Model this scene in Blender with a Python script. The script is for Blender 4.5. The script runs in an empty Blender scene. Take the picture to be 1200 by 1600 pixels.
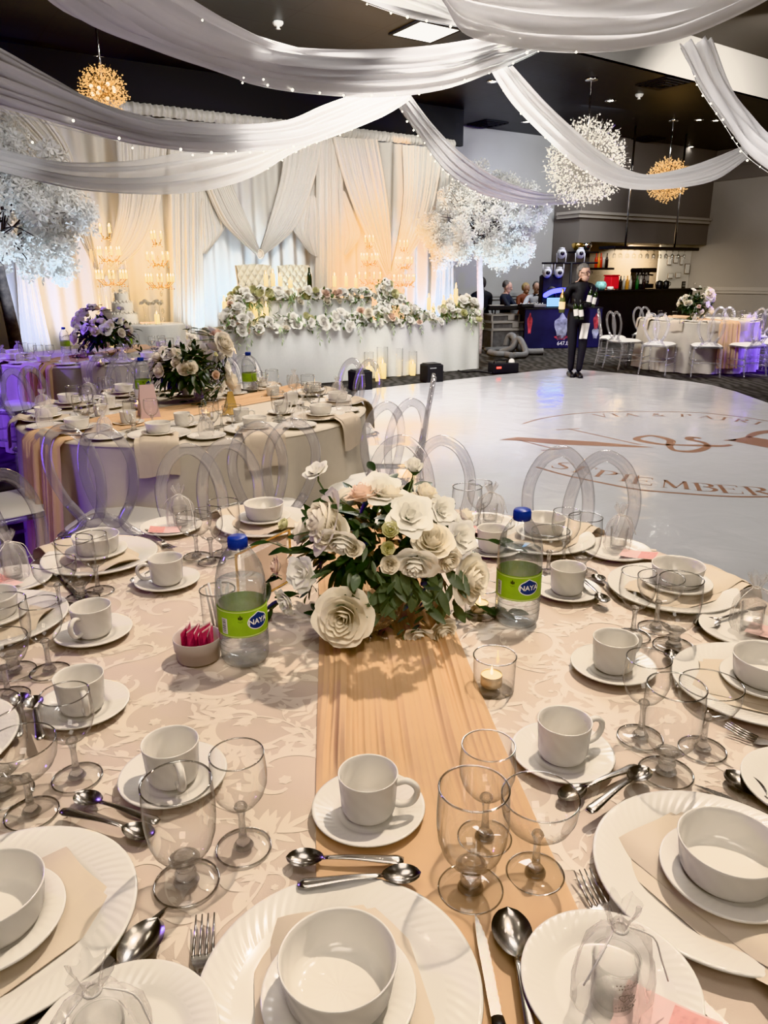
import bpy, bmesh, math, random
from mathutils import Vector, Matrix, Quaternion
PI = math.pi
R = math.radians
sc = bpy.context.scene
COL = sc.collection
rnd = random.Random(7)

# ------------------------------------------------------------------ camera
F_PX, PITCH, ROLL, CAM_H = 1152.66, 0.3085, -0.0063, 1.437
_cp, _sp = math.cos(PITCH), math.sin(PITCH)
FW = Vector((0, _cp, -_sp))
_up = Vector((0, _sp, _cp)); _r = Vector((1, 0, 0))
RT = math.cos(ROLL) * _r + math.sin(ROLL) * _up
UP = -math.sin(ROLL) * _r + math.cos(ROLL) * _up
EYE = Vector((0, 0, CAM_H))
def ray(px, py): return FW + RT * ((px - 600) / F_PX) - UP * ((py - 800) / F_PX)
def T(px, py, z=0.0):
    """world point at height z seen at photo pixel px,py"""
    d = ray(px, py); t = (z - CAM_H) / d.z
    v = EYE + d * t; v.z = z
    return v
def D(px, py, y):
    """world point at world distance y seen at px,py"""
    d = ray(px, py); return EYE + d * (y / d.y)
def ONPLANE(px, py, p0, n):
    d = ray(px, py); t = (p0 - EYE).dot(n) / d.dot(n); return EYE + d * t
cd = bpy.data.cameras.new('camera'); cam = bpy.data.objects.new('camera', cd); COL.objects.link(cam)
cd.sensor_fit = 'VERTICAL'; cd.sensor_height = 24.0; cd.sensor_width = 18.0; cd.lens = F_PX / 1600 * 24.0
cd.clip_start = 0.02; cd.clip_end = 200
m = Matrix.Identity(4)
for i in range(3): m[i][0], m[i][1], m[i][2], m[i][3] = RT[i], UP[i], -FW[i], EYE[i]
cam.matrix_world = m
sc.camera = cam

# ------------------------------------------------------------------ materials
def new_mat(name):
    mt = bpy.data.materials.new(name); mt.use_nodes = True
    nt = mt.node_tree
    for n in list(nt.nodes): nt.nodes.remove(n)
    out = nt.nodes.new('ShaderNodeOutputMaterial')
    return mt, nt, out
def N(nt, typ, **kw):
    n = nt.nodes.new(typ)
    for k, v in kw.items():
        if k in n.inputs.keys() if hasattr(n.inputs, 'keys') else False: n.inputs[k].default_value = v
        else: setattr(n, k, v)
    return n
def c4(c): return (c[0], c[1], c[2], 1.0)
def princ(name, col, rough=0.5, metal=0.0, noise=None, bump=None, sheen=0.0, emit=None, estr=0.0, coat=0.0, spec=0.5, coords='Object'):
    """noise=(scale, amount): value variation; bump=(scale, strength)"""
    mt, nt, out = new_mat(name)
    b = nt.nodes.new('ShaderNodeBsdfPrincipled')
    b.inputs['Base Color'].default_value = c4(col); b.inputs['Roughness'].default_value = rough
    b.inputs['Metallic'].default_value = metal
    b.inputs['Specular IOR Level'].default_value = spec
    if sheen: b.inputs['Sheen Weight'].default_value = sheen
    if coat: b.inputs['Coat Weight'].default_value = coat
    if emit: b.inputs['Emission Color'].default_value = c4(emit); b.inputs['Emission Strength'].default_value = estr
    nt.links.new(b.outputs[0], out.inputs[0])
    tc = nt.nodes.new('ShaderNodeTexCoord')
    if noise:
        nz = nt.nodes.new('ShaderNodeTexNoise'); nz.inputs['Scale'].default_value = noise[0]; nz.inputs['Detail'].default_value = 4
        nt.links.new(tc.outputs[coords], nz.inputs['Vector'])
        rp = nt.nodes.new('ShaderNodeValToRGB')
        a = noise[1]
        rp.color_ramp.elements[0].position = 0.3; rp.color_ramp.elements[1].position = 0.7
        rp.color_ramp.elements[0].color = c4([max(0, x * (1 - a)) for x in col]); rp.color_ramp.elements[1].color = c4([min(1, x * (1 + a)) for x in col])
        nt.links.new(nz.outputs['Fac'], rp.inputs[0]); nt.links.new(rp.outputs[0], b.inputs['Base Color'])
    if bump:
        nz = nt.nodes.new('ShaderNodeTexNoise'); nz.inputs['Scale'].default_value = bump[0]; nz.inputs['Detail'].default_value = 3
        nt.links.new(tc.outputs[coords], nz.inputs['Vector'])
        bp = nt.nodes.new('ShaderNodeBump'); bp.inputs['Strength'].default_value = bump[1]; bp.inputs['Distance'].default_value = 0.01
        nt.links.new(nz.outputs['Fac'], bp.inputs['Height']); nt.links.new(bp.outputs[0], b.inputs['Normal'])
    return mt
def fabric(name, col, trans=0.3, alpha=0.0, rough=0.8, noise=(30, 0.04)):
    """cloth: diffuse + translucent (+ weave see-through)"""
    mt, nt, out = new_mat(name)
    d = nt.nodes.new('ShaderNodeBsdfPrincipled'); d.inputs['Base Color'].default_value = c4(col); d.inputs['Roughness'].default_value = rough
    d.inputs['Specular IOR Level'].default_value = 0.2
    if noise:
        tc = nt.nodes.new('ShaderNodeTexCoord'); nz = nt.nodes.new('ShaderNodeTexNoise'); nz.inputs['Scale'].default_value = noise[0]
        nt.links.new(tc.outputs['Object'], nz.inputs['Vector'])
        rp = nt.nodes.new('ShaderNodeValToRGB'); a = noise[1]
        rp.color_ramp.elements[0].color = c4([x * (1 - a) for x in col]); rp.color_ramp.elements[1].color = c4([min(1, x * (1 + a)) for x in col])
        nt.links.new(nz.outputs['Fac'], rp.inputs[0]); nt.links.new(rp.outputs[0], d.inputs['Base Color'])
    t = nt.nodes.new('ShaderNodeBsdfTranslucent'); t.inputs['Color'].default_value = c4(col)
    mx = nt.nodes.new('ShaderNodeMixShader'); mx.inputs[0].default_value = trans
    nt.links.new(d.outputs[0], mx.inputs[1]); nt.links.new(t.outputs[0], mx.inputs[2])
    last = mx
    if alpha:
        tp = nt.nodes.new('ShaderNodeBsdfTransparent')
        m2 = nt.nodes.new('ShaderNodeMixShader'); m2.inputs[0].default_value = alpha
        nt.links.new(mx.outputs[0], m2.inputs[1]); nt.links.new(tp.outputs[0], m2.inputs[2]); last = m2
    nt.links.new(last.outputs[0], out.inputs[0])
    return mt
def thin_glass(name, tint=(0.97, 0.975, 0.97), edge=(0.45, 0.45, 0.44), gloss=0.9, power=3.0, base=0.05, rough=0.02, body=None):
    """thin clear wall: see-through, darker and more reflective at grazing angles"""
    mt, nt, out = new_mat(name)
    lw = nt.nodes.new('ShaderNodeLayerWeight'); lw.inputs['Blend'].default_value = 0.5
    pw = nt.nodes.new('ShaderNodeMath'); pw.operation = 'POWER'; pw.inputs[1].default_value = power
    nt.links.new(lw.outputs['Facing'], pw.inputs[0])
    mc = nt.nodes.new('ShaderNodeMix'); mc.data_type = 'RGBA'
    mc.inputs[6].default_value = c4(tint); mc.inputs[7].default_value = c4(edge)
    nt.links.new(pw.outputs[0], mc.inputs[0])
    tp = nt.nodes.new('ShaderNodeBsdfTransparent'); nt.links.new(mc.outputs[2], tp.inputs[0])
    gl = nt.nodes.new('ShaderNodeBsdfGlossy'); gl.inputs['Roughness'].default_value = rough; gl.inputs['Color'].default_value = (1, 1, 1, 1)
    ml = nt.nodes.new('ShaderNodeMath'); ml.operation = 'MULTIPLY_ADD'; ml.inputs[1].default_value = gloss * 0.5; ml.inputs[2].default_value = base
    nt.links.new(pw.outputs[0], ml.inputs[0])
    mx = nt.nodes.new('ShaderNodeMixShader'); nt.links.new(ml.outputs[0], mx.inputs[0])
    nt.links.new(tp.outputs[0], mx.inputs[1]); nt.links.new(gl.outputs[0], mx.inputs[2])
    last = mx
    if body:
        df = nt.nodes.new('ShaderNodeBsdfDiffuse'); df.inputs[0].default_value = c4(body[0])
        m2 = nt.nodes.new('ShaderNodeMixShader'); m2.inputs[0].default_value = body[1]
        nt.links.new(mx.outputs[0], m2.inputs[1]); nt.links.new(df.outputs[0], m2.inputs[2]); last = m2
    nt.links.new(last.outputs[0], out.inputs[0])
    return mt
def solid_glass(name, col=(0.98, 0.985, 0.98), ior=1.45, rough=0.0):
    mt, nt, out = new_mat(name)
    g = nt.nodes.new('ShaderNodeBsdfGlass'); g.inputs['Color'].default_value = c4(col); g.inputs['IOR'].default_value = ior; g.inputs['Roughness'].default_value = rough
    tp = nt.nodes.new('ShaderNodeBsdfTransparent'); tp.inputs[0].default_value = (0.95, 0.95, 0.95, 1)
    mx = nt.nodes.new('ShaderNodeMixShader'); mx.inputs[0].default_value = 0.45
    nt.links.new(g.outputs[0], mx.inputs[1]); nt.links.new(tp.outputs[0], mx.inputs[2])
    nt.links.new(mx.outputs[0], out.inputs[0]); return mt
def emis(name, col, s, sample=False):
    mt, nt, out = new_mat(name)
    e = nt.nodes.new('ShaderNodeEmission'); e.inputs[0].default_value = c4(col); e.inputs[1].default_value = s
    nt.links.new(e.outputs[0], out.inputs[0])
    if not sample:
        try: mt.cycles.emission_sampling = 'NONE'
        except Exception: pass
    return mt
def swirl_porcelain(name, col, n, kr, kz, strength, rmin=0.0):
    """glazed china with fluted swirl relief around the object's own axis"""
    mt, nt, out = new_mat(name)
    b = nt.nodes.new('ShaderNodeBsdfPrincipled'); b.inputs['Base Color'].default_value = c4(col); b.inputs['Roughness'].default_value = 0.16
    b.inputs['Coat Weight'].default_value = 0.25; b.inputs['Coat Roughness'].default_value = 0.06
    tc = nt.nodes.new('ShaderNodeTexCoord'); sp = nt.nodes.new('ShaderNodeSeparateXYZ'); nt.links.new(tc.outputs['Object'], sp.inputs[0])
    def M(op, a, bb=None):
        x = nt.nodes.new('ShaderNodeMath'); x.operation = op
        for i, v in enumerate((a, bb)):
            if v is None: continue
            if isinstance(v, (int, float)): x.inputs[i].default_value = v
            else: nt.links.new(v, x.inputs[i])
        return x.outputs[0]
    th = M('ARCTAN2', sp.outputs[1], sp.outputs[0])
    rr = M('SQRT', M('ADD', M('MULTIPLY', sp.outputs[0], sp.outputs[0]), M('MULTIPLY', sp.outputs[1], sp.outputs[1])))
    ph = M('ADD', M('MULTIPLY', th, float(n)), M('ADD', M('MULTIPLY', rr, kr), M('MULTIPLY', sp.outputs[2], kz)))
    s = M('SINE', ph)
    if rmin: s = M('MULTIPLY', s, M('GREATER_THAN', rr, rmin))
    bp = nt.nodes.new('ShaderNodeBump'); bp.inputs['Strength'].default_value = strength; bp.inputs['Distance'].default_value = 0.002
    nt.links.new(s, bp.inputs['Height']); nt.links.new(bp.outputs[0], b.inputs['Normal'])
    nt.links.new(b.outputs[0], out.inputs[0])
    return mt

CHINA = (0.79, 0.755, 0.70)
M = {}
M['charger'] = swirl_porcelain('charger_china', CHINA, 64, 420, 0, 0.10, 0.104)
M['bowl'] = swirl_porcelain('bowl_china', CHINA, 14, 0, 260, 0.08)
M['plain'] = swirl_porcelain('plate_china', CHINA, 40, 200, 0, 0.06, 0.05)
M['cup'] = swirl_porcelain('cup_china', CHINA, 9, 0, 260, 0.10)
M['china'] = princ('china', CHINA, 0.16, coat=0.25)
M['glass'] = thin_glass('clear_glass', tint=(.993,.993,.99), edge=(0.20, 0.19, 0.18), power=3.4, base=0.045, gloss=1.1)
M['glass_solid'] = solid_glass('stem_glass')
M['glass_ring'] = thin_glass('rim_glass', tint=(.80,.80,.79), edge=(.16,.155,.15), power=1.3, base=.22, gloss=.9)
M['acrylic'] = thin_glass('clear_acrylic', tint=(0.97, 0.965, 0.975), edge=(0.10, 0.095, 0.11), power=2.8, base=0.11, gloss=1.3, rough=0.05, body=((0.93, 0.91, 0.94), 0.11))
M['steel'] = princ('cutlery_steel', (0.66, 0.63, 0.60), 0.2, 1.0)
M['black_plastic'] = princ('black_plastic', (0.015, 0.015, 0.017), 0.35)
M['matte_black'] = princ('matte_black', (0.012, 0.012, 0.014), 0.7)
M['cloth'] = princ('damask_ground', (0.58, 0.475, 0.395), 0.62, noise=(6, 0.04), bump=(500, 0.05), sheen=0.2)
M['cloth_fig'] = princ('damask_figure', (0.73, 0.63, 0.53), 0.42, noise=(9, 0.03), sheen=0.3)
M['skirt'] = fabric('ivory_table_skirt', (0.66, 0.60, 0.51), 0.1)
M['napkin'] = fabric('ivory_napkin', (0.68, 0.585, 0.475), 0.12, rough=0.5)
M['runner'] = fabric('peach_gauze', (0.80, 0.56, 0.36), 0.25, alpha=0.06)
M['cushion'] = princ('white_vinyl', (0.80, 0.78, 0.74), 0.45, bump=(40, 0.05))
M['white_cloth'] = fabric('white_table_cloth', (0.80, 0.80, 0.77), 0.15)
M['drape'] = fabric('ivory_sheer_drape', (0.80, 0.77, 0.71), 0.35, noise=(3, 0.03))
M['swag'] = fabric('white_ceiling_sheer', (0.76, 0.745, 0.74), 0.45, alpha=0.08, noise=(4, 0.04))
M['swag_thin'] = fabric('white_thin_sheer', (0.74, 0.725, 0.71), 0.45, alpha=0.3, noise=(4, 0.04))
M['organza'] = thin_glass('organza', tint=(0.985, 0.98, 0.97), edge=(0.9, 0.88, 0.86), power=2, gloss=0.15, base=0.015, rough=0.3, body=((0.95, 0.91, 0.88), 0.22))
M['petal'] = fabric('ivory_petal', (0.96, 0.90, 0.78), 0.25, rough=0.6, noise=(60, 0.03))
M['petal_white'] = fabric('white_petal', (0.96, 0.935, 0.87), 0.25, rough=0.6, noise=(60, 0.03))
M['petal_blush'] = fabric('blush_petal', (0.90, 0.72, 0.60), 0.3, rough=0.6, noise=(60, 0.03))
M['petal_green'] = fabric('greenish_bud_petal', (0.76, 0.74, 0.48), 0.3, rough=0.6)
M['leaf'] = princ('dark_green_leaf', (0.022, 0.042, 0.018), 0.38, noise=(25, 0.4))
M['leaf2'] = princ('grey_green_leaf', (0.075, 0.105, 0.06), 0.5, noise=(25, 0.3))
M['flame'] = emis('candle_flame', (1.0, 0.68, 0.25), 14)
M['flame_far'] = emis('candle_flame_far', (1.0, 0.66, 0.22), 16)
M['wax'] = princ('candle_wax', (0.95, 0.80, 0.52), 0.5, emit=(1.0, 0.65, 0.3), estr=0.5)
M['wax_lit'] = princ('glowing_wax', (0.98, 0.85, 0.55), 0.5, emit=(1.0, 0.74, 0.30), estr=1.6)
M['gold'] = princ('gold_metal', (0.85, 0.6, 0.25), 0.25, 1.0)
M['chrome'] = princ('chrome', (0.8, 0.8, 0.8), 0.12, 1.0)
M['blush_card'] = princ('blush_card', (0.80, 0.62, 0.50), 0.7)
M['pink_card'] = princ('coral_card', (0.80, 0.36, 0.32), 0.6, noise=(140, 0.35))
M['pink_pale'] = princ('pale_pink_card', (0.86, 0.60, 0.56), 0.6, noise=(120, 0.12))
M['bark'] = princ('dark_bark', (0.06, 0.045, 0.04), 0.9, noise=(20, 0.4), bump=(30, 0.5))
M['bark_pale'] = princ('pale_bark', (0.52, 0.44, 0.44), 0.8, noise=(18, 0.35), bump=(30, 0.4))
M['blossom'] = fabric('white_blossom', (0.84, 0.83, 0.80), 0.35)
M['fairy'] = emis('fairy_bulb', (1.0, 0.93, 0.78), 12)
M['wire'] = princ('clear_wire', (0.6, 0.6, 0.58), 0.5)

# ------------------------------------------------------------------ mesh builder
class MB:
    def __init__(s): s.v = []; s.f = []; s.m = []; s.mi = 0; s.M = Matrix.Identity(4)
    def V(s, p): s.v.append(s.M @ Vector(p)); return len(s.v) - 1
    def F(s, ids): s.f.append(tuple(ids)); s.m.append(s.mi)
    def grid(s, fn, nu, nv, closeu=False):
        """fn(u,v) u,v in 0..1 -> point"""
        n = nu if closeu else nu + 1
        b = len(s.v)
        for j in range(nv + 1):
            for i in range(n): s.V(fn(i / nu, j / nv))
        for j in range(nv):
            for i in range(nu):
                a = b + j * n + i; c = b + j * n + (i + 1) % n
                s.F((a, c, c + n, a + n))
    def lathe(s, prof, seg=32, o=(0, 0, 0)):
        b = len(s.v); n = len(prof)
        for (r, z) in prof:
            for i in range(seg):
                a = 2 * PI * i / seg; s.V((o[0] + r * math.cos(a), o[1] + r * math.sin(a), o[2] + z))
        for j in range(n - 1):
            for i in range(seg):
                k = (i + 1) % seg
                s.F((b + j * seg + i, b + j * seg + k, b + (j + 1) * seg + k, b + (j + 1) * seg + i))
        if prof[0][0] > 1e-5 and s.caps: s.F([b + i for i in range(seg)][::-1])
        if prof[-1][0] > 1e-5 and s.caps: s.F([b + (n - 1) * seg + i for i in range(seg)])
    caps = False
    def box(s, c, d, rz=0.0, bev=0.0):
        """box centre c, full size d; optional chamfer on vertical and horizontal edges"""
        hx, hy, hz = d[0] / 2, d[1] / 2, d[2] / 2
        ca, sa = math.cos(rz), math.sin(rz)
        def P(x, y, z): return (c[0] + x * ca - y * sa, c[1] + x * sa + y * ca, c[2] + z)
        if bev <= 0:
            ids = [s.V(P(x, y, z)) for z in (-hz, hz) for x, y in ((-hx, -hy), (hx, -hy), (hx, hy), (-hx, hy))]
            for q in ((3, 2, 1, 0), (4, 5, 6, 7), (0, 1, 5, 4), (1, 2, 6, 5), (2, 3, 7, 6), (3, 0, 4, 7)): s.F([ids[i] for i in q])
            return
        e = min(bev, hx * .9, hy * .9, hz * .9)
        rings = []
        for (z, ins) in ((-hz, e), (-hz + e, 0), (hz - e, 0), (hz, e)):
            x, y = hx - ins, hy - ins
            k = e * (0.6 if ins == 0 else 0.3)
            pts = [(-x + k, -y), (x - k, -y), (x, -y + k), (x, y - k), (x - k, y), (-x + k, y), (-x, y - k), (-x, -y + k)]
            rings.append([s.V(P(px, py, z)) for px, py in pts])
        for a, b in zip(rings, rings[1:]):
            for i in range(8): s.F((a[i], a[(i + 1) % 8], b[(i + 1) % 8], b[i]))
        s.F(rings[0][::-1]); s.F(rings[-1])
    def tube(s, pts, r, seg=8, closed=False, flat=None, cap=True, sq=1.0):
        """tube along points; r number or list; flat=(axis vector, in-plane factor) squashes along axis"""
        pts = [Vector(p) for p in pts]; n = len(pts)
        rs = r if isinstance(r, (list, tuple)) else [r] * n
        b = len(s.v); ref = None
        for i, p in enumerate(pts):
            if closed: t = pts[(i + 1) % n] - pts[i - 1]
            else: t = pts[min(i + 1, n - 1)] - pts[max(i - 1, 0)]
            t.normalize()
            if flat:
                ax = Vector(flat[0]).normalized(); side = t.cross(ax).normalized(); ax2 = side.cross(t).normalized()
                e1, e2, k1, k2 = side, ax2, 1.0, flat[1]
            else:
                if ref is None: ref = Vector((0, 0, 1)) if abs(t.z) < 0.9 else Vector((1, 0, 0))
                e1 = t.cross(ref).normalized(); e2 = e1.cross(t).normalized(); ref = e2; k1 = k2 = 1.0
            for k in range(seg):
                a = 2 * PI * (k + 0.5) / seg; ca, sa = math.cos(a), math.sin(a)
                if sq != 1.0: ca = math.copysign(abs(ca) ** sq, ca); sa = math.copysign(abs(sa) ** sq, sa)
                s.V(p + e1 * (ca * rs[i] * k1) + e2 * (sa * rs[i] * k2))
        m_ = n if closed else n - 1
        for i in range(m_):
            for k in range(seg):
                a = b + i * seg + k; c = b + i * seg + (k + 1) % seg
                d = b + ((i + 1) % n) * seg
                s.F((a, c, d + (k + 1) % seg, d + k))
        if not closed and cap:
            s.F([b + k for k in range(seg)][::-1]); s.F([b + (n - 1) * seg + k for k in range(seg)])
    def ball(s, c, r, seg=10, ring=6, sc_=(1, 1, 1)):
        b = len(s.v); c = Vector(c)
        top = s.V(c + Vector((0, 0, r * sc_[2]))); 
        for j in range(1, ring):
            ph = PI * j / ring
            for i in range(seg):
                a = 2 * PI * i / seg
                s.V(c + Vector((r * sc_[0] * math.sin(ph) * math.cos(a), r * sc_[1] * math.sin(ph) * math.sin(a), r * sc_[2] * math.cos(ph))))
        bot = s.V(c - Vector((0, 0, r * sc_[2])))
        for i in range(seg):
            s.F((top, b + 1 + i, b + 1 + (i + 1) % seg)); q = b + 1 + (ring - 2) * seg
            s.F((bot, q + (i + 1) % seg, q + i))
        for j in range(ring - 2):
            for i in range(seg):
                a = b + 1 + j * seg
                s.F((a + i, a + seg + i, a + seg + (i + 1) % seg, a + (i + 1) % seg))
    def poly(s, pts): s.F([s.V(p) for p in pts])
    def build(s, name, mats, parent=None, smooth=True, loc=None, rz=None):
        me = bpy.data.meshes.new(name)
        me.from_pydata([tuple(v) for v in s.v], [], s.f)
        if not isinstance(mats, (list, tuple)): mats = [mats]
        for mm in mats: me.materials.append(mm)
        if len(mats) > 1: me.polygons.foreach_set('material_index', s.m)
        if smooth: me.polygons.foreach_set('use_smooth', [True] * len(me.polygons))
        me.update()
        o = bpy.data.objects.new(name, me); COL.objects.link(o)
        if smooth == 'auto':
            try: me.set_sharp_from_angle(angle=R(40))
            except Exception: pass
        if parent is not None: o.parent = parent
        if loc is not None: o.location = loc
        if rz is not None: o.rotation_euler = (0, 0, rz)
        return o

def tag(o, label, cat, group=None, kind=None):
    o['label'] = label; o['category'] = cat
    if group: o['group'] = group
    if kind: o['kind'] = kind
    return o
def struct(o): o['kind'] = 'structure'; return o
def thing(name, label, cat, loc=(0, 0, 0), rz=0.0, group=None):
    o = bpy.data.objects.new(name, None); COL.objects.link(o); o.empty_display_size = 0.05
    o.location = loc; o.rotation_euler = (0, 0, rz)
    return tag(o, label, cat, group)
_USED = set()
def dup(root, loc, rz=0.0, label=None, group=None, scale=None, rot=None):
    """copy of a thing with its parts; the first call moves the source itself"""
    if root.name not in _USED:
        _USED.add(root.name); r = root
    else:
        r = root.copy(); COL.objects.link(r)
        for ch in list(root.children):
            c = ch.copy(); COL.objects.link(c); c.parent = r; c.matrix_parent_inverse = ch.matrix_parent_inverse.copy()
            for g in list(ch.children):
                d = g.copy(); COL.objects.link(d); d.parent = c
    r.location = loc; r.rotation_euler = rot if rot is not None else (0, 0, rz)
    if scale: r.scale = scale if isinstance(scale, (tuple, list)) else (scale,) * 3
    if label: r['label'] = label
    if group: r['group'] = group
    return r
def cat_rom(pts, n):
    pts = [Vector(p) for p in pts]; out = []
    m_ = len(pts) - 1
    for k in range(n + 1):
        t = k / n * m_; i = min(int(t), m_ - 1); f = t - i
        p0 = pts[max(i - 1, 0)]; p1 = pts[i]; p2 = pts[i + 1]; p3 = pts[min(i + 2, m_)]
        out.append(0.5 * ((2 * p1) + (p2 - p0) * f + (2 * p0 - 5 * p1 + 4 * p2 - p3) * f * f + (3 * p1 - p0 - 3 * p2 + p3) * f ** 3))
    return out
def text_part(s, name, size, mat, parent, mtx, align='CENTER', ext=0.0003):
    cu = bpy.data.curves.new('lettering', 'FONT'); cu.body = s; cu.size = size; cu.align_x = align; cu.align_y = 'CENTER'; cu.extrude = ext; cu.resolution_u = 4
    ob = bpy.data.objects.new('lettering', cu); COL.objects.link(ob)
    me = bpy.data.meshes.new_from_object(ob.evaluated_get(bpy.context.evaluated_depsgraph_get()))
    bpy.data.objects.remove(ob); 
    me.materials.clear(); me.materials.append(mat)
    o = bpy.data.objects.new(name, me); COL.objects.link(o)
    o.parent = parent; o.matrix_local = mtx
    return o
def frame_mtx(origin, z, x=None):
    z = Vector(z).normalized(); x = Vector(x if x is not None else (1, 0, 0)); x = (x - z * x.dot(z)).normalized(); y = z.cross(x)
    m_ = Matrix.Identity(4)
    for i in range(3): m_[i][0], m_[i][1], m_[i][2], m_[i][3] = x[i], y[i], z[i], origin[i]
    return m_
# ------------------------------------------------------------------ room shell
SL = 0.663                                    # the room stands turned against the camera
DIR = Vector((1, SL, 0)).normalized()         # along the head-table wall
NRM = Vector((DIR.y, -DIR.x, 0))              # from that wall into the room
ANG = math.atan2(DIR.y, DIR.x)
ZC = 4.5
def wallpt(u, yb, z=0.0):
    """point on the line y = yb + SL x at viewing slope u = x / y"""
    y = yb / (1 - SL * u); return Vector((u * y, y, z))
def pxu(px): return (px - 600) / F_PX / 0.9528
YB_WALL, YB_DRAPE, YB_BULK, YB_BAR = 16.3, 14.6, 15.3, 13.84

def wall_mat(name, col):
    return princ(name, col, 0.85, noise=(1.2, 0.03), bump=(60, 0.03))
m_wall = wall_mat('grey_paint', (0.40, 0.40, 0.40))
m_wall_warm = wall_mat('taupe_paint', (0.30, 0.275, 0.25))
m_trim = princ('taupe_trim', (0.36, 0.33, 0.30), 0.55)
def carpet():
    mt, nt, out = new_mat('charcoal_carpet')
    b = nt.nodes.new('ShaderNodeBsdfPrincipled'); b.inputs['Roughness'].default_value = 0.95; b.inputs['Specular IOR Level'].default_value = 0.1
    tc = nt.nodes.new('ShaderNodeTexCoord'); vo = nt.nodes.new('ShaderNodeTexVoronoi'); vo.inputs['Scale'].default_value = 3.0
    wv = nt.nodes.new('ShaderNodeTexWave'); wv.inputs['Scale'].default_value = 2.2; wv.inputs['Distortion'].default_value = 9; wv.inputs['Detail'].default_value = 3
    nt.links.new(tc.outputs['Object'], vo.inputs['Vector']); nt.links.new(tc.outputs['Object'], wv.inputs['Vector'])
    mx = nt.nodes.new('ShaderNodeMath'); mx.operation = 'MULTIPLY'; nt.links.new(vo.outputs['Distance'], mx.inputs[0]); nt.links.new(wv.outputs['Fac'], mx.inputs[1])
    rp = nt.nodes.new('ShaderNodeValToRGB'); rp.color_ramp.elements[0].color = (0.045, 0.043, 0.041, 1); rp.color_ramp.elements[1].color = (0.090, 0.086, 0.081, 1); rp.color_ramp.elements[1].position = 0.5
    nt.links.new(mx.outputs[0], rp.inputs[0]); nt.links.new(rp.outputs[0], b.inputs['Base Color']); nt.links.new(b.outputs[0], out.inputs[0]); return mt
def tile_ceiling():
    mt, nt, out = new_mat('black_ceiling_tile')
    b = nt.nodes.new('ShaderNodeBsdfPrincipled'); b.inputs['Roughness'].default_value = 0.42
    tc = nt.nodes.new('ShaderNodeTexCoord'); mp = nt.nodes.new('ShaderNodeMapping'); mp.inputs['Rotation'].default_value = (0, 0, -ANG)
    br = nt.nodes.new('ShaderNodeTexBrick'); br.offset = 0.0; br.inputs['Scale'].default_value = 1.0; br.inputs['Brick Width'].default_value = 1.22; br.inputs['Row Height'].default_value = 0.61
    br.inputs['Mortar Size'].default_value = 0.012; br.inputs['Color1'].default_value = (0.013, 0.0135, 0.016, 1); br.inputs['Color2'].default_value = (0.016, 0.0165, 0.019, 1); br.inputs['Mortar'].default_value = (0.006, 0.006, 0.007, 1)
    nt.links.new(tc.outputs['Object'], mp.inputs[0]); nt.links.new(mp.outputs[0], br.inputs['Vector']); nt.links.new(br.outputs['Color'], b.inputs['Base Color'])
    nt.links.new(b.outputs[0], out.inputs[0]); return mt
g = MB(); g.poly([(-14, -5, 0), (22, -5, 0), (22, 32, 0), (-14, 32, 0)]); struct(g.build('floor', carpet(), smooth=False))
# black ceiling beyond the step, higher tray on the near side
a_ = T(868, 72, ZC); b_ = T(1200, 155, ZC); ld = (b_ - a_); ld.z = 0; ld.normalize()
s0 = a_ - ld * 14; s1 = a_ + ld * 14
nb = Vector((-ld.y, ld.x, 0))
g = MB(); g.poly([s0, s1, s1 + nb * 24, s0 + nb * 24]); struct(g.build('ceiling', tile_ceiling(), smooth=False))
g = MB(); g.poly([s0 + Vector((0, 0, .62)), s1 + Vector((0, 0, .62)), s1 - nb * 22 + Vector((0, 0, .62)), s0 - nb * 22 + Vector((0, 0, .62))])
struct(g.build('ceiling_tray', princ('brown_ceiling', (0.075, 0.067, 0.058), 0.8, bump=(40, 0.1)), smooth=False))
g = MB(); g.box(tuple((s0 + s1) / 2 + nb * 0.04 + Vector((0, 0, .31))), (28, .08, .62), math.atan2(ld.y, ld.x)); struct(g.build('trim_1', princ('white_fascia', (0.62, 0.61, 0.58), 0.7, emit=(1, .97, .9), estr=0.0), smooth=False))
# walls
def wallquad(p, q, z0=0, z1=ZC + .7):
    g = MB(); g.poly([(p.x, p.y, z0), (q.x, q.y, z0), (q.x, q.y, z1), (p.x, p.y, z1)]); return g
wb0 = wallpt(-0.72, YB_WALL); wcorner = wallpt(0.414, YB_BULK)
RW = Vector((0.55, -0.835, 0)).normalized()
wb1 = wcorner - RW * 0.84
struct(wallquad(wb0, wb1).build('wall_back', m_wall, smooth=False))
struct(wallquad(wb1, wcorner + RW * 20).build('wall_right', m_wall_warm, smooth=False))
struct(wallquad(Vector((-7.6, -4, 0)), Vector((wb0.x, wb0.y, 0))).build('wall_left', m_wall, smooth=False))
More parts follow.
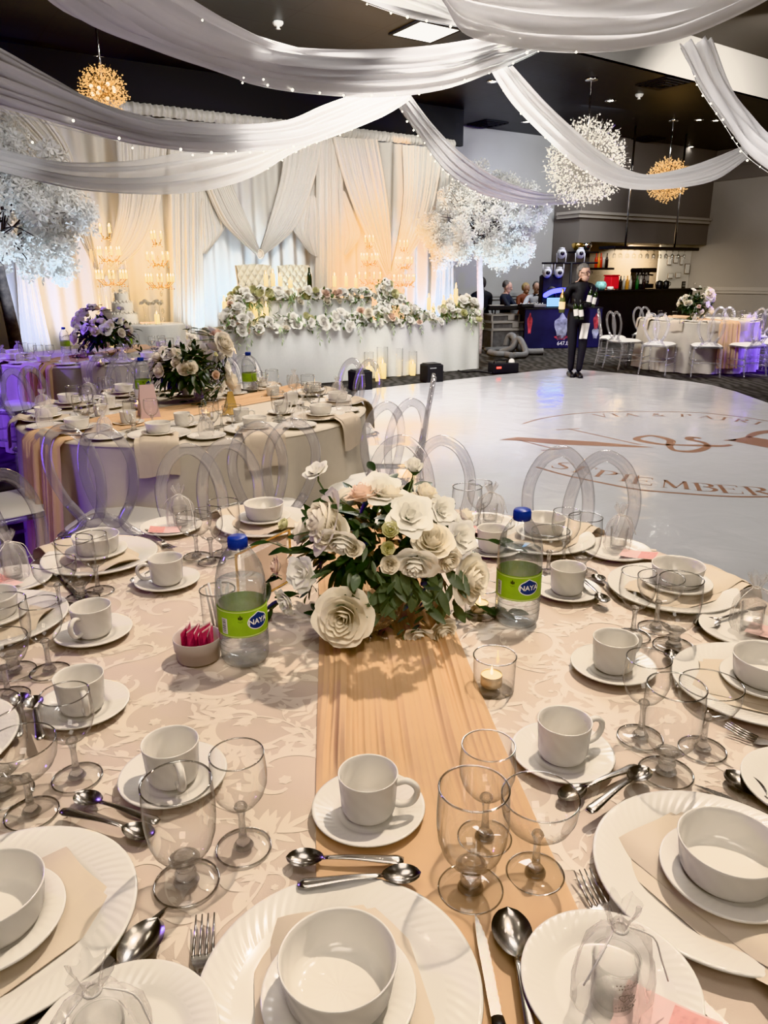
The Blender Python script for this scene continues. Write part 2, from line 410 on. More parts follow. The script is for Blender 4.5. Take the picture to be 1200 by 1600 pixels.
# bulkhead over the bar, with pier and cornice
bk0 = wallpt(0.25, YB_BULK); bk1 = wcorner - DIR * 0.02
depth_b = (YB_WALL - YB_BULK) * DIR.x * 0.98
def slab(p, q, dep, z0, z1, off=0.0):
    g = MB(); c = (p + q) / 2 - NRM * (dep / 2 - off); L = (q - p).length
    g.box((c.x, c.y, (z0 + z1) / 2), (L, dep, z1 - z0), ANG); return g
m_bulk = wall_mat('dimmed_taupe', (0.17, 0.155, 0.145))  # dimness of the bulkhead face put into a darker taupe
struct(slab(bk0, bk1, depth_b, 2.2, ZC, 0).build('wall_bulkhead', m_bulk, smooth=False))
struct(slab(bk0, bk0 + DIR * 0.42, depth_b, 0, 2.2).build('wall_pier', m_bulk, smooth=False))
g = slab(bk0 - DIR * .16, bk1 - DIR * .06, depth_b - .1, 2.80, 2.86, .12); g2 = slab(bk0 - DIR * .10, bk1 - DIR * .06, depth_b - .1, 2.72, 2.80, .07)
b0 = len(g.v); g.v += g2.v; g.f += [tuple(i + b0 for i in f) for f in g2.f]; g.m += g2.m
struct(g.build('trim_2', m_trim, smooth=False))
# chair rail + baseboard on the side wall, chair rail on the back wall
def rail(p, q, z, h, t, nrm):
    g = MB(); c = (p + q) / 2 + nrm * (t / 2); d = q - p; g.box((c.x, c.y, z), (d.length, t, h), math.atan2(d.y, d.x)); 
    c = (p + q) / 2 + nrm * (t * .3); g.box((c.x, c.y, z - h * .9), (d.length, t * .6, h * .8), math.atan2(d.y, d.x)); return g
RN = Vector((-RW.y, RW.x, 0)); RN = -RN if RN.dot(EYE - wcorner) < 0 else RN
struct(rail(wcorner + RW * .05, wcorner + RW * 18, 1.08, .09, .05, RN).build('trim_3', m_trim, smooth=False))
struct(rail(wallpt(.1, YB_WALL), wallpt(.24, YB_WALL), 1.02, .08, .05, NRM).build('trim_4', princ('grey_trim', (.42, .42, .42), .6), smooth=False))
struct(rail(wcorner + RW * .05, wcorner + RW * 18, .08, .12, .02, RN).build('baseboard_right', m_trim, smooth=False))
# frieze band under the ceiling (lighter strip seen above the wall)
struct(rail(wcorner + RW * .02, wcorner + RW * 18, ZC - .22, .4, .06, RN).build('trim_5', m_bulk, smooth=False))

# ------------------------------------------------------------------ dance floor with printed monogram
def floor_gloss():
    mt, nt, out = new_mat('white_vinyl_floor')
    b = nt.nodes.new('ShaderNodeBsdfPrincipled'); b.inputs['Base Color'].default_value = (0.74, 0.73, 0.73, 1); b.inputs['Roughness'].default_value = 0.16
    b.inputs['Coat Weight'].default_value = 0.4; b.inputs['Coat Roughness'].default_value = 0.05
    tc = nt.nodes.new('ShaderNodeTexCoord'); nz = nt.nodes.new('ShaderNodeTexNoise'); nz.inputs['Scale'].default_value = 3.5; nz.inputs['Detail'].default_value = 3; nz.inputs['Distortion'].default_value = 0.6
    bp = nt.nodes.new('ShaderNodeBump'); bp.inputs['Strength'].default_value = 0.25; bp.inputs['Distance'].default_value = 0.02
    nt.links.new(tc.outputs['Object'], nz.inputs[0]); nt.links.new(nz.outputs['Fac'], bp.inputs['Height']); nt.links.new(bp.outputs[0], b.inputs['Normal']); nt.links.new(bp.outputs[0], b.inputs['Coat Normal'])
    nt.links.new(b.outputs[0], out.inputs[0]); return mt
edge = [T(560, 611), T(600, 606.5), T(760, 589), T(874, 577), T(890, 577), T(987, 586), T(1042, 593), T(1083, 598), T(1112, 603), T(1149, 613), T(1174, 622), T(1200, 631)]
edge += [Vector((5.1, 7.2, 0)), Vector((5.2, 5.0, 0)), Vector((4.6, 2.6, 0)), Vector((3.2, 1.5, 0)), Vector((1.2, 1.6, 0)), Vector((.2, 2.6, 0)), Vector((-.25, 5, 0)), Vector((-.5, 8, 0))]
FZ = 0.012
dfl = thing('dance_floor', 'glossy white vinyl dance floor printed with a rose-gold monogram', 'dance floor', (2.7, 6.5, 0))
o0 = Vector((2.7, 6.5, 0))
g = MB(); n_ = len(edge)
g.poly([p - o0 + Vector((0, 0, FZ)) for p in edge[::-1]][::-1])
for i in range(n_):
    p, q = edge[i] - o0, edge[(i + 1) % n_] - o0
    g.poly([p, q, q + Vector((0, 0, FZ)), p + Vector((0, 0, FZ))])
g.build('vinyl_sheet', floor_gloss(), dfl, smooth=False)
m_rg = princ('rose_gold_print', (0.50, 0.28, 0.185), 0.3, 0.35)
def FP(px, py): 
    v = T(px, py, 0) - o0; v.z = FZ + .0008; return v
def ribbon(g, pts, ws, z=None):
    """flat ribbon on the floor through pts with widths ws"""
    n = len(pts); L = []
    for i, p in enumerate(pts):
        t = pts[min(i + 1, n - 1)] - pts[max(i - 1, 0)]; t.z = 0
        if t.length < 1e-9: t = Vector((1, 0, 0))
        t.normalize(); s_ = Vector((-t.y, t.x, 0)); w = ws[i] if isinstance(ws, (list, tuple)) else ws
        L.append((p + s_ * w / 2, p - s_ * w / 2))
    for a, b in zip(L, L[1:]): g.poly([a[0], a[1], b[1], b[0]])
# the N: one heavy diagonal, two hairline stems with serifs
g = MB()
g.poly([FP(780, 689.2), FP(808, 685), FP(932, 692.4), FP(870, 696.6), FP(815, 691)]); g.poly([FP(932, 692.4), FP(1022, 701.3), FP(996, 701.2), FP(870, 696.6)])
ribbon(g, [FP(812, 690), FP(868, 704)], .022); ribbon(g, [FP(888, 672), FP(1000, 697)], .022)
ribbon(g, [FP(869, 673.5), FP(905, 671.5)], .02); ribbon(g, [FP(846, 706), FP(890, 702)], .02)
g.build('monogram_letter', m_rg, dfl, smooth=False)
# the ampersand: drawn script loop
amp = cat_rom([FP(*q) for q in ((1095, 687), (1080, 685.5), (1078, 689), (1100, 694), (1104, 701), (1083, 707.5), (1055, 706), (1046, 699), (1047, 690), (1020, 683), (998, 685.5), (998, 690), (1030, 696), (1060, 697.5), (1100, 698.5), (1128, 699), (1142, 697))], 90)
g = MB(); ribbon(g, amp, [.05 + .03 * math.sin(i / 90 * PI * 5) ** 2 for i in range(91)]); g.build('monogram_ampersand', m_rg, dfl, smooth=False)
# the P, running out of sight
g = MB(); g.poly([FP(1137, 690), FP(1170, 684), FP(1290, 704), FP(1262, 714)]); ribbon(g, cat_rom([FP(1168, 685), FP(1190, 677.5), FP(1240, 676), FP(1275, 685), FP(1240, 694), FP(1215, 697)], 30), [.05 + .09 * math.sin(i / 30 * PI) for i in range(31)])
g.poly([FP(1130, 690), FP(1150, 688), FP(1150, 690.5), FP(1134, 691)]); g.build('monogram_letter', m_rg, dfl, smooth=False)
# ring in two arcs
cc = Vector((2.67, 6.36, 0)) - o0; RR = 1.66
def ringpt(a, r=RR): return cc + Vector((r * math.cos(a), r * math.sin(a), FZ + .0008))
g = MB()
ribbon(g, cat_rom([FP(*q) for q in ((817, 664), (850, 655), (905, 647.5), (965, 645), (1045, 645.2), (1110, 648), (1200, 660), (1300, 683))], 40), .022)
ribbon(g, cat_rom([FP(*q) for q in ((838, 732), (880, 744), (940, 757), (1000, 768), (1070, 774), (1130, 778), (1190, 779), (1300, 777))], 40), .03)
g.build('monogram_ring', m_rg, dfl, smooth=False)
# serif capitals from thick and thin strokes on a 1 x 1.2 grid
LET = {
 'V': [((0, 1), (.5, 0), .16), ((.92, 1), (.5, 0), .05), ((-.1, 1), (.22, 1), .04), ((.72, 1), (1.05, 1), .04)],
 'I': [((.5, 0), (.5, 1), .18), ((.28, 0), (.72, 0), .04), ((.28, 1), (.72, 1), .04)],
 'A': [((.08, 0), (.5, 1), .05), ((.5, 1), (.92, 0), .17), ((.22, .35), (.75, .35), .04), ((-.08, 0), (.24, 0), .04), ((.75, 0), (1.08, 0), .04)],
 'P': [((.2, 0), (.2, 1), .17), ((0, 0), (.42, 0), .04), ((0, 1), (.4, 1), .04), 'arc', (.4, .74, .26)],
 'T': [((.5, 0), (.5, 1), .17), ((.02, 1), (.98, 1), .045), ((.3, 0), (.7, 0), .04), ((.02, 1), (.02, .78), .04), ((.98, 1), (.98, .78), .04)],
 'R': [((.2, 0), (.2, 1), .17), ((0, 0), (.4, 0), .04), ((0, 1), (.4, 1), .04), 'arc', (.4, .75, .25), ((.42, .5), (.95, 0), .16)],
 'E': [((.22, 0), (.22, 1), .17), ((.02, 0), (.9, 0), .045), ((.02, 1), (.86, 1), .045), ((.22, .52), (.66, .52), .04), ((.88, 0), (.9, .24), .04), ((.86, 1), (.86, .8), .04), ((.66, .42), (.66, .62), .04)],
 'M': [((.05, 0), (.12, 1), .05), ((.12, 1), (.52, .05), .16), ((.52, .05), (.9, 1), .05), ((.9, 1), (.96, 0), .17), ((-.08, 0), (.2, 0), .04), ((.8, 0), (1.12, 0), .04)],
 'B': [((.2, 0), (.2, 1), .17), ((0, 0), (.45, 0), .04), ((0, 1), (.42, 1), .04), 'arc', (.4, .77, .23), 'arc', (.42, .27, .27)],
 'S': 'S', '&': '&'}
def letter(ch, pos, a, h):
    ex = Vector((math.cos(a), math.sin(a), 0)); ey = Vector((-math.sin(a), math.cos(a), 0)); w = h * .8
    P = lambda x, y: pos + ex * ((x - .5) * w) + ey * ((y - .5) * h)
    g = MB(); L = LET[ch]
    if L == 'S': ribbon(g, cat_rom([P(*q) for q in ((.85, .78), (.7, .98), (.35, .97), (.2, .74), (.5, .52), (.82, .3), (.7, .03), (.3, .02), (.12, .25))], 30), [.05 * h + .10 * h * math.sin(i / 30 * PI) ** 4 for i in range(31)])
    elif L == '&': ribbon(g, cat_rom([P(*q) for q in ((1, 0), (.6, .35), (.28, .75), (.45, 1), (.62, .8), (.3, .5), (.1, .22), (.35, 0), (.7, .12), (.9, .5))], 36), .09 * h)
    else:
        it = iter(L)
        for e in it:
            if e == 'arc':
                cx, cy, r = next(it); ribbon(g, [P(cx + r * 1.6 * math.sin(t * PI / 12) , cy + r * math.cos(t * PI / 12)) for t in range(13)], [(.045 + .12 * math.sin(t / 12 * PI) ** 2) * h for t in range(13)])
            else: ribbon(g, [P(*e[0]), P(*e[1])], e[2] * h * .85)
    g.build('printed_letter', m_rg, dfl, smooth=False)
for ch, px, py in (('V', 940, 651), ('I', 961, 650.3), ('A', 984, 650), ('&', 1027, 650), ('P', 1072, 651), ('A', 1103, 653.5), ('T', 1131, 656), ('R', 1159, 659), ('I', 1184, 663)):
    p = FP(px, py); a = math.atan2((p - cc).y, (p - cc).x) - PI / 2; letter(ch, p, a * .8 - .05, .17)
for ch, px, py in (('S', 879, 730), ('E', 914, 737), ('P', 948, 743.5), ('T', 977, 749), ('E', 1004, 754), ('M', 1054, 759.5), ('B', 1102, 764), ('E', 1140, 767), ('R', 1184, 770)):
    p = FP(px, py); a = math.atan2((p - cc).y, (p - cc).x) + PI / 2; letter(ch, p, a * .5 - .12, .21)

# ------------------------------------------------------------------ wall drapery behind the head table
def on_drape(px, py, off=0.0):
    p0 = Vector((0, YB_DRAPE, 0)) + NRM * off; return ONPLANE(px, py, p0, NRM)
zt = on_drape(690, 230).z
def panel(name, label, left, right, off, folds, amp, cat='wall drape', mat='drape', nu=None, group=None, seed=0):
    L = cat_rom([on_drape(x, y, off) for x, y in left], 30); Rr = cat_rom([on_drape(x, y, off) for x, y in right], 30)
    rr = random.Random(seed); ph = rr.random() * 6; nu = nu or folds * 8
    def fn(u, v):
        j = min(int(v * 30 + .5), 30); p = L[j].lerp(Rr[j], u)
        uu = u + .02 * math.sin(u * 17 + ph); w = math.sin(uu * folds * 2 * PI + ph)
        return p + NRM * (amp * (abs(w) ** .7 * 2 - 1) + amp * .5 * math.sin(uu * folds * 4.7 + ph * 2))
    g = MB(); g.grid(fn, nu, 30); o = g.build(name, M[mat]); return tag(o, label, cat, group)
pl = on_drape(-60, 300); pr = on_drape(712, 300); W_ = (pr - pl).length
def basefn(u, v):
    p = pl.lerp(pr, u); x = u * W_; w = math.sin(x * 2 * PI / .26 + 1.4 * math.sin(x * 1.3)); z = .02 + v * (zt - .02)
    return Vector((p.x, p.y, z)) + NRM * (.05 * w * (1 - .25 * v) + .025 * math.sin(x * 11 + 2 * math.sin(z)) - .12)
g = MB(); g.grid(basefn, 420, 10); tag(g.build('backdrop_drape', M['drape']), 'tall ivory pleated curtain covering the whole wall behind the head table', 'curtain')
g = MB(); g.tube([pl + NRM * .0 + Vector((0, 0, zt - pl.z + .0)), Vector((pr.x, pr.y, zt))], .05, 10)
panel('drape_swag', 'cream gathered sheer at the end of the wall, tied low behind the tall glowing candelabra', [(-45, 168), (40, 240), (110, 350), (152, 430)], [(70, 172), (110, 235), (135, 330), (157, 430)], .22, 9, .035, seed=1)
panel('drape_swag', 'peach-lit gathered sheer falling from the column to the low tie behind the candelabra', [(178, 180), (185, 300), (178, 360), (157, 430)], [(262, 200), (250, 310), (222, 385), (163, 433)], .16, 9, .035, seed=2)
panel('drape_swag', 'pale blue-lit sheer sweeping from the white column down to the middle tie', [(300, 245), (320, 290), (350, 350), (402, 399)], [(352, 232), (358, 280), (384, 340), (406, 393)], .22, 8, .03, seed=3)
panel('drape_swag', 'white sheer sweeping down to the middle tie above the tufted chairs', [(445, 215), (440, 270), (428, 320), (406, 393)], [(502, 218), (490, 280), (460, 355), (410, 400)], .18, 8, .03, seed=4)
panel('drape_swag', 'ivory sheer sweeping from the textured column to the low tie beside the candelabra', [(520, 214), (536, 275), (562, 345), (603, 432)], [(588, 218), (600, 290), (608, 360), (609, 428)], .22, 9, .03, seed=5)
panel('drape_swag', 'ivory sheer at the tree end of the curtain, gathered to the low tie', [(628, 226), (630, 300), (622, 370), (609, 430)], [(690, 232), (678, 310), (655, 375), (613, 434)], .18, 9, .03, seed=6)
panel('drape_swag', 'small crescent sheer hung between the white column and the middle swag', [(318, 288), (312, 330), (314, 392), (316, 396)], [(326, 292), (342, 325), (352, 352), (322, 397)], .13, 6, .025, seed=7)
panel('drape_swag', 'small crescent sheer hung between the middle swag and textured column', [(476, 306), (462, 335), (456, 356), (484, 396)], [(492, 306), (498, 335), (500, 380), (497, 402)], .13, 6, .025, seed=8)
panel('drape_swag', 'small warm-lit crescent sheer beside the textured column', [(528, 296), (530, 330), (532, 370), (534, 398)], [(538, 300), (552, 335), (562, 368), (540, 399)], .13, 6, .025, seed=9)
panel('drape_column', 'straight peach-lit curtain column beside the candelabra', [(262, 225), (264, 330), (266, 430), (268, 600)], [(318, 228), (318, 330), (318, 430), (322, 600)], .10, 6, .04, seed=10)
panel('drape_column', 'straight textured white curtain column between the two big swags', [(496, 212), (495, 300), (494, 430), (490, 590)], [(534, 214), (536, 300), (538, 430), (540, 590)], .12, 5, .04, seed=11)
panel('drape_column', 'straight curtain column ending the drapery beside the blossom tree', [(690, 230), (682, 330), (676, 430), (672, 562)], [(712, 232), (712, 330), (712, 430), (712, 562)], .10, 4, .04, seed=12)
panel('drape_column', 'white curtain column beside the dark trunk at the end of the wall', [(22, 395), (26, 440), (30, 500), (36, 560)], [(50, 392), (58, 440), (70, 500), (84, 560)], .10, 4, .04, seed=13)
m_tie = princ('tie_band', (.6, .52, .42), .5)
for px, py, lab in ((157, 433, 'gathered fabric tie behind the candelabra by the cake table'), (407, 397, 'gathered fabric tie above the tufted chairs'), (608, 431, 'round tan tie-back knot on the curtain near the blossom tree')):
    g = MB(); c = on_drape(px, py, .26); g.ball(c, .05, 10, 6, (1, .7, 1.1)); g.tube([c + Vector((.05 * math.cos(a), .0, .07 * math.sin(a))) for a in [i * PI / 6 for i in range(12)]], .012, 6, True); tag(g.build('tie_back', m_tie), lab, 'curtain tie')
struct(slab(wallpt(-.62, YB_DRAPE + .25), wallpt(.10, YB_DRAPE + .25), .1, zt + .1, ZC).build('wall_dark_gap', M['matte_black'], smooth=False))  # black strip added to darken the gap between heading and ceiling
# gathered heading along the top
g = MB()
def headfn(u, v):
    p = pl.lerp(pr, u); x = u * W_
    return Vector((p.x, p.y, zt + .01 + .16 * v)) + NRM * (.03 * math.sin(x * 2 * PI / .09) + .02 * math.sin(x * 31) + .06 * math.sin(v * PI) - .1)
g.grid(headfn, 520, 4); tag(g.build('drape_heading', M['drape']), 'gathered ivory curtain heading along the top of the wall drapery', 'curtain')

# ------------------------------------------------------------------ ceiling swags and their fairy lights
SW = {}
def swag(key, name, label, up, lo, d0, d1, folds, mat='swag', amp=.05, seed=0, belly=.0):
    n = 48
    def lift(pts, off):
        L = cat_rom([Vector((x, y, 0)) for x, y in pts], n)
        return [D(p.x, p.y, d0 + (d1 - d0) * i / n + off) for i, p in enumerate(L)]
    A = lift(up, .25); B = lift(lo, 0)
    rr = random.Random(seed); ph = [rr.random() * 6 for _ in range(4)]
    def fn(u, v):
        i = min(int(u * n + .5), n); p = A[i].lerp(B[i], v)
        vv = v + .05 * math.sin(v * 9 + ph[0] + u * 2)
        t = (A[min(i + 1, n)] - A[max(i - 1, 0)]).normalized(); w = (B[i] - A[i]); nn = t.cross(w).normalized()
        if nn.dot(EYE - p) < 0: nn = -nn
        env = .35 + .65 * math.sin(min(max(v, 0.02), .98) * PI)
        s = math.sin(vv * folds * 2 * PI + ph[1] + .6 * math.sin(u * 5)) + .5 * math.sin(vv * folds * 4.3 * PI + ph[2] + u * 3)
        return p + nn * (amp * s * env * min(1, w.length / .5) + belly * math.sin(v * PI))
    g = MB(); g.grid(fn, n, max(folds * 8, 24)); o = g.build(name, M[mat]); tag(o, label, 'ceiling drape'); SW[key] = (A, B); return o
swag('A', 'drape_swag', 'broad white sheer swag sweeping over the purple-lit corner to the central hub', [(250, -30), (350, 28), (420, 62), (470, 72), (560, 77), (660, 73), (740, 62), (800, 48), (868, 60)], [(40, -30), (105, 22), (215, 66), (300, 97), (400, 132), (500, 147), (600, 150), (690, 138), (780, 108), (868, 68)], 4.6, 9.4, 5, amp=.06, seed=21)
swag('B', 'drape_swag', 'long white swag with bright ridged folds crossing above the head table curtain', [(-20, 66), (70, 120), (150, 162), (230, 187), (290, 193), (380, 195), (450, 188), (505, 166), (560, 150), (620, 148)], [(-20, 165), (90, 196), (180, 218), (250, 231), (330, 239), (400, 236), (470, 228), (530, 208), (600, 178), (642, 152)], 5.0, 9.6, 6, amp=.06, seed=22)
swag('C', 'drape_swag', 'thin see-through swag hanging lowest in front of the wall drapery', [(-20, 228), (60, 248), (120, 256), (200, 253), (280, 240), (380, 225), (470, 205), (540, 170), (600, 160)], [(-20, 264), (80, 288), (150, 300), (250, 304), (330, 295), (400, 272), (460, 236), (540, 200), (600, 176)], 6.4, 9.9, 4, 'swag_thin', amp=.05, seed=23)
swag('D', 'drape_swag', 'narrow white swag dropping from the hub to behind the big crystal chandelier', [(642, 148), (680, 198), (720, 238), (760, 268), (800, 288), (850, 301), (900, 303)], [(616, 158), (650, 205), (690, 262), (730, 292), (770, 309), (830, 320), (900, 318)], 9.4, 14.2, 4, amp=.045, seed=24)
swag('E', 'drape_swag', 'bright white swag crossing in front of both crystal chandeliers', [(800, 104), (850, 160), (900, 206), (960, 255), (1010, 273), (1060, 265), (1110, 247), (1168, 226)], [(768, 110), (800, 160), (850, 212), (900, 256), (950, 284), (1000, 294), (1060, 292), (1120, 279), (1168, 246)], 9.2, 9.0, 5, amp=.05, seed=25)
swag('F', 'drape_swag', 'grey-white swag curving down past the ceiling step above the far round table', [(1112, 62), (1140, 138), (1175, 186), (1205, 214), (1250, 240)], [(1060, 70), (1090, 132), (1130, 192), (1170, 246), (1250, 300)], 8.6, 6.8, 3, amp=.05, seed=26)
swag('G', 'drape_swag', 'widest smooth white swag hanging over the ceiling step', [(640, -60), (760, -50), (880, -44), (1000, -48), (1120, -60), (1240, -90)], [(690, -12), (722, 45), (782, 67), (850, 79), (930, 81), (1010, 73), (1090, 50), (1200, -2), (1240, -40)], 5.6, 5.0, 4, amp=.05, seed=27)
swag('H', 'drape_swag', 'short sheer swag beside the square ceiling light panel', [(530, -40), (620, -34), (690, -14), (735, 20), (800, 44), (860, 52)], [(540, -8), (600, 14), (650, 29), (720, 42), (780, 53), (860, 62)], 6.2, 9.2, 3, 'swag_thin', amp=.04, seed=28)

def lights(key, i0, i1, count, label, edge=1, jitter=.02):
    A, B = SW[key]; E_ = B if edge == 1 else A
    pts = [p + (EYE - p).normalized() * .09 - Vector((0, 0, .005)) for p in E_[i0:i1 + 1]]
    t = thing('string_light', label, 'fairy lights', pts[0], 0, 'fairy light strings on the ceiling swags')
    g = MB(); g.tube([p - pts[0] for p in pts], .0025, 4); g.build('wire', M['wire'], t)
    rr = random.Random(i0 * 7 + count); proto = None
    for k in range(count):
        s = k / max(count - 1, 1) * (len(pts) - 1); i = min(int(s), len(pts) - 2); p = pts[i].lerp(pts[i + 1], s - i) - pts[0]
        p += Vector((rr.uniform(-1, 1), 0, rr.uniform(-1, 1))) * jitter
        if proto is None:
            gb = MB(); gb.ball((0, 0, 0), .0085, 6, 4); proto = gb.build('bulb', M['fairy'], t); proto.location = p
        else:
            c = proto.copy(); COL.objects.link(c); c.parent = t; c.location = p
        (c if k else proto).scale = (rr.uniform(.6, 1.25),) * 3
lights('A', 20, 46, 13, 'fairy lights along the lower hem of the broad swag')
lights('A', 6, 14, 3, 'fairy lights caught high inside the broad swag', 0, .3)
lights('B', 18, 47, 19, 'fairy lights along the hem of the ridged long swag')
lights('B', 1, 14, 5, 'fairy lights on the purple-lit end of the ridged long swag', 1, .12)
lights('C', 32, 46, 8, 'fairy lights along the thin low swag near the hub')
lights('D', 2, 46, 26, 'fairy lights along the narrow swag above the blossom tree')
lights('E', 4, 20, 5, 'fairy lights under the bright swag by the big chandelier')
lights('F', 10, 44, 14, 'fairy lights along the hem of the swag beside the ceiling step')
lights('H', 6, 47, 9, 'fairy lights along the short swag by the light panel')
lights('G', 16, 22, 2, 'fairy lights on the widest smooth swag')

# ------------------------------------------------------------------ ceiling fittings
m_panel = emis('panel_light', (1.0, .97, .92), 2.2)
t = thing('ceiling_light', 'square white light panel in the black ceiling', 'ceiling light', tuple(T(665, 48, ZC)), ANG); t['kind'] = 'thing'
g = MB(); g.box((0, 0, -.012), (.62, .62, .02)); g.build('diffuser', m_panel, t, smooth=False)
g = MB()
for x, y, w, h in ((0, .33, .7, .04), (0, -.33, .7, .04), (.33, 0, .04, .62), (-.33, 0, .04, .62)): g.box((x, y, -.012), (w, h, .022))
g.build('frame', M['matte_black'], t, smooth=False)
m_down = emis('downlight', (1.0, .95, .85), 30)
def downlight(px, py, lab, on=True):
    t = thing('downlight', lab, 'ceiling spotlight', tuple(T(px, py, ZC))); 
    g = MB(); g.caps = True; g.lathe([(.10, 0), (.105, -.012), (.07, -.016), (.06, -.006)], 20); g.build('trim_ring', M['chrome'], t)
    g = MB(); g.caps = True; g.lathe([(.0601, -.005), (.0, -.014)], 16); g.build('lens_lamp', m_down if on else M['chrome'], t)
for px, py, lab in ((770, 127, 'small lit downlight beside the bright swag where it leaves the hub'), (954, 157, 'lit downlight just above the big crystal chandelier'), (1092, 187, 'lit downlight between the chandelier and the hanging swag'), (1118, 188, 'lit downlight against the hem of the curving swag'), (1080, 229, 'faint downlight above the small gold chandelier'), (717, 214, 'lit downlight over the blossom tree'), (350, 168, 'lit downlight above the wall drapery heading'), (153, 89, 'lit downlight beside the rod of the amber chandelier'), (822, 190, 'downlight above the tree end of the room')):
    downlight(px, py, lab)
def vent(px, py, lab, s=.6):
    t = thing('ceiling_vent', lab, 'air vent', tuple(T(px, py, ZC)), ANG); t['kind'] = 'thing'
    g = MB(); 
    for k in range(4):
        w = s * (1 - k * .22); z = -.01 - .012 * k
        for x, y, a, b in ((0, w / 2, w, .03), (0, -w / 2, w, .03), (w / 2, 0, .03, w), (-w / 2, 0, .03, w)): g.box((x, y, z), (a, b, .02))
    g.build('grille', M['matte_black'], t, smooth=False)
for px, py, lab in ((1035, 130, 'square black vent near the ceiling step'), (762, 193, 'square black vent above the blossom tree'), (483, 154, 'square black vent between the two long swags'), (25, 92, 'square black vent beyond the purple-lit swag'), (1010, 217, 'square black vent between the two crystal chandeliers')): vent(px, py, lab)
for px, py, lab in ((434, 34, 'small white smoke detector on the black ceiling above the broad swag'), (255, 141, 'small white detector on the black ceiling beside the amber chandelier'), (999, 147, 'small pale sprinkler head above the bar side')):
    g = MB(); g.caps = True; p = T(px, py, ZC); g.lathe([(.07, 0), (.07, -.02), (.05, -.045), (.02, -.05), (.02, -.075), (.035, -.08), (0, -.085)], 18, p); tag(g.build('smoke_detector', princ('detector_white', (.7, .7, .68), .5)), lab, 'smoke detector')
t = thing('security_camera', 'small white dome camera hanging where the swags meet', 'camera', tuple(T(612, 174, ZC) + Vector((0, 0, 0))))
g = MB(); g.caps = True; g.lathe([(.06, 0), (.06, -.06), (.09, -.08), (.09, -.12), (.085, -.16)], 16); g.build('housing', princ('camera_white', (.7, .7, .68), .4), t)
g = MB(); g.ball((0, 0, -.17), .075, 12, 8); g.build('dome', M['black_plastic'], t)
# ------------------------------------------------------------------ tableware prototypes (axis at own origin, bottom at z = 0)
TZ = 0.762
def lathe_obj(name, prof, mat, seg=48, parent=None):
    g = MB(); g.lathe(prof, seg); return g.build(name, mat, parent)
def ring(g, r, z, t, seg=40): g.tube([(r * math.cos(a), r * math.sin(a), z) for a in [2 * PI * i / seg for i in range(seg)]], t, 6, True)
PRO = {}
def plate_prof(Ro, Rw, h, t=.003):
    return [(0, .0005), (Rw * .92, .0), (Rw * .97, .001), (Rw * 1.05, .004), (Ro * .985, h - .002), (Ro, h), (Ro * .995, h + t * .8), (Ro * .97, h + t * .7), (Rw * 1.08, .004 + t + .0015), (Rw, .003 + t * .6), (Rw * .9, .004), (0, .004)]
PRO['charger'] = tag(lathe_obj('charger_plate', plate_prof(.139, .088, .0165), M['charger'], 128), '', 'plate')
PRO['underplate'] = tag(lathe_obj('side_plate', plate_prof(.074, .049, .009), M['plain'], 64), '', 'plate')
PRO['bread'] = tag(lathe_obj('bread_plate', plate_prof(.0855, .055, .012), M['charger'], 64), '', 'plate')
PRO['bread'].data.materials[0] = swirl_porcelain('bread_plate_china', CHINA, 48, 300, 0, .10, .062)
PRO['saucer'] = tag(lathe_obj('saucer', [(0, .0005), (.044, 0), (.047, .0015), (.072, .011), (.0745, .013), (.074, .0148), (.071, .0145), (.048, .0062), (.040, .0045), (.0395, .0035), (.030, .0035), (0, .0035)], M['plain'], 64), '', 'saucer')
PRO['bowl'] = tag(lathe_obj('soup_bowl', [(0, .0015), (.039, .0), (.044, .001), (.0485, .005), (.051, .011), (.0555, .041), (.0567, .0445), (.0560, .0458), (.0545, .0445), (.0530, .039), (.0485, .0115), (.043, .0065), (.034, .005), (0, .0045)], M['bowl'], 64), '', 'bowl')
cup = lathe_obj('coffee_cup', [(0, .001), (.026, .0), (.0285, .0012), (.0335, .006), (.0355, .013), (.0385, .058), (.0392, .0605), (.0384, .0615), (.0372, .060), (.0352, .054), (.0328, .014), (.030, .008), (.022, .006), (0, .0055)], M['cup'], 56)
g = MB(); g.tube(cat_rom([(.036, 0, .048), (.050, 0, .053), (.062, 0, .046), (.0635, 0, .034), (.056, 0, .021), (.043, 0, .016), (.0345, 0, .018)], 24), .0042, 8, flat=((0, 1, 0), 1.25)); g.build('handle', M['china'], cup)
PRO['cup'] = tag(cup, '', 'cup')
def glassware(name, H, foot, stem, bowl, rim, seg=40):
    t = thing(name, '', 'glass'); 
    g = MB(); g.lathe(bowl, seg); g.mi = 1; ring(g, bowl[-1][0], bowl[-1][1], rim * 1.15, seg); g.build('bowl', [M['glass'], M['glass_ring']], t)
    g = MB(); g.lathe(stem, 24); g.build('stem', M['glass_solid'], t)
    g = MB(); g.lathe([(foot, .0012), (foot * .97, .0028), (foot * .6, .004), (stem[0][0], .0062)], seg); g.mi = 1; ring(g, foot, .0016, .0013, seg); g.build('foot', [M['glass'], M['glass_ring']], t)
    return t
GS=.915
PRO['goblet'] = glassware('water_goblet', .16, .037, [(.0, .002), (.015, .0045), (.0125, .009), (.0105, .013), (.0125, .017), (.0105, .021), (.0098, .026), (.013, .031), (.018, .036), (.012, .0395), (.0, .0405)],
    [(.004, .036), (.014, .0365), (.024, .042), (.033, .055), (.0385, .072), (.0405, .092), (.0407, .106), (.0400, .124), (.0388, .140)], .0011)
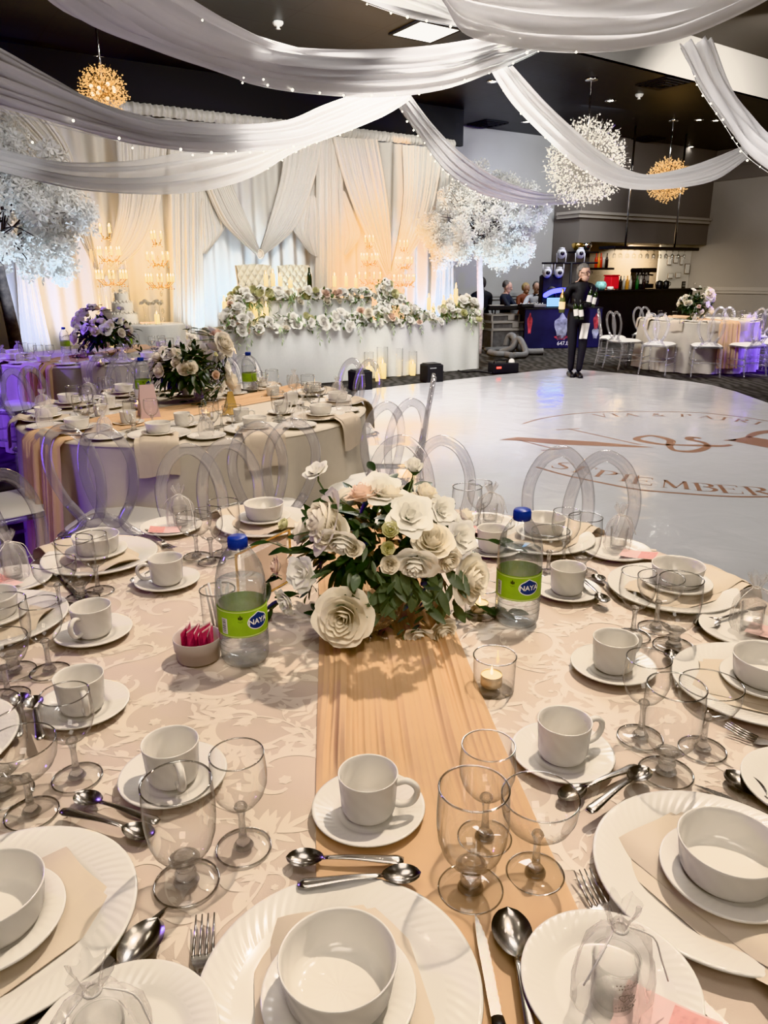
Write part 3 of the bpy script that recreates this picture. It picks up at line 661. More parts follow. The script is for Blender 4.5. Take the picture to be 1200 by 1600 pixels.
PRO['wine'] = glassware('wine_glass', .148, .0335, [(.0, .002), (.0125, .0045), (.010, .009), (.0055, .016), (.0042, .030), (.0042, .048), (.0056, .056), (.0085, .0615), (.007, .065), (0, .066)],
    [(.003, .0605), (.010, .062), (.020, .069), (.029, .081), (.0338, .096), (.0345, .108), (.0333, .124), (.0320, .137)], .0009)
PRO['coupe'] = glassware('coupe_glass', .112, .0335, [(.0, .002), (.0125, .0045), (.010, .009), (.0052, .016), (.0042, .034), (.0045, .050), (.0075, .0575), (.006, .061), (0, .062)],
    [(.003, .0575), (.012, .0585), (.026, .0645), (.0365, .075), (.0425, .088), (.0443, .100), (.0438, .111)], .0009)
# napkin: folded strip lying under the soup plate, running out over the table edge; x = outward
def napkin_mesh(hang=.13, seed=0, w=.172):
    rr = random.Random(seed); path = [(-.088, .0085), (-.02, .0085), (.08, .0085), (.105, .0125), (.137, .0235), (.156, .016), (.176, .006), (.192, -.03), (.2, -hang)]
    P = cat_rom([Vector((x, 0, z)) for x, z in path], 26); ph = rr.random() * 6
    g = MB()
    for lay, (dy, dz, ww) in enumerate(((0, 0, w), (.010 * rr.choice((-1, 1)), .0042, w * .88), (-.006, .0080, w * .70))):
        def fn(u, v):
            j = min(int(v * 26 + .5), 26); p = P[j]; y = (u - .5) * ww * (1 + .08 * math.sin(v * 4 + ph)) + dy
            e = abs(u - .5) * 2
            return Vector((p.x + .004 * math.sin(u * 5 + ph) - lay * .004 * (v < .1), y, p.z + dz + .0030 * math.sin(u * 6 + ph + v * 5) * (1 if v < .75 else 2.2) - dz * .7 * e ** 6))
        g.grid(fn, 12, 26)
    return g
PRO['napkin'] = tag(napkin_mesh().build('napkin', M['napkin']), '', 'napkin')
# cutlery: tip at x = 0, handle along +x
def handle_tube(g, x0, x1, w0, w1, z0=.004, zb=.009):
    n = 12; g.tube([(x0 + (x1 - x0) * i / n, 0, z0 + zb * math.sin(i / n * PI) * (1 - i / n) * 1.2 + .001) for i in range(n + 1)], [w0 + (w1 - w0) * (i / n) ** 1.5 if i < n else w1 * .6 for i in range(n + 1)], 10, flat=((0, 0, 1), .32))
def spoon(name, L, bl, bw, mat):
    g = MB()
    def fn(u, v):
        x = v * bl; c = math.sin(min(1, max(0, v)) * PI) ** .55 * (1 - .18 * (v - .45)); y = (u - .5) * 2 * bw * c
        d = 1 - ((u - .5) * 2) ** 2
        return (x, y, .0105 - .0085 * d * math.sin(v * PI) ** .7 + .002 * v)
    g.grid(fn, 10, 14); handle_tube(g, bl * .96, L, .0032, .0085, .0105, .003); return g.build(name, mat)
PRO['teaspoon'] = tag(spoon('teaspoon', .142, .047, .0155, M['steel']), '', 'spoon')
PRO['tablespoon'] = tag(spoon('tablespoon', .195, .066, .0215, M['steel']), '', 'spoon')
g = MB()
for k in range(4):
    y = (k - 1.5) * .0065
    g.tube([(.0, y, .011), (.02, y, .006), (.045, y * 1.02, .003)], [.0008, .0016, .0018], 6)
g.grid(lambda u, v: (.044 + v * .026, (u - .5) * .0245 * (1 - .72 * v ** 1.6), .003 + .006 * v ** 2), 8, 8); handle_tube(g, .068, .19, .0034, .009, .009, .002)
PRO['fork'] = tag(g.build('dinner_fork', M['steel']), '', 'fork')
kn = thing('steak_knife', '', 'knife')
g = MB(); n = 30
top = [(x, .0095 * min(1, (x / .03) ** .6) - .002, ) for x in [i / n * .125 for i in range(n + 1)]]
for i in range(n):
    x0, x1 = i / n * .125, (i + 1) / n * .125; w0 = .008 * min(1, (x0 / .035) ** .7); w1 = .008 * min(1, (x1 / .035) ** .7)
    s0 = .0007 * (i % 2); s1 = .0007 * ((i + 1) % 2)
    for z, fl in ((.0025, 0), (.0012, 1)):
        q = [(x0, -w0 * .4, z), (x1, -w1 * .4, z), (x1, w1 - s1, z), (x0, w0 - s0, z)]; g.poly(q if not fl else q[::-1])
    g.poly([(x0, -w0 * .4, .0012), (x1, -w1 * .4, .0012), (x1, -w1 * .4, .0025), (x0, -w0 * .4, .0025)])
g.build('blade', M['steel'], kn, smooth=False)
g = MB(); g.tube([(.122 + .1 * i / 8, .002, .0062) for i in range(9)], [.006, .0075, .0078, .0075, .0078, .0085, .009, .0095, .006], 10, flat=((0, 0, 1), .6)); g.build('handle', M['black_plastic'], kn)
PRO['knife'] = kn
# favour: small glass inside an organza pouch, with a card
fb = thing('organza_pouch', '', 'gift pouch')
g = MB()
def pouch(u, v):
    a = u * 2 * PI
    prof = ((.034, 0), (.039, .012), (.0385, .038), (.034, .062), (.022, .082), (.0065, .092), (.010, .100), (.0155, .110), (.017, .117))
    t = v * 8; i = min(int(t), 7); f = t - i; r = prof[i][0] * (1 - f) + prof[i + 1][0] * f; z = prof[i][1] * (1 - f) + prof[i + 1][1] * f
    k = .06 + .16 * v; r *= 1 + k * math.sin(a * 7 + v * 3) + .06 * math.sin(a * 3 + 1)
    if v > .65: z += .005 * math.sin(a * 5)
    return (r * math.cos(a), r * math.sin(a) * .82, z + .0015)
g.grid(pouch, 56, 24, True); g.build('pouch', M['organza'], fb)
g = MB(); ring(g, .0068, .092, .0015, 14); g.tube(cat_rom([(.006, 0, .092), (.030, -.010, .08), (.038, -.016, .055), (.043, -.022, .035)], 12), .0009, 5); g.tube(cat_rom([(-.006, 0, .092), (-.03, -.012, .08), (-.044, -.012, .055)], 12), .0009, 5)
g.build('ribbon', princ('satin_ribbon', (.82, .78, .74), .4), fb)
PRO['pouch'] = fb
sg = thing('shot_glass', '', 'glass')
g = MB(); g.lathe([(0, .0006), (.0185, .0006), (.0195, .002), (.0215, .055)], 28); ring(g, .0215, .055, .0011, 28); g.lathe([(0, .008), (.0178, .0085), (.0205, .055)], 28); g.build('tumbler', M['glass'], sg)
def heart(s):
    return [(s * 16 * math.sin(t) ** 3 / 17, s * (13 * math.cos(t) - 5 * math.cos(2 * t) - 2 * math.cos(3 * t) - math.cos(4 * t)) / 17) for t in [2 * PI * i / 24 for i in range(24)]]
g = MB()
for ox, oz, s in ((-.2, .03, .0052), (.22, .026, .0038)):
    pts = []
    for x, z in heart(s):
        a = -PI / 2 + ox + x / .0205; r = .0202 + .0013 * (oz + z) / .055; pts.append((r * math.cos(a) * 1.012, r * math.sin(a) * 1.012, oz + z))
    g.tube(pts, .00035, 4, True)
for oz, w in ((.041, .5), (.045, .62), (.018, .55), (.0145, .4)):
    for k in range(9):
        a = -PI / 2 + (k / 8 - .5) * 2 * w; r = .0206 + .0013 * oz / .055; g.tube([(r * math.cos(a), r * math.sin(a), oz), (r * math.cos(a + .06), r * math.sin(a + .06), oz + .0012 * (k % 2))], .0004, 4)
g.build('printed_hearts', princ('brown_print', (.12, .08, .06), .6), sg); PRO['shot'] = sg
def card(name, w, h, mats, bend=.006):
    t = thing(name, '', 'card')
    g = MB(); g.grid(lambda u, v: ((u - .5) * w, (v - .5) * h, .0015 + bend * (u * 1.3 - .3) ** 2), 6, 4); g.build('card_sheet', mats[0], t)
    g = MB(); g.grid(lambda u, v: ((u * .46 + .02) * w, (v * .9 - .45) * h, .0023 + bend * ((u * .46 + .52) * 1.3 - .3) ** 2), 4, 3); g.build('printed_panel', mats[1], t); return t
PRO['card'] = card('thank_you_card', .085, .055, (M['pink_pale'], M['pink_card']))

# ------------------------------------------------------------------ acrylic chair: two overlapping rings, white seat pad
CH = thing('acrylic_chair', '', 'chair')
def chair():
    t = CH
    def back(x, z):   # back plane leans away; front of the chair is +y
        return Vector((x, -.19 - (z - .46) * .17, z))
    LOBE = [(.078, .893), (.132, .862), (.166, .795), (.172, .725), (.156, .645), (.118, .560), (.060, .492), (.020, .505), (-.012, .575), (-.030, .66), (-.032, .74), (-.010, .825), (.032, .878)]
    for s in (-1, 1):
        P_ = [Vector((s * x, z, 0)) for x, z in LOBE]; n_ = len(P_); pts = []
        for i in range(n_):
            p0, p1, p2, p3 = P_[i - 1], P_[i], P_[(i + 1) % n_], P_[(i + 2) % n_]
            for q in range(4):
                f = q / 4; c = 0.5 * ((2 * p1) + (p2 - p0) * f + (2 * p0 - 5 * p1 + 4 * p2 - p3) * f * f + (3 * p1 - p0 - 3 * p2 + p3) * f ** 3)
                pts.append(back(c.x, c.y) + Vector((0, s * .004, 0)))
        g = MB(); g.tube(pts, .0195, 12, True, flat=((0, 1, .17), .55), sq=.42); g.build('back_ring', M['acrylic'], t, 'auto')
        g = MB(); g.tube(cat_rom([back(s * .128, .575), back(s * .088, .515), back(s * .10, .475), Vector((s * .15, -.185, .44)), Vector((s * .185, -.19, .39)), Vector((s * .19, -.2, .20)), Vector((s * .2, -.24, 0))], 24), [.0185] * 10 + [.0175] * 6 + [.013] * 9, 8); g.build('leg', M['acrylic'], t)
        g = MB(); g.tube([(s * .19, .19, .43), (s * .192, .20, .2), (s * .195, .215, 0)], [.017, .014, .011], 8); g.build('leg', M['acrylic'], t)
        for z in (.16, .25):
            g = MB(); g.tube([(s * .192, -.205, z), (s * .193, .20, z)], .0085, 6); g.build('stretcher', M['acrylic'], t)
    for y in (-.205, .2):
        g = MB(); g.tube([(-.19, y, .21), (.19, y, .21)], .0085, 6); g.build('stretcher', M['acrylic'], t)
    g = MB(); g.tube(cat_rom([(-.135, -.185, .44), (-.08, -.19, .50), (0, -.195, .525), (.08, -.19, .50), (.135, -.185, .44)], 14), .012, 6); g.build('lower_arch', M['acrylic'], t)
    g = MB(); g.box((0, 0, .43), (.41, .41, .03), 0, .012); g.build('seat_frame', M['acrylic'], t)
    def pad(u, v):
        x = (u - .5) * 2; y = (v - .5) * 2
        q = (abs(x) ** 5 + abs(y) ** 5) ** .2; q = max(q, 1e-6); m_ = max(abs(x), abs(y)); s_ = m_ / q
        X, Y = x * s_ * .205, y * s_ * .205
        return (X, Y, .449 + .032 * (1 - min(1, m_) ** 6))
    g = MB(); g.grid(pad, 14, 14); 
    g.grid(lambda u, v: ((lambda p, k: (p[0], p[1], .449 - .004 * k if k else .449))(pad(*( (u * 4, 0) if u < .25 else (1, u * 4 - 1) if u < .5 else (3 - u * 4, 1) if u < .75 else (0, 4 - u * 4))), v)), 48, 1)
    g.build('seat_pad', M['cushion'], t)
chair()
def chair_at(x, y, face, label, group, s=1.0):
    """face: angle of the sitting direction (chair front)"""
    return dup(CH, (x, y, 0), face - PI / 2, label, group, s)

def put(kind, p, rz, label, group, z=None, scale=None, rot=None):
    if z is not None: p = Vector((p[0], p[1], z))
    return dup(PRO[kind], tuple(p), rz, label, group, scale, rot)
# ------------------------------------------------------------------ the round tables
def damask(g, R_, z, seed, nmax=999):
    """acanthus scroll figure woven into the cloth: flat leaf shapes just above the ground weave"""
    rr = random.Random(seed); cnt = [0]
    def up(q):
        n = (Vector(q[1]) - Vector(q[0])).cross(Vector(q[2]) - Vector(q[0])) + (Vector(q[2]) - Vector(q[0])).cross(Vector(q[3]) - Vector(q[0]))
        n2 = (Vector(q[2]) - Vector(q[1])).cross(Vector(q[3]) - Vector(q[1]))
        if abs(n.z) < 1e-7 or n.z * n2.z <= 0: return
        for tr in ((q[0], q[1], q[2]), (q[0], q[2], q[3])):
            nz = (Vector(tr[1]) - Vector(tr[0])).cross(Vector(tr[2]) - Vector(tr[0])).z
            if abs(nz) > 2e-9: g.poly(tr if nz > 0 else tr[::-1])
    def leafshape(p, a, L, w, bend=0.0):
        cnt[0] += 1; zz = z + .0002 + .0005 * ((cnt[0] * .6180339887) % 1)
        A, B = [], []
        for i in range(6):
            t = i / 5; x = L * t; off = bend * L * t * t; ww = w * math.sin(PI * (t * .85 + .12)) ** 1.1
            A.append((x, off + ww)); B.append((x, off - ww))
        ca, sa = math.cos(a), math.sin(a)
        Q = [(p[0] + x * ca - y * sa, p[1] + x * sa + y * ca, zz) for x, y in A + B[::-1]]
        if all(q[0] ** 2 + q[1] ** 2 < R_ * R_ for q in Q):
            for i in range(5): up([Q[11 - i], Q[10 - i], Q[i + 1], Q[i]])
    def band(pts, ws):
        cnt[0] += 1; zz = z + .0002 + .0005 * ((cnt[0] * .6180339887) % 1)
        n = len(pts); L = []
        for i in range(n):
            t = (pts[min(i + 1, n - 1)] - pts[max(i - 1, 0)]).normalized(); s_ = Vector((-t.y, t.x, 0)); w = ws(i / (n - 1))
            L.append((pts[i] + s_ * w, pts[i] - s_ * w))
        for a, b in zip(L, L[1:]):
            if max(a[0].length, b[0].length) < R_: up([(a[1].x, a[1].y, zz), (b[1].x, b[1].y, zz), (b[0].x, b[0].y, zz), (a[0].x, a[0].y, zz)])
    def scroll(cx, cy, a0, s, fl):
        # spiral with an outgoing stem, leaves sprouting outside, rosette in the eye
        pts = []
        for i in range(34):
            t = i / 33; th = a0 + fl * t * 4.9; r = s * (.24 + .76 * t ** .8) * .085
            pts.append(Vector((cx + r * math.cos(th), cy + r * math.sin(th), 0)))
        end = pts[-1]; tg = (pts[-1] - pts[-2]).normalized()
        for k in range(1, 9):
            a = fl * -.16 * k; d = Vector((tg.x * math.cos(a) - tg.y * math.sin(a), tg.x * math.sin(a) + tg.y * math.cos(a), 0)); end = end + d * .019 * s; pts.append(end)
        band(pts, lambda t: s * (.0018 + .0050 * math.sin(PI * min(1, t * 1.1 + .05)) ** .8))
        for k in range(9, len(pts) - 1, 3):
            t = (pts[k + 1] - pts[k - 1]).normalized(); a = math.atan2(t.y, t.x)
            leafshape(pts[k], a - fl * (.75 + .3 * rr.random()), s * (.026 + .018 * (k % 2)), s * .0075, fl * .25)
            leafshape(pts[k], a - fl * .3, s * .03, s * .005, -fl * .2)
        for k in range(3): leafshape(pts[-1], math.atan2(tg.y, tg.x) + fl * (-1.5 + .55 * k), s * (.05 - .01 * abs(k - 1)), s * .008, fl * .2)
        for k in range(6): leafshape((cx, cy), a0 + k * PI / 3, s * .0115, s * .0052)
    def acanthus(cx, cy, a, s):
        for k in (-3, -2, -1, 0, 1, 2, 3): leafshape((cx - .01 * abs(k) * math.cos(a), cy - .01 * abs(k) * math.sin(a)), a + k * .42, s * (.075 - .010 * abs(k)), s * .0085, .18 * (1 if k > 0 else -1 if k < 0 else 0))
    st = .165; n_ = int(R_ / st) + 2
    for i in range(-n_, n_ + 1):
        for j in range(-n_, n_ + 1):
            x = (i + .5 * (j % 2)) * st + rr.uniform(-.012, .012); y = j * st * .86 + rr.uniform(-.012, .012)
            if x * x + y * y > (R_ + .1) ** 2: continue
            fl = 1 if (i + j) % 2 else -1
            scroll(x, y, (i * 1.3 + j * 2.1), .88, fl); acanthus(x + .083, y + .04, (i * 2.0 + j * .9), .62)
            scroll(x - .08, y - .045, i + j * 1.7, .42, -fl)
def tablecloth(c, R_, label, pattern, nf, seed, mats):
    g = MB(); rr = random.Random(seed); zt_ = .760
    g.lathe([(0, zt_), (R_ * .5, zt_), (R_ * .97, zt_), (R_ * .993, zt_ - .003), (R_, zt_ - .012)][::-1], 120)
    ph = rr.random() * 6
    def sk(u, v):
        a = u * 2 * PI; f = math.sin(a * nf + ph + .8 * math.sin(a * 3)); k = v ** .8
        r = R_ - .004 + k * (.02 + .045 * f + .012 * math.sin(a * nf * 2.3 + ph))
        return (r * math.cos(a), r * math.sin(a), (zt_ - .012) * (1 - v) + .012 * v)
    g.grid(sk, 240, 12, True)
    if pattern:
        g.mi = 1; damask(g, R_ * .985, zt_, seed)
    nf0 = len(g.f)
    o = g.build('tablecloth', mats, None, True, (c[0], c[1], 0)); tag(o, label, 'tablecloth')
    for pg in o.data.polygons:
        if pg.material_index == 1: pg.use_smooth = False
    # the table under it
    return o
def table_under(c, R_, label):
    t = thing('banquet_table', label, 'table', (c[0], c[1], 0))
    g = MB(); g.caps = True; g.lathe([(R_ - .03, .715), (R_ - .015, .72), (R_ - .015, .745), (R_ - .03, .752)], 48); g.build('tabletop', princ('plywood', (.3, .2, .12), .6), t)
    for k in range(4):
        a = PI / 4 + k * PI / 2; g = MB(); g.tube([(.45 * math.cos(a), .45 * math.sin(a), .715), (.5 * math.cos(a), .5 * math.sin(a), 0)], .018, 8); g.build('leg', M['black_plastic'], t)
C1 = Vector((-.05, 1.30, 0)); C2 = Vector((-1.0, 3.99, 0)); C3 = Vector((-2.62, 6.95, 0)); C4 = Vector((5.05, 12.15, 0)); RT_ = .905
table_under(C1, RT_, 'round banquet table hidden under the scroll-patterned cloth in front')
tablecloth(C1, RT_, 'beige damask cloth with pale scrolling leaves on the front round table', True, 17, 3, [M['cloth'], M['cloth_fig']])
for c, lab, lab2, sd in ((C2, 'ivory cloth hanging in folds on the middle round table', 'round table under the middle ivory cloth', 5), (C3, 'purple-lit ivory cloth on the round table by the wall drapery', 'round table under the purple-lit cloth', 6), (C4, 'ivory cloth in deep folds on the far round table by the bar', 'round table under the far cloth by the bar', 8)):
    table_under(c, RT_, lab2); tablecloth(c, RT_, lab, False, 15, sd, [M['skirt']])

# ---- gold-peach gauze runners
def runner(c, a0, label, w0, w1, l0, l1, hang0, hang1, bend=0.0, seed=0, flat=()):
    """along local +y; l0..l1 on the table (rim at RT_), hanging hang0 / hang1 below the rim"""
    g = MB(); rr = random.Random(seed); ph = [rr.random() * 6 for _ in range(8)]
    S = []
    if hang0: S += [(-RT_ - .02 - .09 * hang0, .76 - hang0), (-RT_ - .018, .74), (-RT_ + .008, .764)]
    else: S += [(l0, .7635)]
    k = 60 if flat else 26; a, b = (-RT_ + .03 if hang0 else l0 + .02), (RT_ - .03 if hang1 else l1)
    S += [(a + (b - a) * i / k, .7635) for i in range(k + 1)]
    if hang1: S += [(RT_ - .008, .764), (RT_ + .018, .74), (RT_ + .02 + .09 * hang1, .76 - hang1)]
    n = len(S) - 1
    def fn(u, v):
        i = min(int(v * n + .5), n); y, z = S[i]; w = w0 + (w1 - w0) * v; x = (u - .5) * w * (1 + .03 * math.sin(v * 6 + ph[0])) + bend * (v - .5) ** 2 + .012 * math.sin(v * 7 + ph[1]) * (1 - abs(u - .5))
        q = u + .025 * math.sin(v * 5 + ph[2] + u * 4) + .01 * math.sin(v * 17 + ph[3])
        rid = 0
        for f, am, p in ((9.5, .50, 4), (15.7, .34, 5), (27, .16, 6)):
            s = math.sin(q * f * PI + ph[p] + 1.2 * math.sin(v * (2.5 + p) + p)); rid += am * (.5 + .5 * s if p < 6 else (1 - abs(s)) ** 2)
        h = .0290 * rid * (.65 + .35 * math.sin(v * 9 + u * 5 + ph[7]))
        for fx, fy, fr in flat:
            dd = math.hypot(x - fx, y - fy) / fr; h *= min(1, max(.0, (dd - 1) * 4))
        h = .0006 + h * min(1, min(u, 1 - u) * 14)
        if z > .75: return (x, y, z + h)
        return (x, y + (h * 1.8 if y > 0 else -h * 1.8), z)
    g.grid(fn, 200 if flat else 110, n); o = g.build('table_runner', M['runner'], None, True, (c[0], c[1], 0), a0); return tag(o, label, 'table runner')
def ru(p, r):
    d = p - Vector((C1.x + .055, C1.y, 0)); c_, s_ = math.cos(-.10), math.sin(-.10); return (d.x * c_ - d.y * s_, d.x * s_ + d.y * c_, r)
rA = T(515, 1345, TZ); rB = T(765, 1345, TZ)
ra = math.atan2(1.0, -.075)
runner((C1.x + .055, C1.y), 0.10, 'peach gauze runner with long ripples under the white flowers on the front table', .285, .275, -RT_, RT_, .3, .25, .03, 3, [ru(T(576, 1272, TZ), .09), ru(T(530, 1525, TZ), .17), ru(T(735, 1390, TZ), .04), ru(T(757, 1310, TZ), .04), ru(T(836, 1366, TZ), .04), ru(T(790, 1470, TZ), .05), ru(T(800, 1560, TZ), .05), ru(T(952, 1545, TZ), .12), ru(T(560, 1370, TZ), .06), ru(T(640, 1370, TZ), .06)])
runner((C2.x, C2.y), -.62, 'peach gauze runner hanging off the middle table behind the ivory chair backs', .30, .30, -RT_, RT_, .62, .4, 0, 4)
runner((C4.x, C4.y), .10, 'gold-tan runner hanging to the carpet from the far table by the bar', .34, .34, -RT_, RT_, .66, .4, 0, 5)
runner((C3.x, C3.y), -.2, 'runner under the purple-lit flowers on the table by the wall drapery', .30, .30, -RT_, RT_, .4, .4, 0, 6)

# ------------------------------------------------------------------ place settings, front table
def setting(c, ang, seat, grp, rc=.745, what='cnub', z=TZ, nseed=0, sc_=1.0, at=None):
    p = Vector((c[0] + rc * math.cos(ang), c[1] + rc * math.sin(ang), z))
    if at is not None: p = Vector((at.x, at.y, z)); ang = math.atan2(at.y - c[1], at.x - c[0])
    if 'c' in what: put('charger', p, ang, 'large white plate with fluted rim at ' + seat, 'fluted dinner plates ' + grp)
    if 'n' in what: put('napkin', p + Vector((0, 0, .0002)), ang + R(12 * math.sin(7 * ang)), 'folded ivory napkin under the soup bowl at ' + seat, 'folded napkins ' + grp)
    if 'u' in what: put('underplate', p + Vector((.012*math.cos(ang), .012*math.sin(ang), .0185)), ang, 'small white plate beneath the soup bowl at ' + seat, 'soup underplates ' + grp)
    if 'b' in what: put('bowl', p + Vector((.010*math.cos(ang), .010*math.sin(ang), .0225)), ang, 'white straight-sided soup bowl at ' + seat, 'soup bowls ' + grp)
SEAT = {'A': 'the front seat on the peach runner', 'B': 'the front corner seat on the dance-floor side', 'C': 'the second seat along the dance-floor side', 'D': 'the third seat along the dance-floor side',
        'E': 'the fourth seat along the dance-floor side', 'F': 'the seat hidden behind the white flowers', 'G': 'the seat behind the gold-framed card', 'H': 'the fourth seat along the purple-lit side',
        'I': 'the third seat along the purple-lit side', 'J': 'the second seat along the purple-lit side', 'K': 'the front corner seat on the purple-lit side'}
AN = dict(A=-88, B=-53.5, C=-17, D=16, E=48.5, F=80, G=111, H=145, I=176, J=209, K=243.5)
CPX = dict(A=(531, 1548), B=(1119, 1366), C=(1184, 1069), D=(1050, 919), E=(846, 840), G=(415, 816), H=(157, 869), I=(-6, 969), K=(6, 1440))
G1 = 'on the front table'
for k, a in AN.items():
    rc = .745 if k not in 'JF' else .74
    setting(C1, R(a), SEAT[k], G1, rc, at=T(*CPX[k], .774) if k in CPX else None)
# coffee cups on saucers
for k, px, py, ha in (('A', 576, 1272, -8), ('K', 272, 1220, -62), ('J', 130, 1110, -60), ('I', 147, 993, -105), ('H', 262, 912, 205), ('B', 878, 1185, 18), ('C', 957, 1047, 30), ('D', 885, 927, 70), ('E', 768, 862, 100)):
    p = T(px, py, TZ); put('saucer', p, 0, 'white saucer under the coffee cup at ' + SEAT[k], 'saucers on the front table')
    put('cup', (p.x, p.y, TZ + .0042), R(ha), 'white coffee cup with a loop handle at ' + SEAT[k], 'coffee cups on the front table')
GL = [('goblet', 'A', 735, 1390), ('wine', 'A', 757, 1310), ('coupe', 'A', 836, 1366), ('goblet', 'K', 292, 1380), ('wine', 'K', 381, 1325),
      ('coupe', 'J', 50, 1272), ('wine', 'J', 121, 1216), ('goblet', 'J', 8, 1240), ('goblet', 'I', 22, 1050), ('wine', 'I', 78, 1050), ('coupe', 'I', 14, 1090),
      ('goblet', 'H', 128, 936), ('wine', 'H', 154, 925), ('coupe', 'H', 95, 953), ('coupe', 'G', 308, 870), ('wine', 'G', 331, 879), ('goblet', 'G', 354, 866),
      ('goblet', 'B', 1040, 1208), ('wine', 'B', 1000, 1153), ('coupe', 'B', 1097, 1172), ('wine', 'C', 988, 995), ('goblet', 'C', 1052, 1010), ('coupe', 'C', 1024, 982),
      ('coupe', 'D', 856, 898), ('goblet', 'D', 908, 895), ('wine', 'D', 880, 882), ('goblet', 'E', 728, 838), ('wine', 'E', 748, 828)]
GN = dict(goblet='big clear water goblet at ', wine='slender clear wine glass at ', coupe='shallow clear coupe glass at ')
for kind, k, px, py in GL: put(kind, T(px, py, TZ), rnd.uniform(0, 6), GN[kind] + SEAT[k], {'goblet': 'water goblets', 'wine': 'wine glasses', 'coupe': 'coupe glasses'}[kind] + ' on the front table')
def cutlery(kind, tx, ty, ex, ey, label, z=0.0, pitch=0.0):
    p = T(tx, ty, TZ + z + .0006); e = T(ex, ey, TZ + z); d = e - p; a = math.atan2(d.y, d.x)
    return put(kind, p, a, label, {'teaspoon': 'teaspoons', 'tablespoon': 'soup spoons', 'fork': 'forks', 'knife': 'steak knives'}[kind] + ' on the front table')
cutlery('teaspoon', 447, 1350, 655, 1358, 'teaspoon pointing away from the front cup, bowl over the bare cloth')
cutlery('teaspoon', 658, 1374, 458, 1396, 'teaspoon with its handle under the front dinner plate', .009)
cutlery('fork', 322, 1440, 305, 1650, 'dinner fork on the bare cloth beside the front dinner plate')
cutlery('knife', 742, 1430, 785, 1660, 'serrated black-handled knife on the peach runner', .007)
cutlery('tablespoon', 792, 1428, 835, 1660, 'large soup spoon on the peach runner beside the knife', .005)
cutlery('teaspoon', 1012, 1208, 893, 1300, 'teaspoon by the front corner cup on the dance-floor side, bowl toward the goblet', .009)
cutlery('teaspoon', 872, 1257, 985, 1212, 'teaspoon crossed under another beside the coupe on the runner')
cutlery('fork', 908, 1370, 985, 1500, 'fork tucked under the pouch between plate and bread plate')
cutlery('knife', 1085, 1228, 1210, 1285, 'knife blade showing beyond the front corner dinner plate, dance-floor side')
cutlery('tablespoon', 1133, 1212, 1290, 1330, 'soup spoon beside the front corner dinner plate on the dance-floor side')
cutlery('fork', 1133, 1140, 1260, 1190, 'fork below the second dinner plate along the dance-floor side')
cutlery('teaspoon', 1047, 1022, 1066, 1110, 'teaspoon seen through the goblets beside the second dance-floor side plate')
cutlery('teaspoon', 928, 903, 985, 952, 'teaspoon near the third dance-floor side saucer, bowl toward the bottle')
cutlery('teaspoon', 948, 948, 900, 905, 'teaspoon lying by the third dance-floor side dinner plate', .009)
cutlery('tablespoon', 1085, 985, 1180, 960, 'soup spoon half under the third dance-floor side plate')
cutlery('teaspoon', 119, 1250, 280, 1308, 'teaspoon beside the goblet at the purple-lit front corner, bowl raised')
cutlery('teaspoon', 242, 1316, 112, 1282, 'teaspoon lying lower beside the goblet at the purple-lit front corner', .0)
cutlery('knife', 262, 1418, 60, 1600, 'knife leaning from the purple-lit corner plate toward the fork')
cutlery('tablespoon', 248, 1445, 150, 1590, 'soup spoon catching the light beside the purple-lit corner plate')
cutlery('teaspoon', 32, 1090, 30, 1180, 'upright-looking teaspoon behind the purple-lit coupe, near the table rim')
cutlery('teaspoon', 52, 1095, 68, 1180, 'second teaspoon behind the purple-lit coupe, closer to the cup', .009)
cutlery('knife', 130, 940, 92, 898, 'purple-glinting knife behind the fourth purple-lit goblet')
cutlery('teaspoon', 206, 916, 250, 892, 'teaspoon by the saucer of the fourth purple-lit seat')
cutlery('fork', 272, 862, 235, 838, 'fork behind the purple-lit plate close to the gold-framed card')
cutlery('knife', 1040, 1520, 1112, 1592, 'knife handle sticking out under the front bread plate')
# bread plates with favours
for px, py, lab in ((950, 1563, 'bread plate under the pouch between the front and corner seats'), (195, 1662, 'bread plate at the bottom edge with printed pouch and glass'), (1262, 1240, 'bread plate at the picture edge below the second dance-floor seat'), (1163, 990, 'bread plate between second and third dance-floor seats'), (962, 865, 'bread plate between third and fourth dance-floor seats'), (758, 822, 'bread plate beyond the flowers with pink card'), (268, 828, 'bread plate behind the purple-lit side plate with pink card'), (22, 912, 'bread plate with pink card near the purple-lit empty chair')):
    put('bread', T(px, py, TZ), 0, lab, 'bread plates on the front table', z=TZ + (.001 if py < 1500 else .011))
PZ = TZ + .006
def favour(px, py, ha, where, cardpx=None, glass=True, dz=0):
    p = T(px, py, PZ + dz); put('pouch', p, R(ha), 'ribbon-tied organza pouch ' + where, 'organza favour pouches on the front table')
    if glass: put('shot', p + Vector((0, 0, .002)), R(ha), 'printed shot glass ' + where, 'favour glasses on the front table')
    if cardpx:
        q = T(cardpx[0], cardpx[1], PZ + dz + .006); put('card', q, R(cardpx[2]), 'coral and pale pink card ' + where, 'pink cards on the front table')
favour(955, 1568, 20, 'on the front bread plate beside the runner', (1040, 1605, -35), dz=.011)
favour(165, 1672, 30, 'on the bread plate at the bottom edge near the fork', None, dz=.011)
favour(1172, 985, 0, 'on the bread plate between second and third dance-floor-side seats', (1205, 990, -40))
favour(965, 858, 40, 'on the bread plate by the single far acrylic chair', (998, 868, -30))
favour(765, 818, 10, 'just beyond the flowers on the dance-floor side', (742, 828, 160))
favour(283, 822, 0, 'behind the purple-lit side plates by the acrylic chairs', (258, 829, 190))
favour(22, 905, 60, 'near the empty acrylic chair on the purple-lit side', (2, 912, 150))

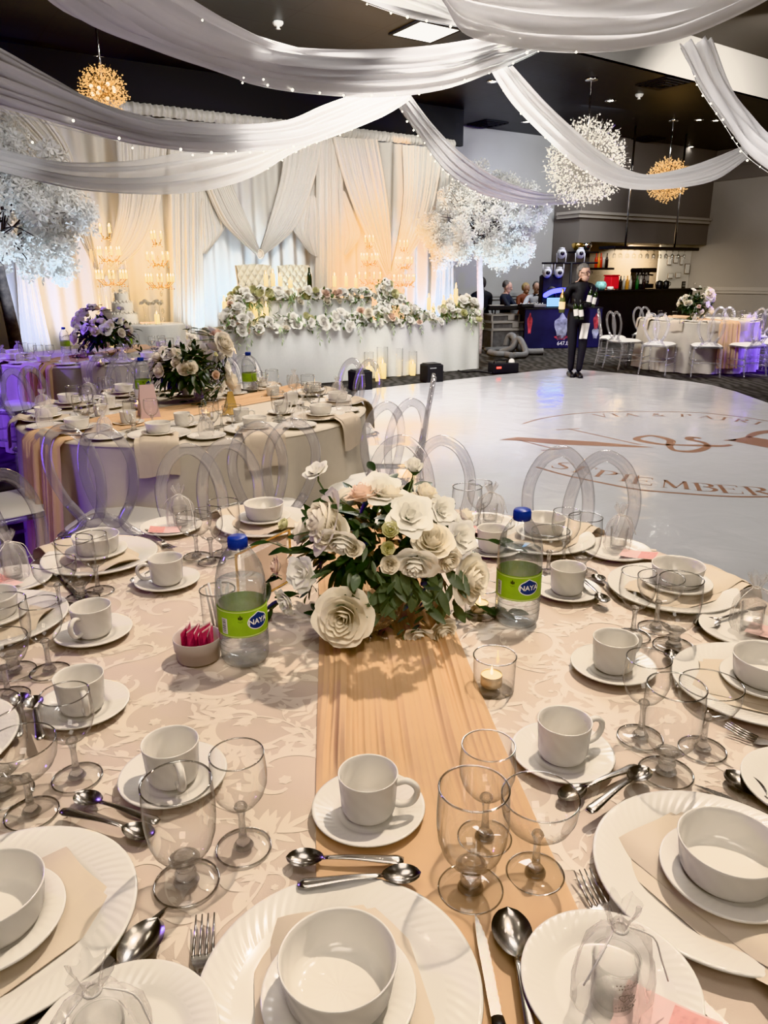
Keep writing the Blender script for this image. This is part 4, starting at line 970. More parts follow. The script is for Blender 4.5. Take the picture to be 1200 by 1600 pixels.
# ------------------------------------------------------------------ table centre: bottles, sugar, candles, card
def bottle_proto():
    t = thing('water_bottle', '', 'bottle')
    g = MB(); g.lathe([(0, .004), (.030, .0), (.039, .004), (.0435, .014), (.0445, .03), (.0445, .062), (.0437, .066), (.0437, .118), (.0445, .122), (.0452, .145), (.0440, .165), (.0395, .187), (.031, .205), (.0215, .219), (.0165, .226), (.0155, .236)], 48)
    for z in (.035, .045, .055): ring(g, .0443, z, .0007, 48)
    g.build('bottle_shell', thin_glass('clear_plastic', tint=(.965, .97, .97), edge=(.42, .43, .43), power=2.2, gloss=.8, base=.05, rough=.06, body=((.9, .92, .95), .07)), t)
    g = MB(); g.lathe([(0, .006), (.038, .008), (.0425, .016), (.0432, .10), (.0434, .150), (.0425, .160), (0, .1605)], 40); g.build('water', thin_glass('still_water', tint=(.985, .99, .995), edge=(.75, .8, .84), power=2.5, gloss=.7, base=.03, body=((.8, .86, .95), .05)), t)
    lab = MB(); lab.lathe([(.0446, .066), (.0449, .067), (.0449, .117), (.0446, .118)], 64); lab = lab.build('label', princ('lime_label', (.27, .46, .03), .4, noise=(40, .12)), t)
    g = MB(); g.lathe([(.0451, .0675), (.0451, .0695)], 64); g.lathe([(.0451, .1145), (.0451, .1165)], 64); g.build('label_edge', princ('pale_green_print', (.62, .72, .3), .5), lab)
    def curved(fnpts, r): return [(r * math.sin(x / .045), -r * math.cos(x / .045), z) for x, z in fnpts]
    def oval(cx, cz, a, b, pw=2.0): return [(cx + a * math.copysign(abs(math.cos(t)) ** (2 / pw), math.cos(t)), cz + b * math.copysign(abs(math.sin(t)) ** (2 / pw), math.sin(t))) for t in [2 * PI * i / 40 for i in range(40)]]
    def ovalmesh(name, mat, a, b, r):
        g = MB()
        def fn(u, v):
            tt = 2 * PI * u; x = a * math.cos(tt) * v; z = .094 + b * math.sin(tt) * v + .0035 * max(0, 1 - abs(math.cos(tt)) * 2.5) * (1 if math.sin(tt) > 0 else 0) * v
            return curved([(x, z)], r)[0]
        g.grid(fn, 40, 4, True); g.build(name, mat, lab)
    ovalmesh('emblem_border', princ('white_print', (.85, .87, .85), .5), .0212, .0155, .0453); ovalmesh('emblem', princ('blue_print', (.012, .04, .19), .4), .0192, .0135, .0456)
    cu = bpy.data.curves.new('lettering', 'FONT'); cu.body = 'NAYA'; cu.size = .0142; cu.align_x = 'CENTER'; cu.align_y = 'CENTER'; cu.offset = .00035; cu.resolution_u = 3
    ob = bpy.data.objects.new('lettering', cu); COL.objects.link(ob); me = bpy.data.meshes.new_from_object(ob.evaluated_get(bpy.context.evaluated_depsgraph_get())); bpy.data.objects.remove(ob)
    bm = bmesh.new(); bm.from_mesh(me); bmesh.ops.subdivide_edges(bm, edges=[e for e in bm.edges if e.calc_length() > .004], cuts=3); bmesh.ops.triangulate(bm, faces=bm.faces)
    for v in bm.verts: x, z = v.co.x, v.co.y; v.co = Vector((.0459 * math.sin(x / .045), -.0459 * math.cos(x / .045), .0938 + z))
    bm.to_mesh(me); bm.free(); me.materials.clear(); me.materials.append(princ('white_lettering', (.88, .88, .86), .5)); o = bpy.data.objects.new('lettering', me); COL.objects.link(o); o.parent = lab
    # fleur-de-lis and bar code
    g = MB()
    for (cx, cz, a, b) in ((-.033, .1055, .0012, .0048), (-.0358, .1045, .0012, .003), (-.0302, .1045, .0012, .003), (-.033, .1025, .0034, .0007)): 
        g.poly(curved(oval(cx, cz, a, b), .0452))
    for k in range(5): g.poly(curved([(-.0375 + .0018 * k, .0975 - .0008 * (2 - abs(k - 2))), (-.0362 + .0018 * k, .0975 - .0008 * (2 - abs(k - 2))), (-.0362 + .0018 * k, .0983 - .0008 * (2 - abs(k - 2))), (-.0375 + .0018 * k, .0983 - .0008 * (2 - abs(k - 2)))], .0452))
    g.build('label_emblem', M['black_plastic'], lab, smooth=False)
    g = MB(); g.grid(lambda u, v: curved([(-.0705 + .0125 * u, .072 + .030 * v)], .0452)[0], 4, 1); bc = g.build('bar_code_ground', princ('barcode_white', (.8, .8, .78), .6), lab)
    g = MB(); z = .074
    rr = random.Random(4)
    while z < .100:
        w = rr.choice((.0006, .001, .0015)); g.poly(curved([(-.0692, z), (-.0612, z), (-.0612, z + w), (-.0692, z + w)], .0454)); z += w + rr.choice((.0007, .0011))
    g.build('bar_code', M['black_plastic'], lab, smooth=False)
    g = MB(); g.caps = True; g.lathe([(.0168, .2215), (.0172, .223), (.0172, .236), (.0168, .2405), (.0155, .2425)], 40)
    for k in range(40):
        a = 2 * PI * k / 40; g.box((.0172 * math.cos(a), .0172 * math.sin(a), .231), (.0008, .0008, .014), a)
    g.build('cap', princ('blue_cap', (.015, .045, .30), .35), t)
    return t
PRO['bottle'] = bottle_proto()
b1 = T(384, 1030, TZ); b2 = T(807, 972, TZ)
put('bottle', b1, R(48), 'clear water bottle with green label and blue cap beside the sugar bowl', 'water bottles on the front table')
put('bottle', b2, R(16), 'clear water bottle with green label and blue cap next to the lit candle, dance-floor side', 'water bottles on the front table')
# sugar bowl
sp_ = T(311, 1027, TZ)
o = lathe_obj('sugar_bowl', [(0, .0), (.036, .0), (.039, .002), (.0415, .022), (.043, .0225), (.0445, .044), (.044, .0455), (.0425, .0445), (.040, .02), (.036, .005), (0, .004)], princ('stoneware', (.56, .50, .46), .3), 48); o.location = sp_; tag(o, 'small grey-white ramekin holding pink sugar packets', 'bowl')
m_pk = princ('pink_packet', (.62, .10, .20), .5, noise=(120, .35))
for k in range(9):
    w = thing('sugar_packet', 'pink sugar packet standing in the ramekin beside the water bottle', 'sugar packet', (sp_.x - .022 + .0058 * k, sp_.y + .004 * math.sin(k * 2.1), TZ + .006), R(80 + 14 * math.sin(k * 1.7)), 'pink sugar packets in the ramekin')
    w.rotation_euler[1] = .10 * math.sin(k * 1.3); h = .052 + .005 * math.sin(k * 2.3)
    g = MB(); g.grid(lambda u, v: ((u - .5) * .036, .0012 * math.sin(v * PI) * math.sin(u * PI), v * h), 4, 5); g.grid(lambda u, v: ((.5 - u) * .036, -.0012 * math.sin(v * PI) * math.sin(u * PI), v * h), 4, 5); q = g.build('paper', m_pk, w)
    g = MB(); g.box((0, 0, h + .001), (.036, .0006, .003)); g.build('sealed_edge', princ('pale_packet_edge', (.85, .6, .62), .5) if k == 0 else bpy.data.materials['pale_packet_edge'], w, smooth=False)
# votive candles
def votive_proto(tall, r, name='votive_glass'):
    g = MB(); g.lathe([(0, .0006), (r * .9, .0006), (r * .96, .003), (r, tall)], 40); g.lathe([(0, .007), (r * .90, .0075)], 40); g.mi = 1; ring(g, r, tall, .0013, 40); return tag(g.build(name, [M['glass'], M['glass_ring']]), '', 'candle holder')
def tealight(lit=True, s=1.0):
    t = thing('tealight_candle', '', 'candle')
    g = MB(); g.lathe([(0, 0), (.0165 * s, 0), (.0185 * s, .002), (.0185 * s, .021), (.0178 * s, .0215), (.0175 * s, .018)], 32); g.build('metal_cup', princ('tin', (.75, .62, .45), .35, .7), t)
    g = MB(); g.lathe([(.0177 * s, .0185), (.008, .0178), (0, .0178)], 28); g.build('wax', M['wax_lit'] if lit else M['wax'], t)
    if lit:
        g = MB(); g.lathe([(0, .019), (.0022, .0215), (.0024, .025), (.0013, .031), (0, .037)], 10); g.build('flame', M['flame'], t)
    return t
PRO['votive'] = votive_proto(.066, .036); PRO['tealight'] = tealight()
for px, py, lab in ((771, 1078, 'in front of the bottle beside the runner'), (752, 962, 'hidden between the flowers and the bottle')):
    p = T(px, py, TZ); put('votive', p, 0, 'clear votive glass holding a lit tealight ' + lab, 'votive glasses on the front table'); put('tealight', p + Vector((-.004, .002, .009)), 0, 'lit tealight glowing inside the votive glass ' + lab, 'lit tealights on the front table')
p = T(345, 990, TZ); q = put('votive', p, 0, 'tall clear glass of white straws tucked behind the sugar bowl', None, scale=(.95, .95, 1.45)); 
for k in range(6):
    a = k * 1.1; g = MB(); g.tube([(p.x + .012 * math.cos(a), p.y + .012 * math.sin(a), TZ + .012), (p.x + .022 * math.cos(a + .4), p.y + .022 * math.sin(a + .4), TZ + .105)], .0024, 6); tag(g.build('stir_stick', M['china']), 'white stir stick in the glass behind the sugar bowl', 'stir stick', 'white stir sticks in the glass')
# gold-framed acrylic sign
A_ = D(368, 862, 1.44); B_ = D(452, 832, 1.60); hz = (A_.z + B_.z) / 2 - TZ
t = thing('table_sign', 'clear acrylic sign with thin gold frame and blush card, behind the water bottle', 'table sign', (A_.x, A_.y, TZ)); dx = Vector((B_.x - A_.x, B_.y - A_.y, 0)); Ls = dx.length; t.rotation_euler = (0, 0, math.atan2(dx.y, dx.x))
g = MB(); g.box((Ls / 2, 0, hz / 2), (Ls, .003, hz)); g.build('acrylic_sheet', M['glass'], t, smooth=False)
g = MB()
for x, z, w, h in ((Ls / 2, hz, Ls, .003), (Ls / 2, .0015, Ls, .003), (0, hz / 2, .003, hz), (Ls, hz / 2, .003, hz)): g.box((x, 0, z), (w, .005, h))
g.build('gold_frame', M['gold'], t, smooth=False)
g = MB(); g.grid(lambda u, v: (Ls * (.12 + .8 * u), -.0025, hz * (.04 + .84 * v)), 2, 2); g.build('blush_card', M['blush_card'], t, smooth=False)
# ------------------------------------------------------------------ flowers
def petal(g, phi, r0, h, aw, flare, cup=.35, z0=0.0, curl=.0, nu=8, nv=7, wob=0.0, rr=rnd):
    """one petal rooted near the axis, pointing up +z, turned phi about z"""
    k1, k2 = rr.uniform(-1, 1), rr.uniform(0, 6)
    def fn(u, v):
        s = (u - .5) * 2
        rad = r0 * (.25 + .75 * min(1, v * 1.6) ** .8) + flare * v ** 2.4
        z = h * (v - curl * max(0, v - .62) ** 2 * 4)
        v0 = v; v = v * (1 - .30 * s * s * v0)
        rad = r0 * (.25 + .75 * min(1, v * 1.6) ** .8) + flare * v ** 2.4
        z = h * (v - curl * max(0, v - .62) ** 2 * 4)
        wdt = aw * (.40 + .60 * min(1, v0 * 1.7) ** .7) * (1 - .12 * v0 ** 3)
        tip = 1 - .05 * s * s * v
        a = phi + s * wdt
        rad *= 1 - cup * .12 * (1 - s * s) * v + wob * math.sin(s * 5 + k2) * v
        rad += abs(s) ** 3 * curl * .14 * r0 * v
        z += wob * h * math.sin(s * 4 + k2) * v * v * .5
        return (rad * math.cos(a), rad * math.sin(a), z0 + z * tip)
    g.grid(fn, nu, nv)
def rose_mesh(seed, R_=.045, openness=1.0, lush=1.0):
    """full garden rose: tight spiral heart and reflexed outer petals; radius about R_"""
    rr = random.Random(seed); g = MB(); a = 0
    for n, r, h, aw, fl, cu in ((3, .10, .92, 1.5, .01, 0), (4, .18, .96, 1.2, .02, .03), (4, .27, .97, 1.1, .05, .05), (5, .37, .93, .95, .09, .1), (5, .48, .86, .88, .16, .2), (5, .60, .74, .82, .28 * openness, .38), (5, .74, .52, .82, .45 * openness, .62)):
        for k in range(n):
            a += 2 * PI / n + rr.uniform(-.12, .12)
            petal(g, a, r * R_, h * R_ * 1.05 * rr.uniform(.94, 1.06), aw, fl * R_ * rr.uniform(.8, 1.25), z0=0, curl=cu * openness * rr.uniform(.7, 1.2), wob=.02 + .015 * lush, rr=rr)
        a += .5
    return g
def lisi_mesh(seed, R_=.03):
    rr = random.Random(seed); g = MB(); a = 0
    for n, r, h, aw, fl, cu in ((3, .2, .7, 1.2, .05, 0), (4, .4, .8, 1.0, .2, .15), (5, .6, .75, .9, .45, .35), (5, .7, .62, .85, .65, .5)):
        for k in range(n):
            a += 2 * PI / n + rr.uniform(-.15, .15); petal(g, a, r * R_, h * R_ * 1.25, aw, fl * R_, curl=cu, wob=.08, rr=rr)
        a += .6
    return g
def bud_mesh(seed, R_=.015):
    rr = random.Random(seed); g = MB(); a = 0
    for n, r, h, aw, fl in ((3, .25, 1.5, 1.3, 0), (3, .55, 1.6, 1.1, .05), (4, .8, 1.45, 1.0, .12), (4, .95, 1.15, .9, .3)):
        for k in range(n): a += 2 * PI / n; petal(g, a, r * R_, h * R_, aw, fl * R_, wob=.05, nu=4, nv=5, rr=rr)
        a += .5
    return g
def mesh_of(g, mat, name):
    o = g.build(name, mat); me = o.data; bpy.data.objects.remove(o); return me
FL = {}
for s in range(3): FL['rose%d' % s] = mesh_of(rose_mesh(40 + s, 1.0, (.5, .75, 1.0)[s]), M['petal'], 'rose')
FL['blush'] = mesh_of(rose_mesh(50, 1.0, .9), M['petal_blush'], 'rose'); FL['whiterose'] = mesh_of(rose_mesh(51, 1.0, 1.2), M['petal_white'], 'rose')
for s in range(2): FL['lisi%d' % s] = mesh_of(lisi_mesh(60 + s, 1.0), M['petal_white'], 'lisianthus')
FL['bud'] = mesh_of(bud_mesh(70, 1.0), M['petal_green'], 'rosebud'); FL['whitebud'] = mesh_of(bud_mesh(71, 1.0), M['petal_white'], 'rosebud')
def flower_part(key, parent, loc, face, r, spin=0.0):
    me = FL[key]; o = bpy.data.objects.new({'r': 'rose', 'b': 'rose', 'w': 'rose', 'l': 'lisianthus'}.get(key[0], 'rose') if 'bud' not in key else 'rosebud', me); COL.objects.link(o); o.parent = parent
    q = Vector((0, 0, 1)).rotation_difference(Vector(face).normalized()) @ Quaternion((0, 0, 1), spin)
    o.rotation_mode = 'QUATERNION'; o.rotation_quaternion = q; o.location = loc; o.scale = (r, r, r); return o
def leaf(g, p, d, n, L, w, droop=.15, fold=.25):
    d = Vector(d).normalized(); n = Vector(n); n = (n - d * n.dot(d)); n = n.normalized() if n.length > 1e-4 else d.orthogonal().normalized(); s = d.cross(n)
    p = Vector(p)
    def fn(u, v):
        x = (u - .5) * 2; ww = w * math.sin(PI * (v * .9 + .06)) ** .9
        return p + d * (L * v) + s * (x * ww) + n * (abs(x) * ww * fold - droop * L * v * v)
    g.grid(fn, 2, 5)
def spray(g, gs, pts, n, L, w, rr, alt=True):
    """stem through pts with leaves alternating; g leaves, gs stems"""
    P = cat_rom(pts, 24); gs.tube(P, [.0016 - .0009 * i / 24 for i in range(25)], 5)
    for k in range(n):
        t = .15 + .85 * k / max(1, n - 1); i = min(int(t * 24), 23); d = (P[i + 1] - P[i]).normalized()
        side = d.cross(Vector((0, 0, 1))); side = side.normalized() if side.length > .05 else Vector((1, 0, 0)); sg = 1 if k % 2 else -1
        dd = d * .75 + side * (.75 * sg) + Vector((rr.uniform(-.2, .2), rr.uniform(-.2, .2), rr.uniform(-.25, .15)))
        if k == n - 1: dd = d
        leaf(g, P[i], dd, Vector((rr.uniform(-.4, .4), -.5, 1)), L * rr.uniform(.75, 1.15), w * rr.uniform(.8, 1.15), rr.uniform(.0, .3))

BQ0 = T(578, 1006, TZ)                               # foot of the vase
BC = D(596, 872, BQ0.y + .02); DB = 1.34
def bouquet():
    t = thing('flower_arrangement', 'low bouquet of cream roses and dark ruscus in a glass pedestal bowl, front table', 'flower arrangement', tuple(BQ0), 0, 'white rose centrepieces')
    g = MB(); g.lathe([(0, .001), (.052, .001), (.054, .004), (.048, .008), (.020, .014), (.0125, .022), (.012, .034), (.022, .042), (.048, .052), (.062, .07), (.066, .095)], 40); ring(g, .066, .095, .0018, 40); g.lathe([(0, .048), (.044, .056), (.058, .072), (.0625, .094)], 40); g.build('glass_bowl', M['glass'], t)
    o0 = BQ0; rr = random.Random(11)
    def P(px, py):
        dx, dy = (px - 596) / 172, (py - 872) / 150; q = math.sqrt(max(.0, 1 - dx * dx - dy * dy)); y = BC.y + .10 - .22 * q
        v = D(px, py, y) - o0; v.z = max(v.z, .008); return v
    ctr = BC - o0 + Vector((0, .10, -.03))
    def pxr(d): return d * .5 * BC.y / F_PX
    LST = [(505, 812, 100, 'rose2', (-.9, -.35, .35)), (535, 850, 60, 'whiterose', (-.2, -.6, -.5)), (566, 770, 62, 'blush', (-.2, .1, .9)), (594, 765, 58, 'lisi0', (.1, -.6, .8)), (640, 804, 66, 'lisi1', (.15, -.75, .6)), (612, 770, 50, 'rose0', (0, .2, .95)),
           (666, 770, 54, 'rose0', (.4, -.2, .85)), (690, 797, 46, 'lisi0', (.5, -.75, .4)), (675, 843, 76, 'rose1', (.05, -.55, .8)), (648, 884, 66, 'whiterose', (-.15, -.75, -.45)), (700, 876, 50, 'rose2', (.3, -.8, -.3)), (720, 840, 56, 'lisi1', (.6, -.7, .3)), (728, 806, 42, 'rose0', (.7, .1, .5)),
           (738, 905, 92, 'rose2', (.75, -.65, .15)), (472, 895, 56, 'lisi0', (-.6, -.75, .15)), (450, 936, 44, 'lisi1', (-.7, -.6, -.2)), (538, 960, 112, 'rose1', (-.15, -.95, .2)), (690, 988, 60, 'rose1', (.35, -.8, -.25)), (652, 1002, 48, 'lisi1', (0, -.75, -.55)), (432, 884, 40, 'blush', (-.85, -.2, .1)),
           (610, 828, 30, 'bud', (.0, -.8, .6)), (606, 856, 25, 'bud', (0, -.9, .3)), (609, 882, 36, 'rose0', (0, -1, .15)), (553, 856, 34, 'rose0', (-.1, -.9, .5)), (446, 820, 24, 'bud', (-.6, -.4, .6)), (516, 830, 70, 'rose1', (-.4, -.7, .4))]
    for i, (px, py, d, key, f) in enumerate(LST): flower_part(key, t, P(px, py) - FW * (.045 if py > 930 else .012) - Vector(f).normalized() * pxr(d) * .45, f, pxr(d) * (.78 if 'bud' in key else .92), i * 1.7)
    for i in range(14):                                   # the side away from the camera
        a = R(10 + 160 * i / 13) ; el = rr.uniform(.0, 1.1); f = Vector((math.cos(a) * math.cos(el), math.sin(a) * math.cos(el), math.sin(el)))
        flower_part(rr.choice(('rose0', 'rose1', 'lisi0', 'whiterose')), t, ctr + Vector((f.x * .16, f.y * .13, f.z * .11)), f, rr.uniform(.026, .04), i)
    gs = MB()
    for (px, py, key, d, f, base) in ((497, 742, 'lisi0', 46, (-.35, -.3, .85), (520, 790)), (645, 735, 'whitebud', 30, (.1, -.5, .85), (630, 790))):
        p = P(px, py); p2 = P(*base); gs.tube([p2, p - Vector((0, 0, .012)), p], .0016, 6); flower_part(key, t, p, f, pxr(d) * (.9 if 'bud' in key else .85), 0)
        for k in range(4): leaf(gs, p - Vector((0, 0, .004)), (math.cos(k * 1.6), math.sin(k * 1.6), .9), (0, 0, 1), .022, .003)
    g = MB()
    for i in range(420):
        a = rr.uniform(0, 2 * PI); el = rr.uniform(-.75, 1.2); f = Vector((math.cos(a) * math.cos(el), math.sin(a) * math.cos(el), math.sin(el))); k = rr.uniform(.55, 1.0)
        if i % 3 == 0: k *= .62
        p = ctr + Vector((f.x * .165 * k, f.y * .13 * k, f.z * .105 * k + .01)); leaf(g, p, f + Vector((rr.uniform(-.7, .7), rr.uniform(-.7, .7), rr.uniform(-.8, .3))), f + Vector((0, 0, .6)), rr.uniform(.04, .065), rr.uniform(.008, .0125), rr.uniform(0, .35))
    for pts, n, L in (([(520, 960), (508, 1000), (503, 1048)], 6, .042), ([(470, 925), (440, 940), (418, 962)], 6, .046), ([(738, 940), (765, 955), (800, 972)], 8, .045), ([(745, 945), (757, 985), (760, 1000)], 4, .04), ([(455, 860), (430, 850), (412, 845)], 4, .045),
                      ([(635, 790), (642, 770), (648, 742)], 3, .055), ([(560, 800), (545, 790), (520, 775)], 4, .045), ([(590, 800), (600, 760), (585, 735)], 3, .05), ([(560, 985), (575, 1010), (580, 1030)], 5, .042), ([(500, 930), (520, 990), (552, 1000)], 5, .042), ([(735, 840), (768, 845), (790, 850)], 4, .05), ([(440, 905), (424, 900), (415, 925)], 4, .042)):
        spray(g, gs, [P(*q) for q in pts], n, L, L * .19, rr)
    b0 = len(g.v); g.v += gs.v; g.f += [tuple(i + b0 for i in f) for f in gs.f]; g.m += [1] * len(gs.f); g.build('dark_leaves', [M['leaf'], princ('green_stem', (.08, .12, .04), .5)], t)
    g = MB()
    for pts, n, L in (([(640, 890), (645, 930), (630, 990)], 12, .026), ([(665, 890), (668, 940), (655, 980)], 12, .026), ([(620, 900), (605, 950), (600, 1010)], 10, .03), ([(700, 960), (718, 1000), (728, 1040)], 6, .04), ([(545, 800), (575, 860), (590, 900)], 9, .024), ([(520, 890), (500, 900), (480, 930)], 8, .028)):
        spray(g, gs, [P(*q) for q in pts], n, L, L * .17, rr)
    for i in range(40):
        px, py = rr.uniform(545, 720), rr.uniform(890, 955); p = P(px, py) + Vector((0, .02, 0)); leaf(g, p, (rr.uniform(-.6, .6), -.3, rr.uniform(-1, .1)), (0, -1, .4), rr.uniform(.035, .06), rr.uniform(.007, .011), .1)
    g.build('grey_leaves', M['leaf2'], t)
    return t
BOUQ = bouquet(); _USED.add(BOUQ.name)
dup(BOUQ, (C2.x + .01, C2.y + .26, TZ), 2.2, 'bouquet of cream roses and grey-green leaves on the middle round table', None, 1.2)
dup(BOUQ, (C3.x + .05, C3.y - .03, TZ), 3.9, 'purple-tinted rose bouquet on the table by the wall drapery', None, 1.32)
dup(BOUQ, (C4.x + .02, C4.y - .05, TZ), 1.2, 'bouquet of white and lilac-lit roses on the far table by the bar', None, 1.45)
# ------------------------------------------------------------------ the other round tables: settings, bottles, candles
def spot(n): return ('first', 'second', 'third', 'fourth', 'fifth')[n - 1]
def others(c, where, a0, ks, full, grp, npl=11):
    """ks: seat numbers (0 = near edge, + dance-floor side, - wall side)"""
    G = 'on ' + where
    for k in ks:
        a = R(a0 + k * 360 / npl); seat = (('the near-edge seat' if k == 0 else spot(abs(k)) + (' dance-floor-side' if k > 0 else ' wall-side') + ' seat') + ' of ' + where)
        ex = Vector((math.cos(a), math.sin(a), 0)); ey = Vector((-ex.y, ex.x, 0)); p = Vector((c.x, c.y, TZ))
        setting(c, a, seat, G, .745, full if isinstance(full, str) else full.get(k, 'nb'), TZ)
        q = p + ex * .50 + ey * .04
        if 's' in OPT[grp]: put('saucer', q, 0, 'white saucer at ' + seat, 'saucers ' + G); put('cup', q + Vector((0, 0, .0042)), a + 1.2, 'white coffee cup at ' + seat, 'coffee cups ' + G)
        q = p + ex * .60 + ey * .20
        for kind, dx, dy in (('goblet', .0, .0), ('wine', -.085, .03), ('coupe', -.02, .095)):
            if kind[0] in OPT[grp] and (kind != 'coupe' or k % 2 == 0): put(kind, q + ex * dx + ey * dy, 0, GN[kind] + seat, {'goblet': 'water goblets ', 'wine': 'wine glasses ', 'coupe': 'coupe glasses '}[kind] + G)
        q = p + ex * .765 - ey * .235
        if 'p' in OPT[grp]:
            put('bread', q, 0, 'bread plate beside the ' + seat[4:], 'bread plates ' + G); put('pouch', q + Vector((0, 0, .006)), a, 'sheer favour pouch beside the ' + seat[4:], 'favour pouches ' + G)
OPT = {'t2': 'sgwcp', 't3': 'gwp', 't4': 'gp'}
others(C2, 'the middle round table', -90, [-5, -4, -3, -2, -1, 0, 1, 2, 3, 4, 5], 'cnub', 't2')
others(C3, 'the purple-lit table', -72, [-3, -2, -1, 0, 1, 2, 3, 4], {0: 'cnb', -1: 'cnb', 1: 'cnb', 2: 'cnb'}, 't3')
others(C4, 'the far bar-side table', -100, [-3, -2, -1, 0, 1, 2, 3], {0: 'cn', -1: 'cn', 1: 'cn', -2: 'cn', 2: 'cn'}, 't4')
for c, px, py, lab in ((C2, 226, 624, 'water bottle beside the bouquet, wall side of the middle table'), (C2, 391, 612, 'blue-capped water bottle on the dance-floor side of the middle table'), (C3, 104, 552, 'water bottle beside the purple bouquet away from the cake'), (C3, 201, 548, 'water bottle between the purple bouquet and the cake table')):
    put('bottle', T(px, py, TZ), rnd.uniform(0, 6), lab, 'water bottles on other tables')
for px, py, lab in ((216, 640, 'lit candle beside the wall-side bottle on the middle table'), (323, 655, 'lit candle in front of the bouquet on the middle table'), (158, 572, 'bright candle seen through a chair back on the purple-lit table'), (1065, 506, 'bright candle below the bouquet on the far bar-side table'), (1100, 497, 'small candle behind the bouquet glassware on the far table')):
    p = T(px, py, TZ); put('votive', p, 0, 'votive glass of the ' + lab, 'votive glasses on other tables'); put('tealight', p + Vector((0, 0, .009)), 0, lab, 'lit tealights on other tables', scale=1.15)
# gold table-number stand and pinkish menu card on the middle table
p = T(362, 648, TZ); t = thing('table_number_stand', 'small gold wedge stand on the middle table near the coffee cups', 'table sign', tuple(p), .4)
g = MB(); g.poly([(-.04, 0, 0), (.04, 0, 0), (.012, 0, .12), (-.012, 0, .12)]); g.poly([(.04, .05, 0), (-.04, .05, 0), (-.012, 0.004, .12), (.012, .004, .12)]); g.poly([(.04, 0, 0), (.04, .05, 0), (.012, .004, .12), (.012, 0, .12)]); g.poly([(-.04, .05, 0), (-.04, 0, 0), (-.012, 0, .12), (-.012, .004, .12)]); g.build('wedge', M['gold'], t, smooth=False)
p = T(236, 655, TZ); t = thing('menu_card', 'tall pale pink card standing before the bouquet on the middle table', 'card', tuple(p), .5)
g = MB(); g.poly([(-.05, 0, 0), (.05, 0, 0), (.035, .03, .17), (-.035, .03, .17)]); g.poly([(.05, .09, 0), (-.05, .09, 0), (-.035, .034, .17), (.035, .034, .17)]); g.build('folded_sheet', princ('blush_paper', (.68, .50, .50), .7), t, smooth=False)

# ------------------------------------------------------------------ acrylic chairs
def face_to(x, y, c): return math.atan2(c.y - y, c.x - x)
def ch(c, ang, r, label, group, twist=0.0):
    x, y = c.x + r * math.cos(R(ang)), c.y + r * math.sin(R(ang)); return chair_at(x, y, R(ang) + PI + R(twist), label, group, 1.0)
GC = 'clear acrylic chairs around the '
ch(C1, 114, 1.02, 'clear acrylic chair behind the gold-framed card, between the two round tables', GC + 'front table', 8)
ch(C1, 81.5, .98, 'clear acrylic chair partly hidden by the white flowers', GC + 'front table', 0)
ch(C1, 54.5, .96, 'clear acrylic chair standing alone against the white dance floor', GC + 'front table', 4)
ch(C1, 17.5, 1.02, 'clear acrylic chair cut by the picture edge on the dance-floor side', GC + 'front table', 0)
ch(C1, 145, 1.06, 'empty clear acrylic chair over dark purple shadow at the picture edge', GC + 'front table', 10)
G2 = GC + 'middle table'
ch(C2, -97, .96, 'clear acrylic chair with lilac seat in front of the hanging peach runner', G2, 0)
ch(C2, -62.5, 1.02, 'clear acrylic chair on the near side of the middle table with draped napkin behind', G2, -4)
ch(C2, -27, 1.03, 'clear acrylic chair seen nearly edge-on beside the dance floor, nearer one', G2, -28)
ch(C2, 11, 1.04, 'clear acrylic chair seen edge-on beside the dance floor, behind the nearer one', G2, -16)
ch(C2, 52, 1.12, 'clear acrylic chair beyond the middle table in front of a black box', G2, 0)
ch(C2, 92, 1.2, 'clear acrylic chair beyond the middle table before the white head table', G2, 6)
ch(C2, 122, 1.15, 'clear acrylic chair just behind the bouquet of the middle table', G2, 0)
ch(C2, 150, 1.2, 'clear acrylic chair between the purple-lit table and the middle table edge', G2, 8)
ch(C2, 226, .98, 'clear acrylic chair whose white seat shows over purple shadow by the picture edge', G2, 0)
G3 = GC + 'purple-lit table'
ch(C3, -66, 1.16, 'clear acrylic chair in front of the purple-lit cloth and candle', G3, 0)
ch(C3, -112, 1.02, 'clear acrylic chair with pale seat at the purple picture edge', G3, 0)
ch(C3, -28, 1.2, 'clear acrylic chair between purple-lit table and head table', G3, 0)
G4 = GC + 'far bar-side table'
ch(C4, 158, 1.30, 'clear acrylic chair seen side-on against the black bar front', G4, 0)
ch(C4, 188, 1.22, 'clear acrylic chair with pale seat at the waiter side of the far table', G4, 12)
ch(C4, 222, 1.18, 'clear acrylic chair at the dance-floor corner of the far table, back to camera', G4, 10)
ch(C4, 255, 1.10, 'clear acrylic chair in front of the ivory cloth and bouquet of the far table', G4, 0)
ch(C4, 287, 1.10, 'clear acrylic chair beside the hanging tan runner of the far table', G4, 0)
ch(C4, 318, 1.10, 'purple-lit clear acrylic chair next to the tan runner', G4, 0)
ch(C4, 347, 1.2, 'purple-lit clear acrylic chair at the picture edge by the far table', G4, 0)
ch(C4, 108, 1.22, 'clear acrylic chair behind the far table against the black bar', G4, 0)
ch(C4, 52, 1.25, 'clear acrylic chair behind the far table near the taupe wall', G4, 0)
ch(C4, 25, 1.25, 'purple-lit clear acrylic chair behind the far table near the wall', G4, 0)
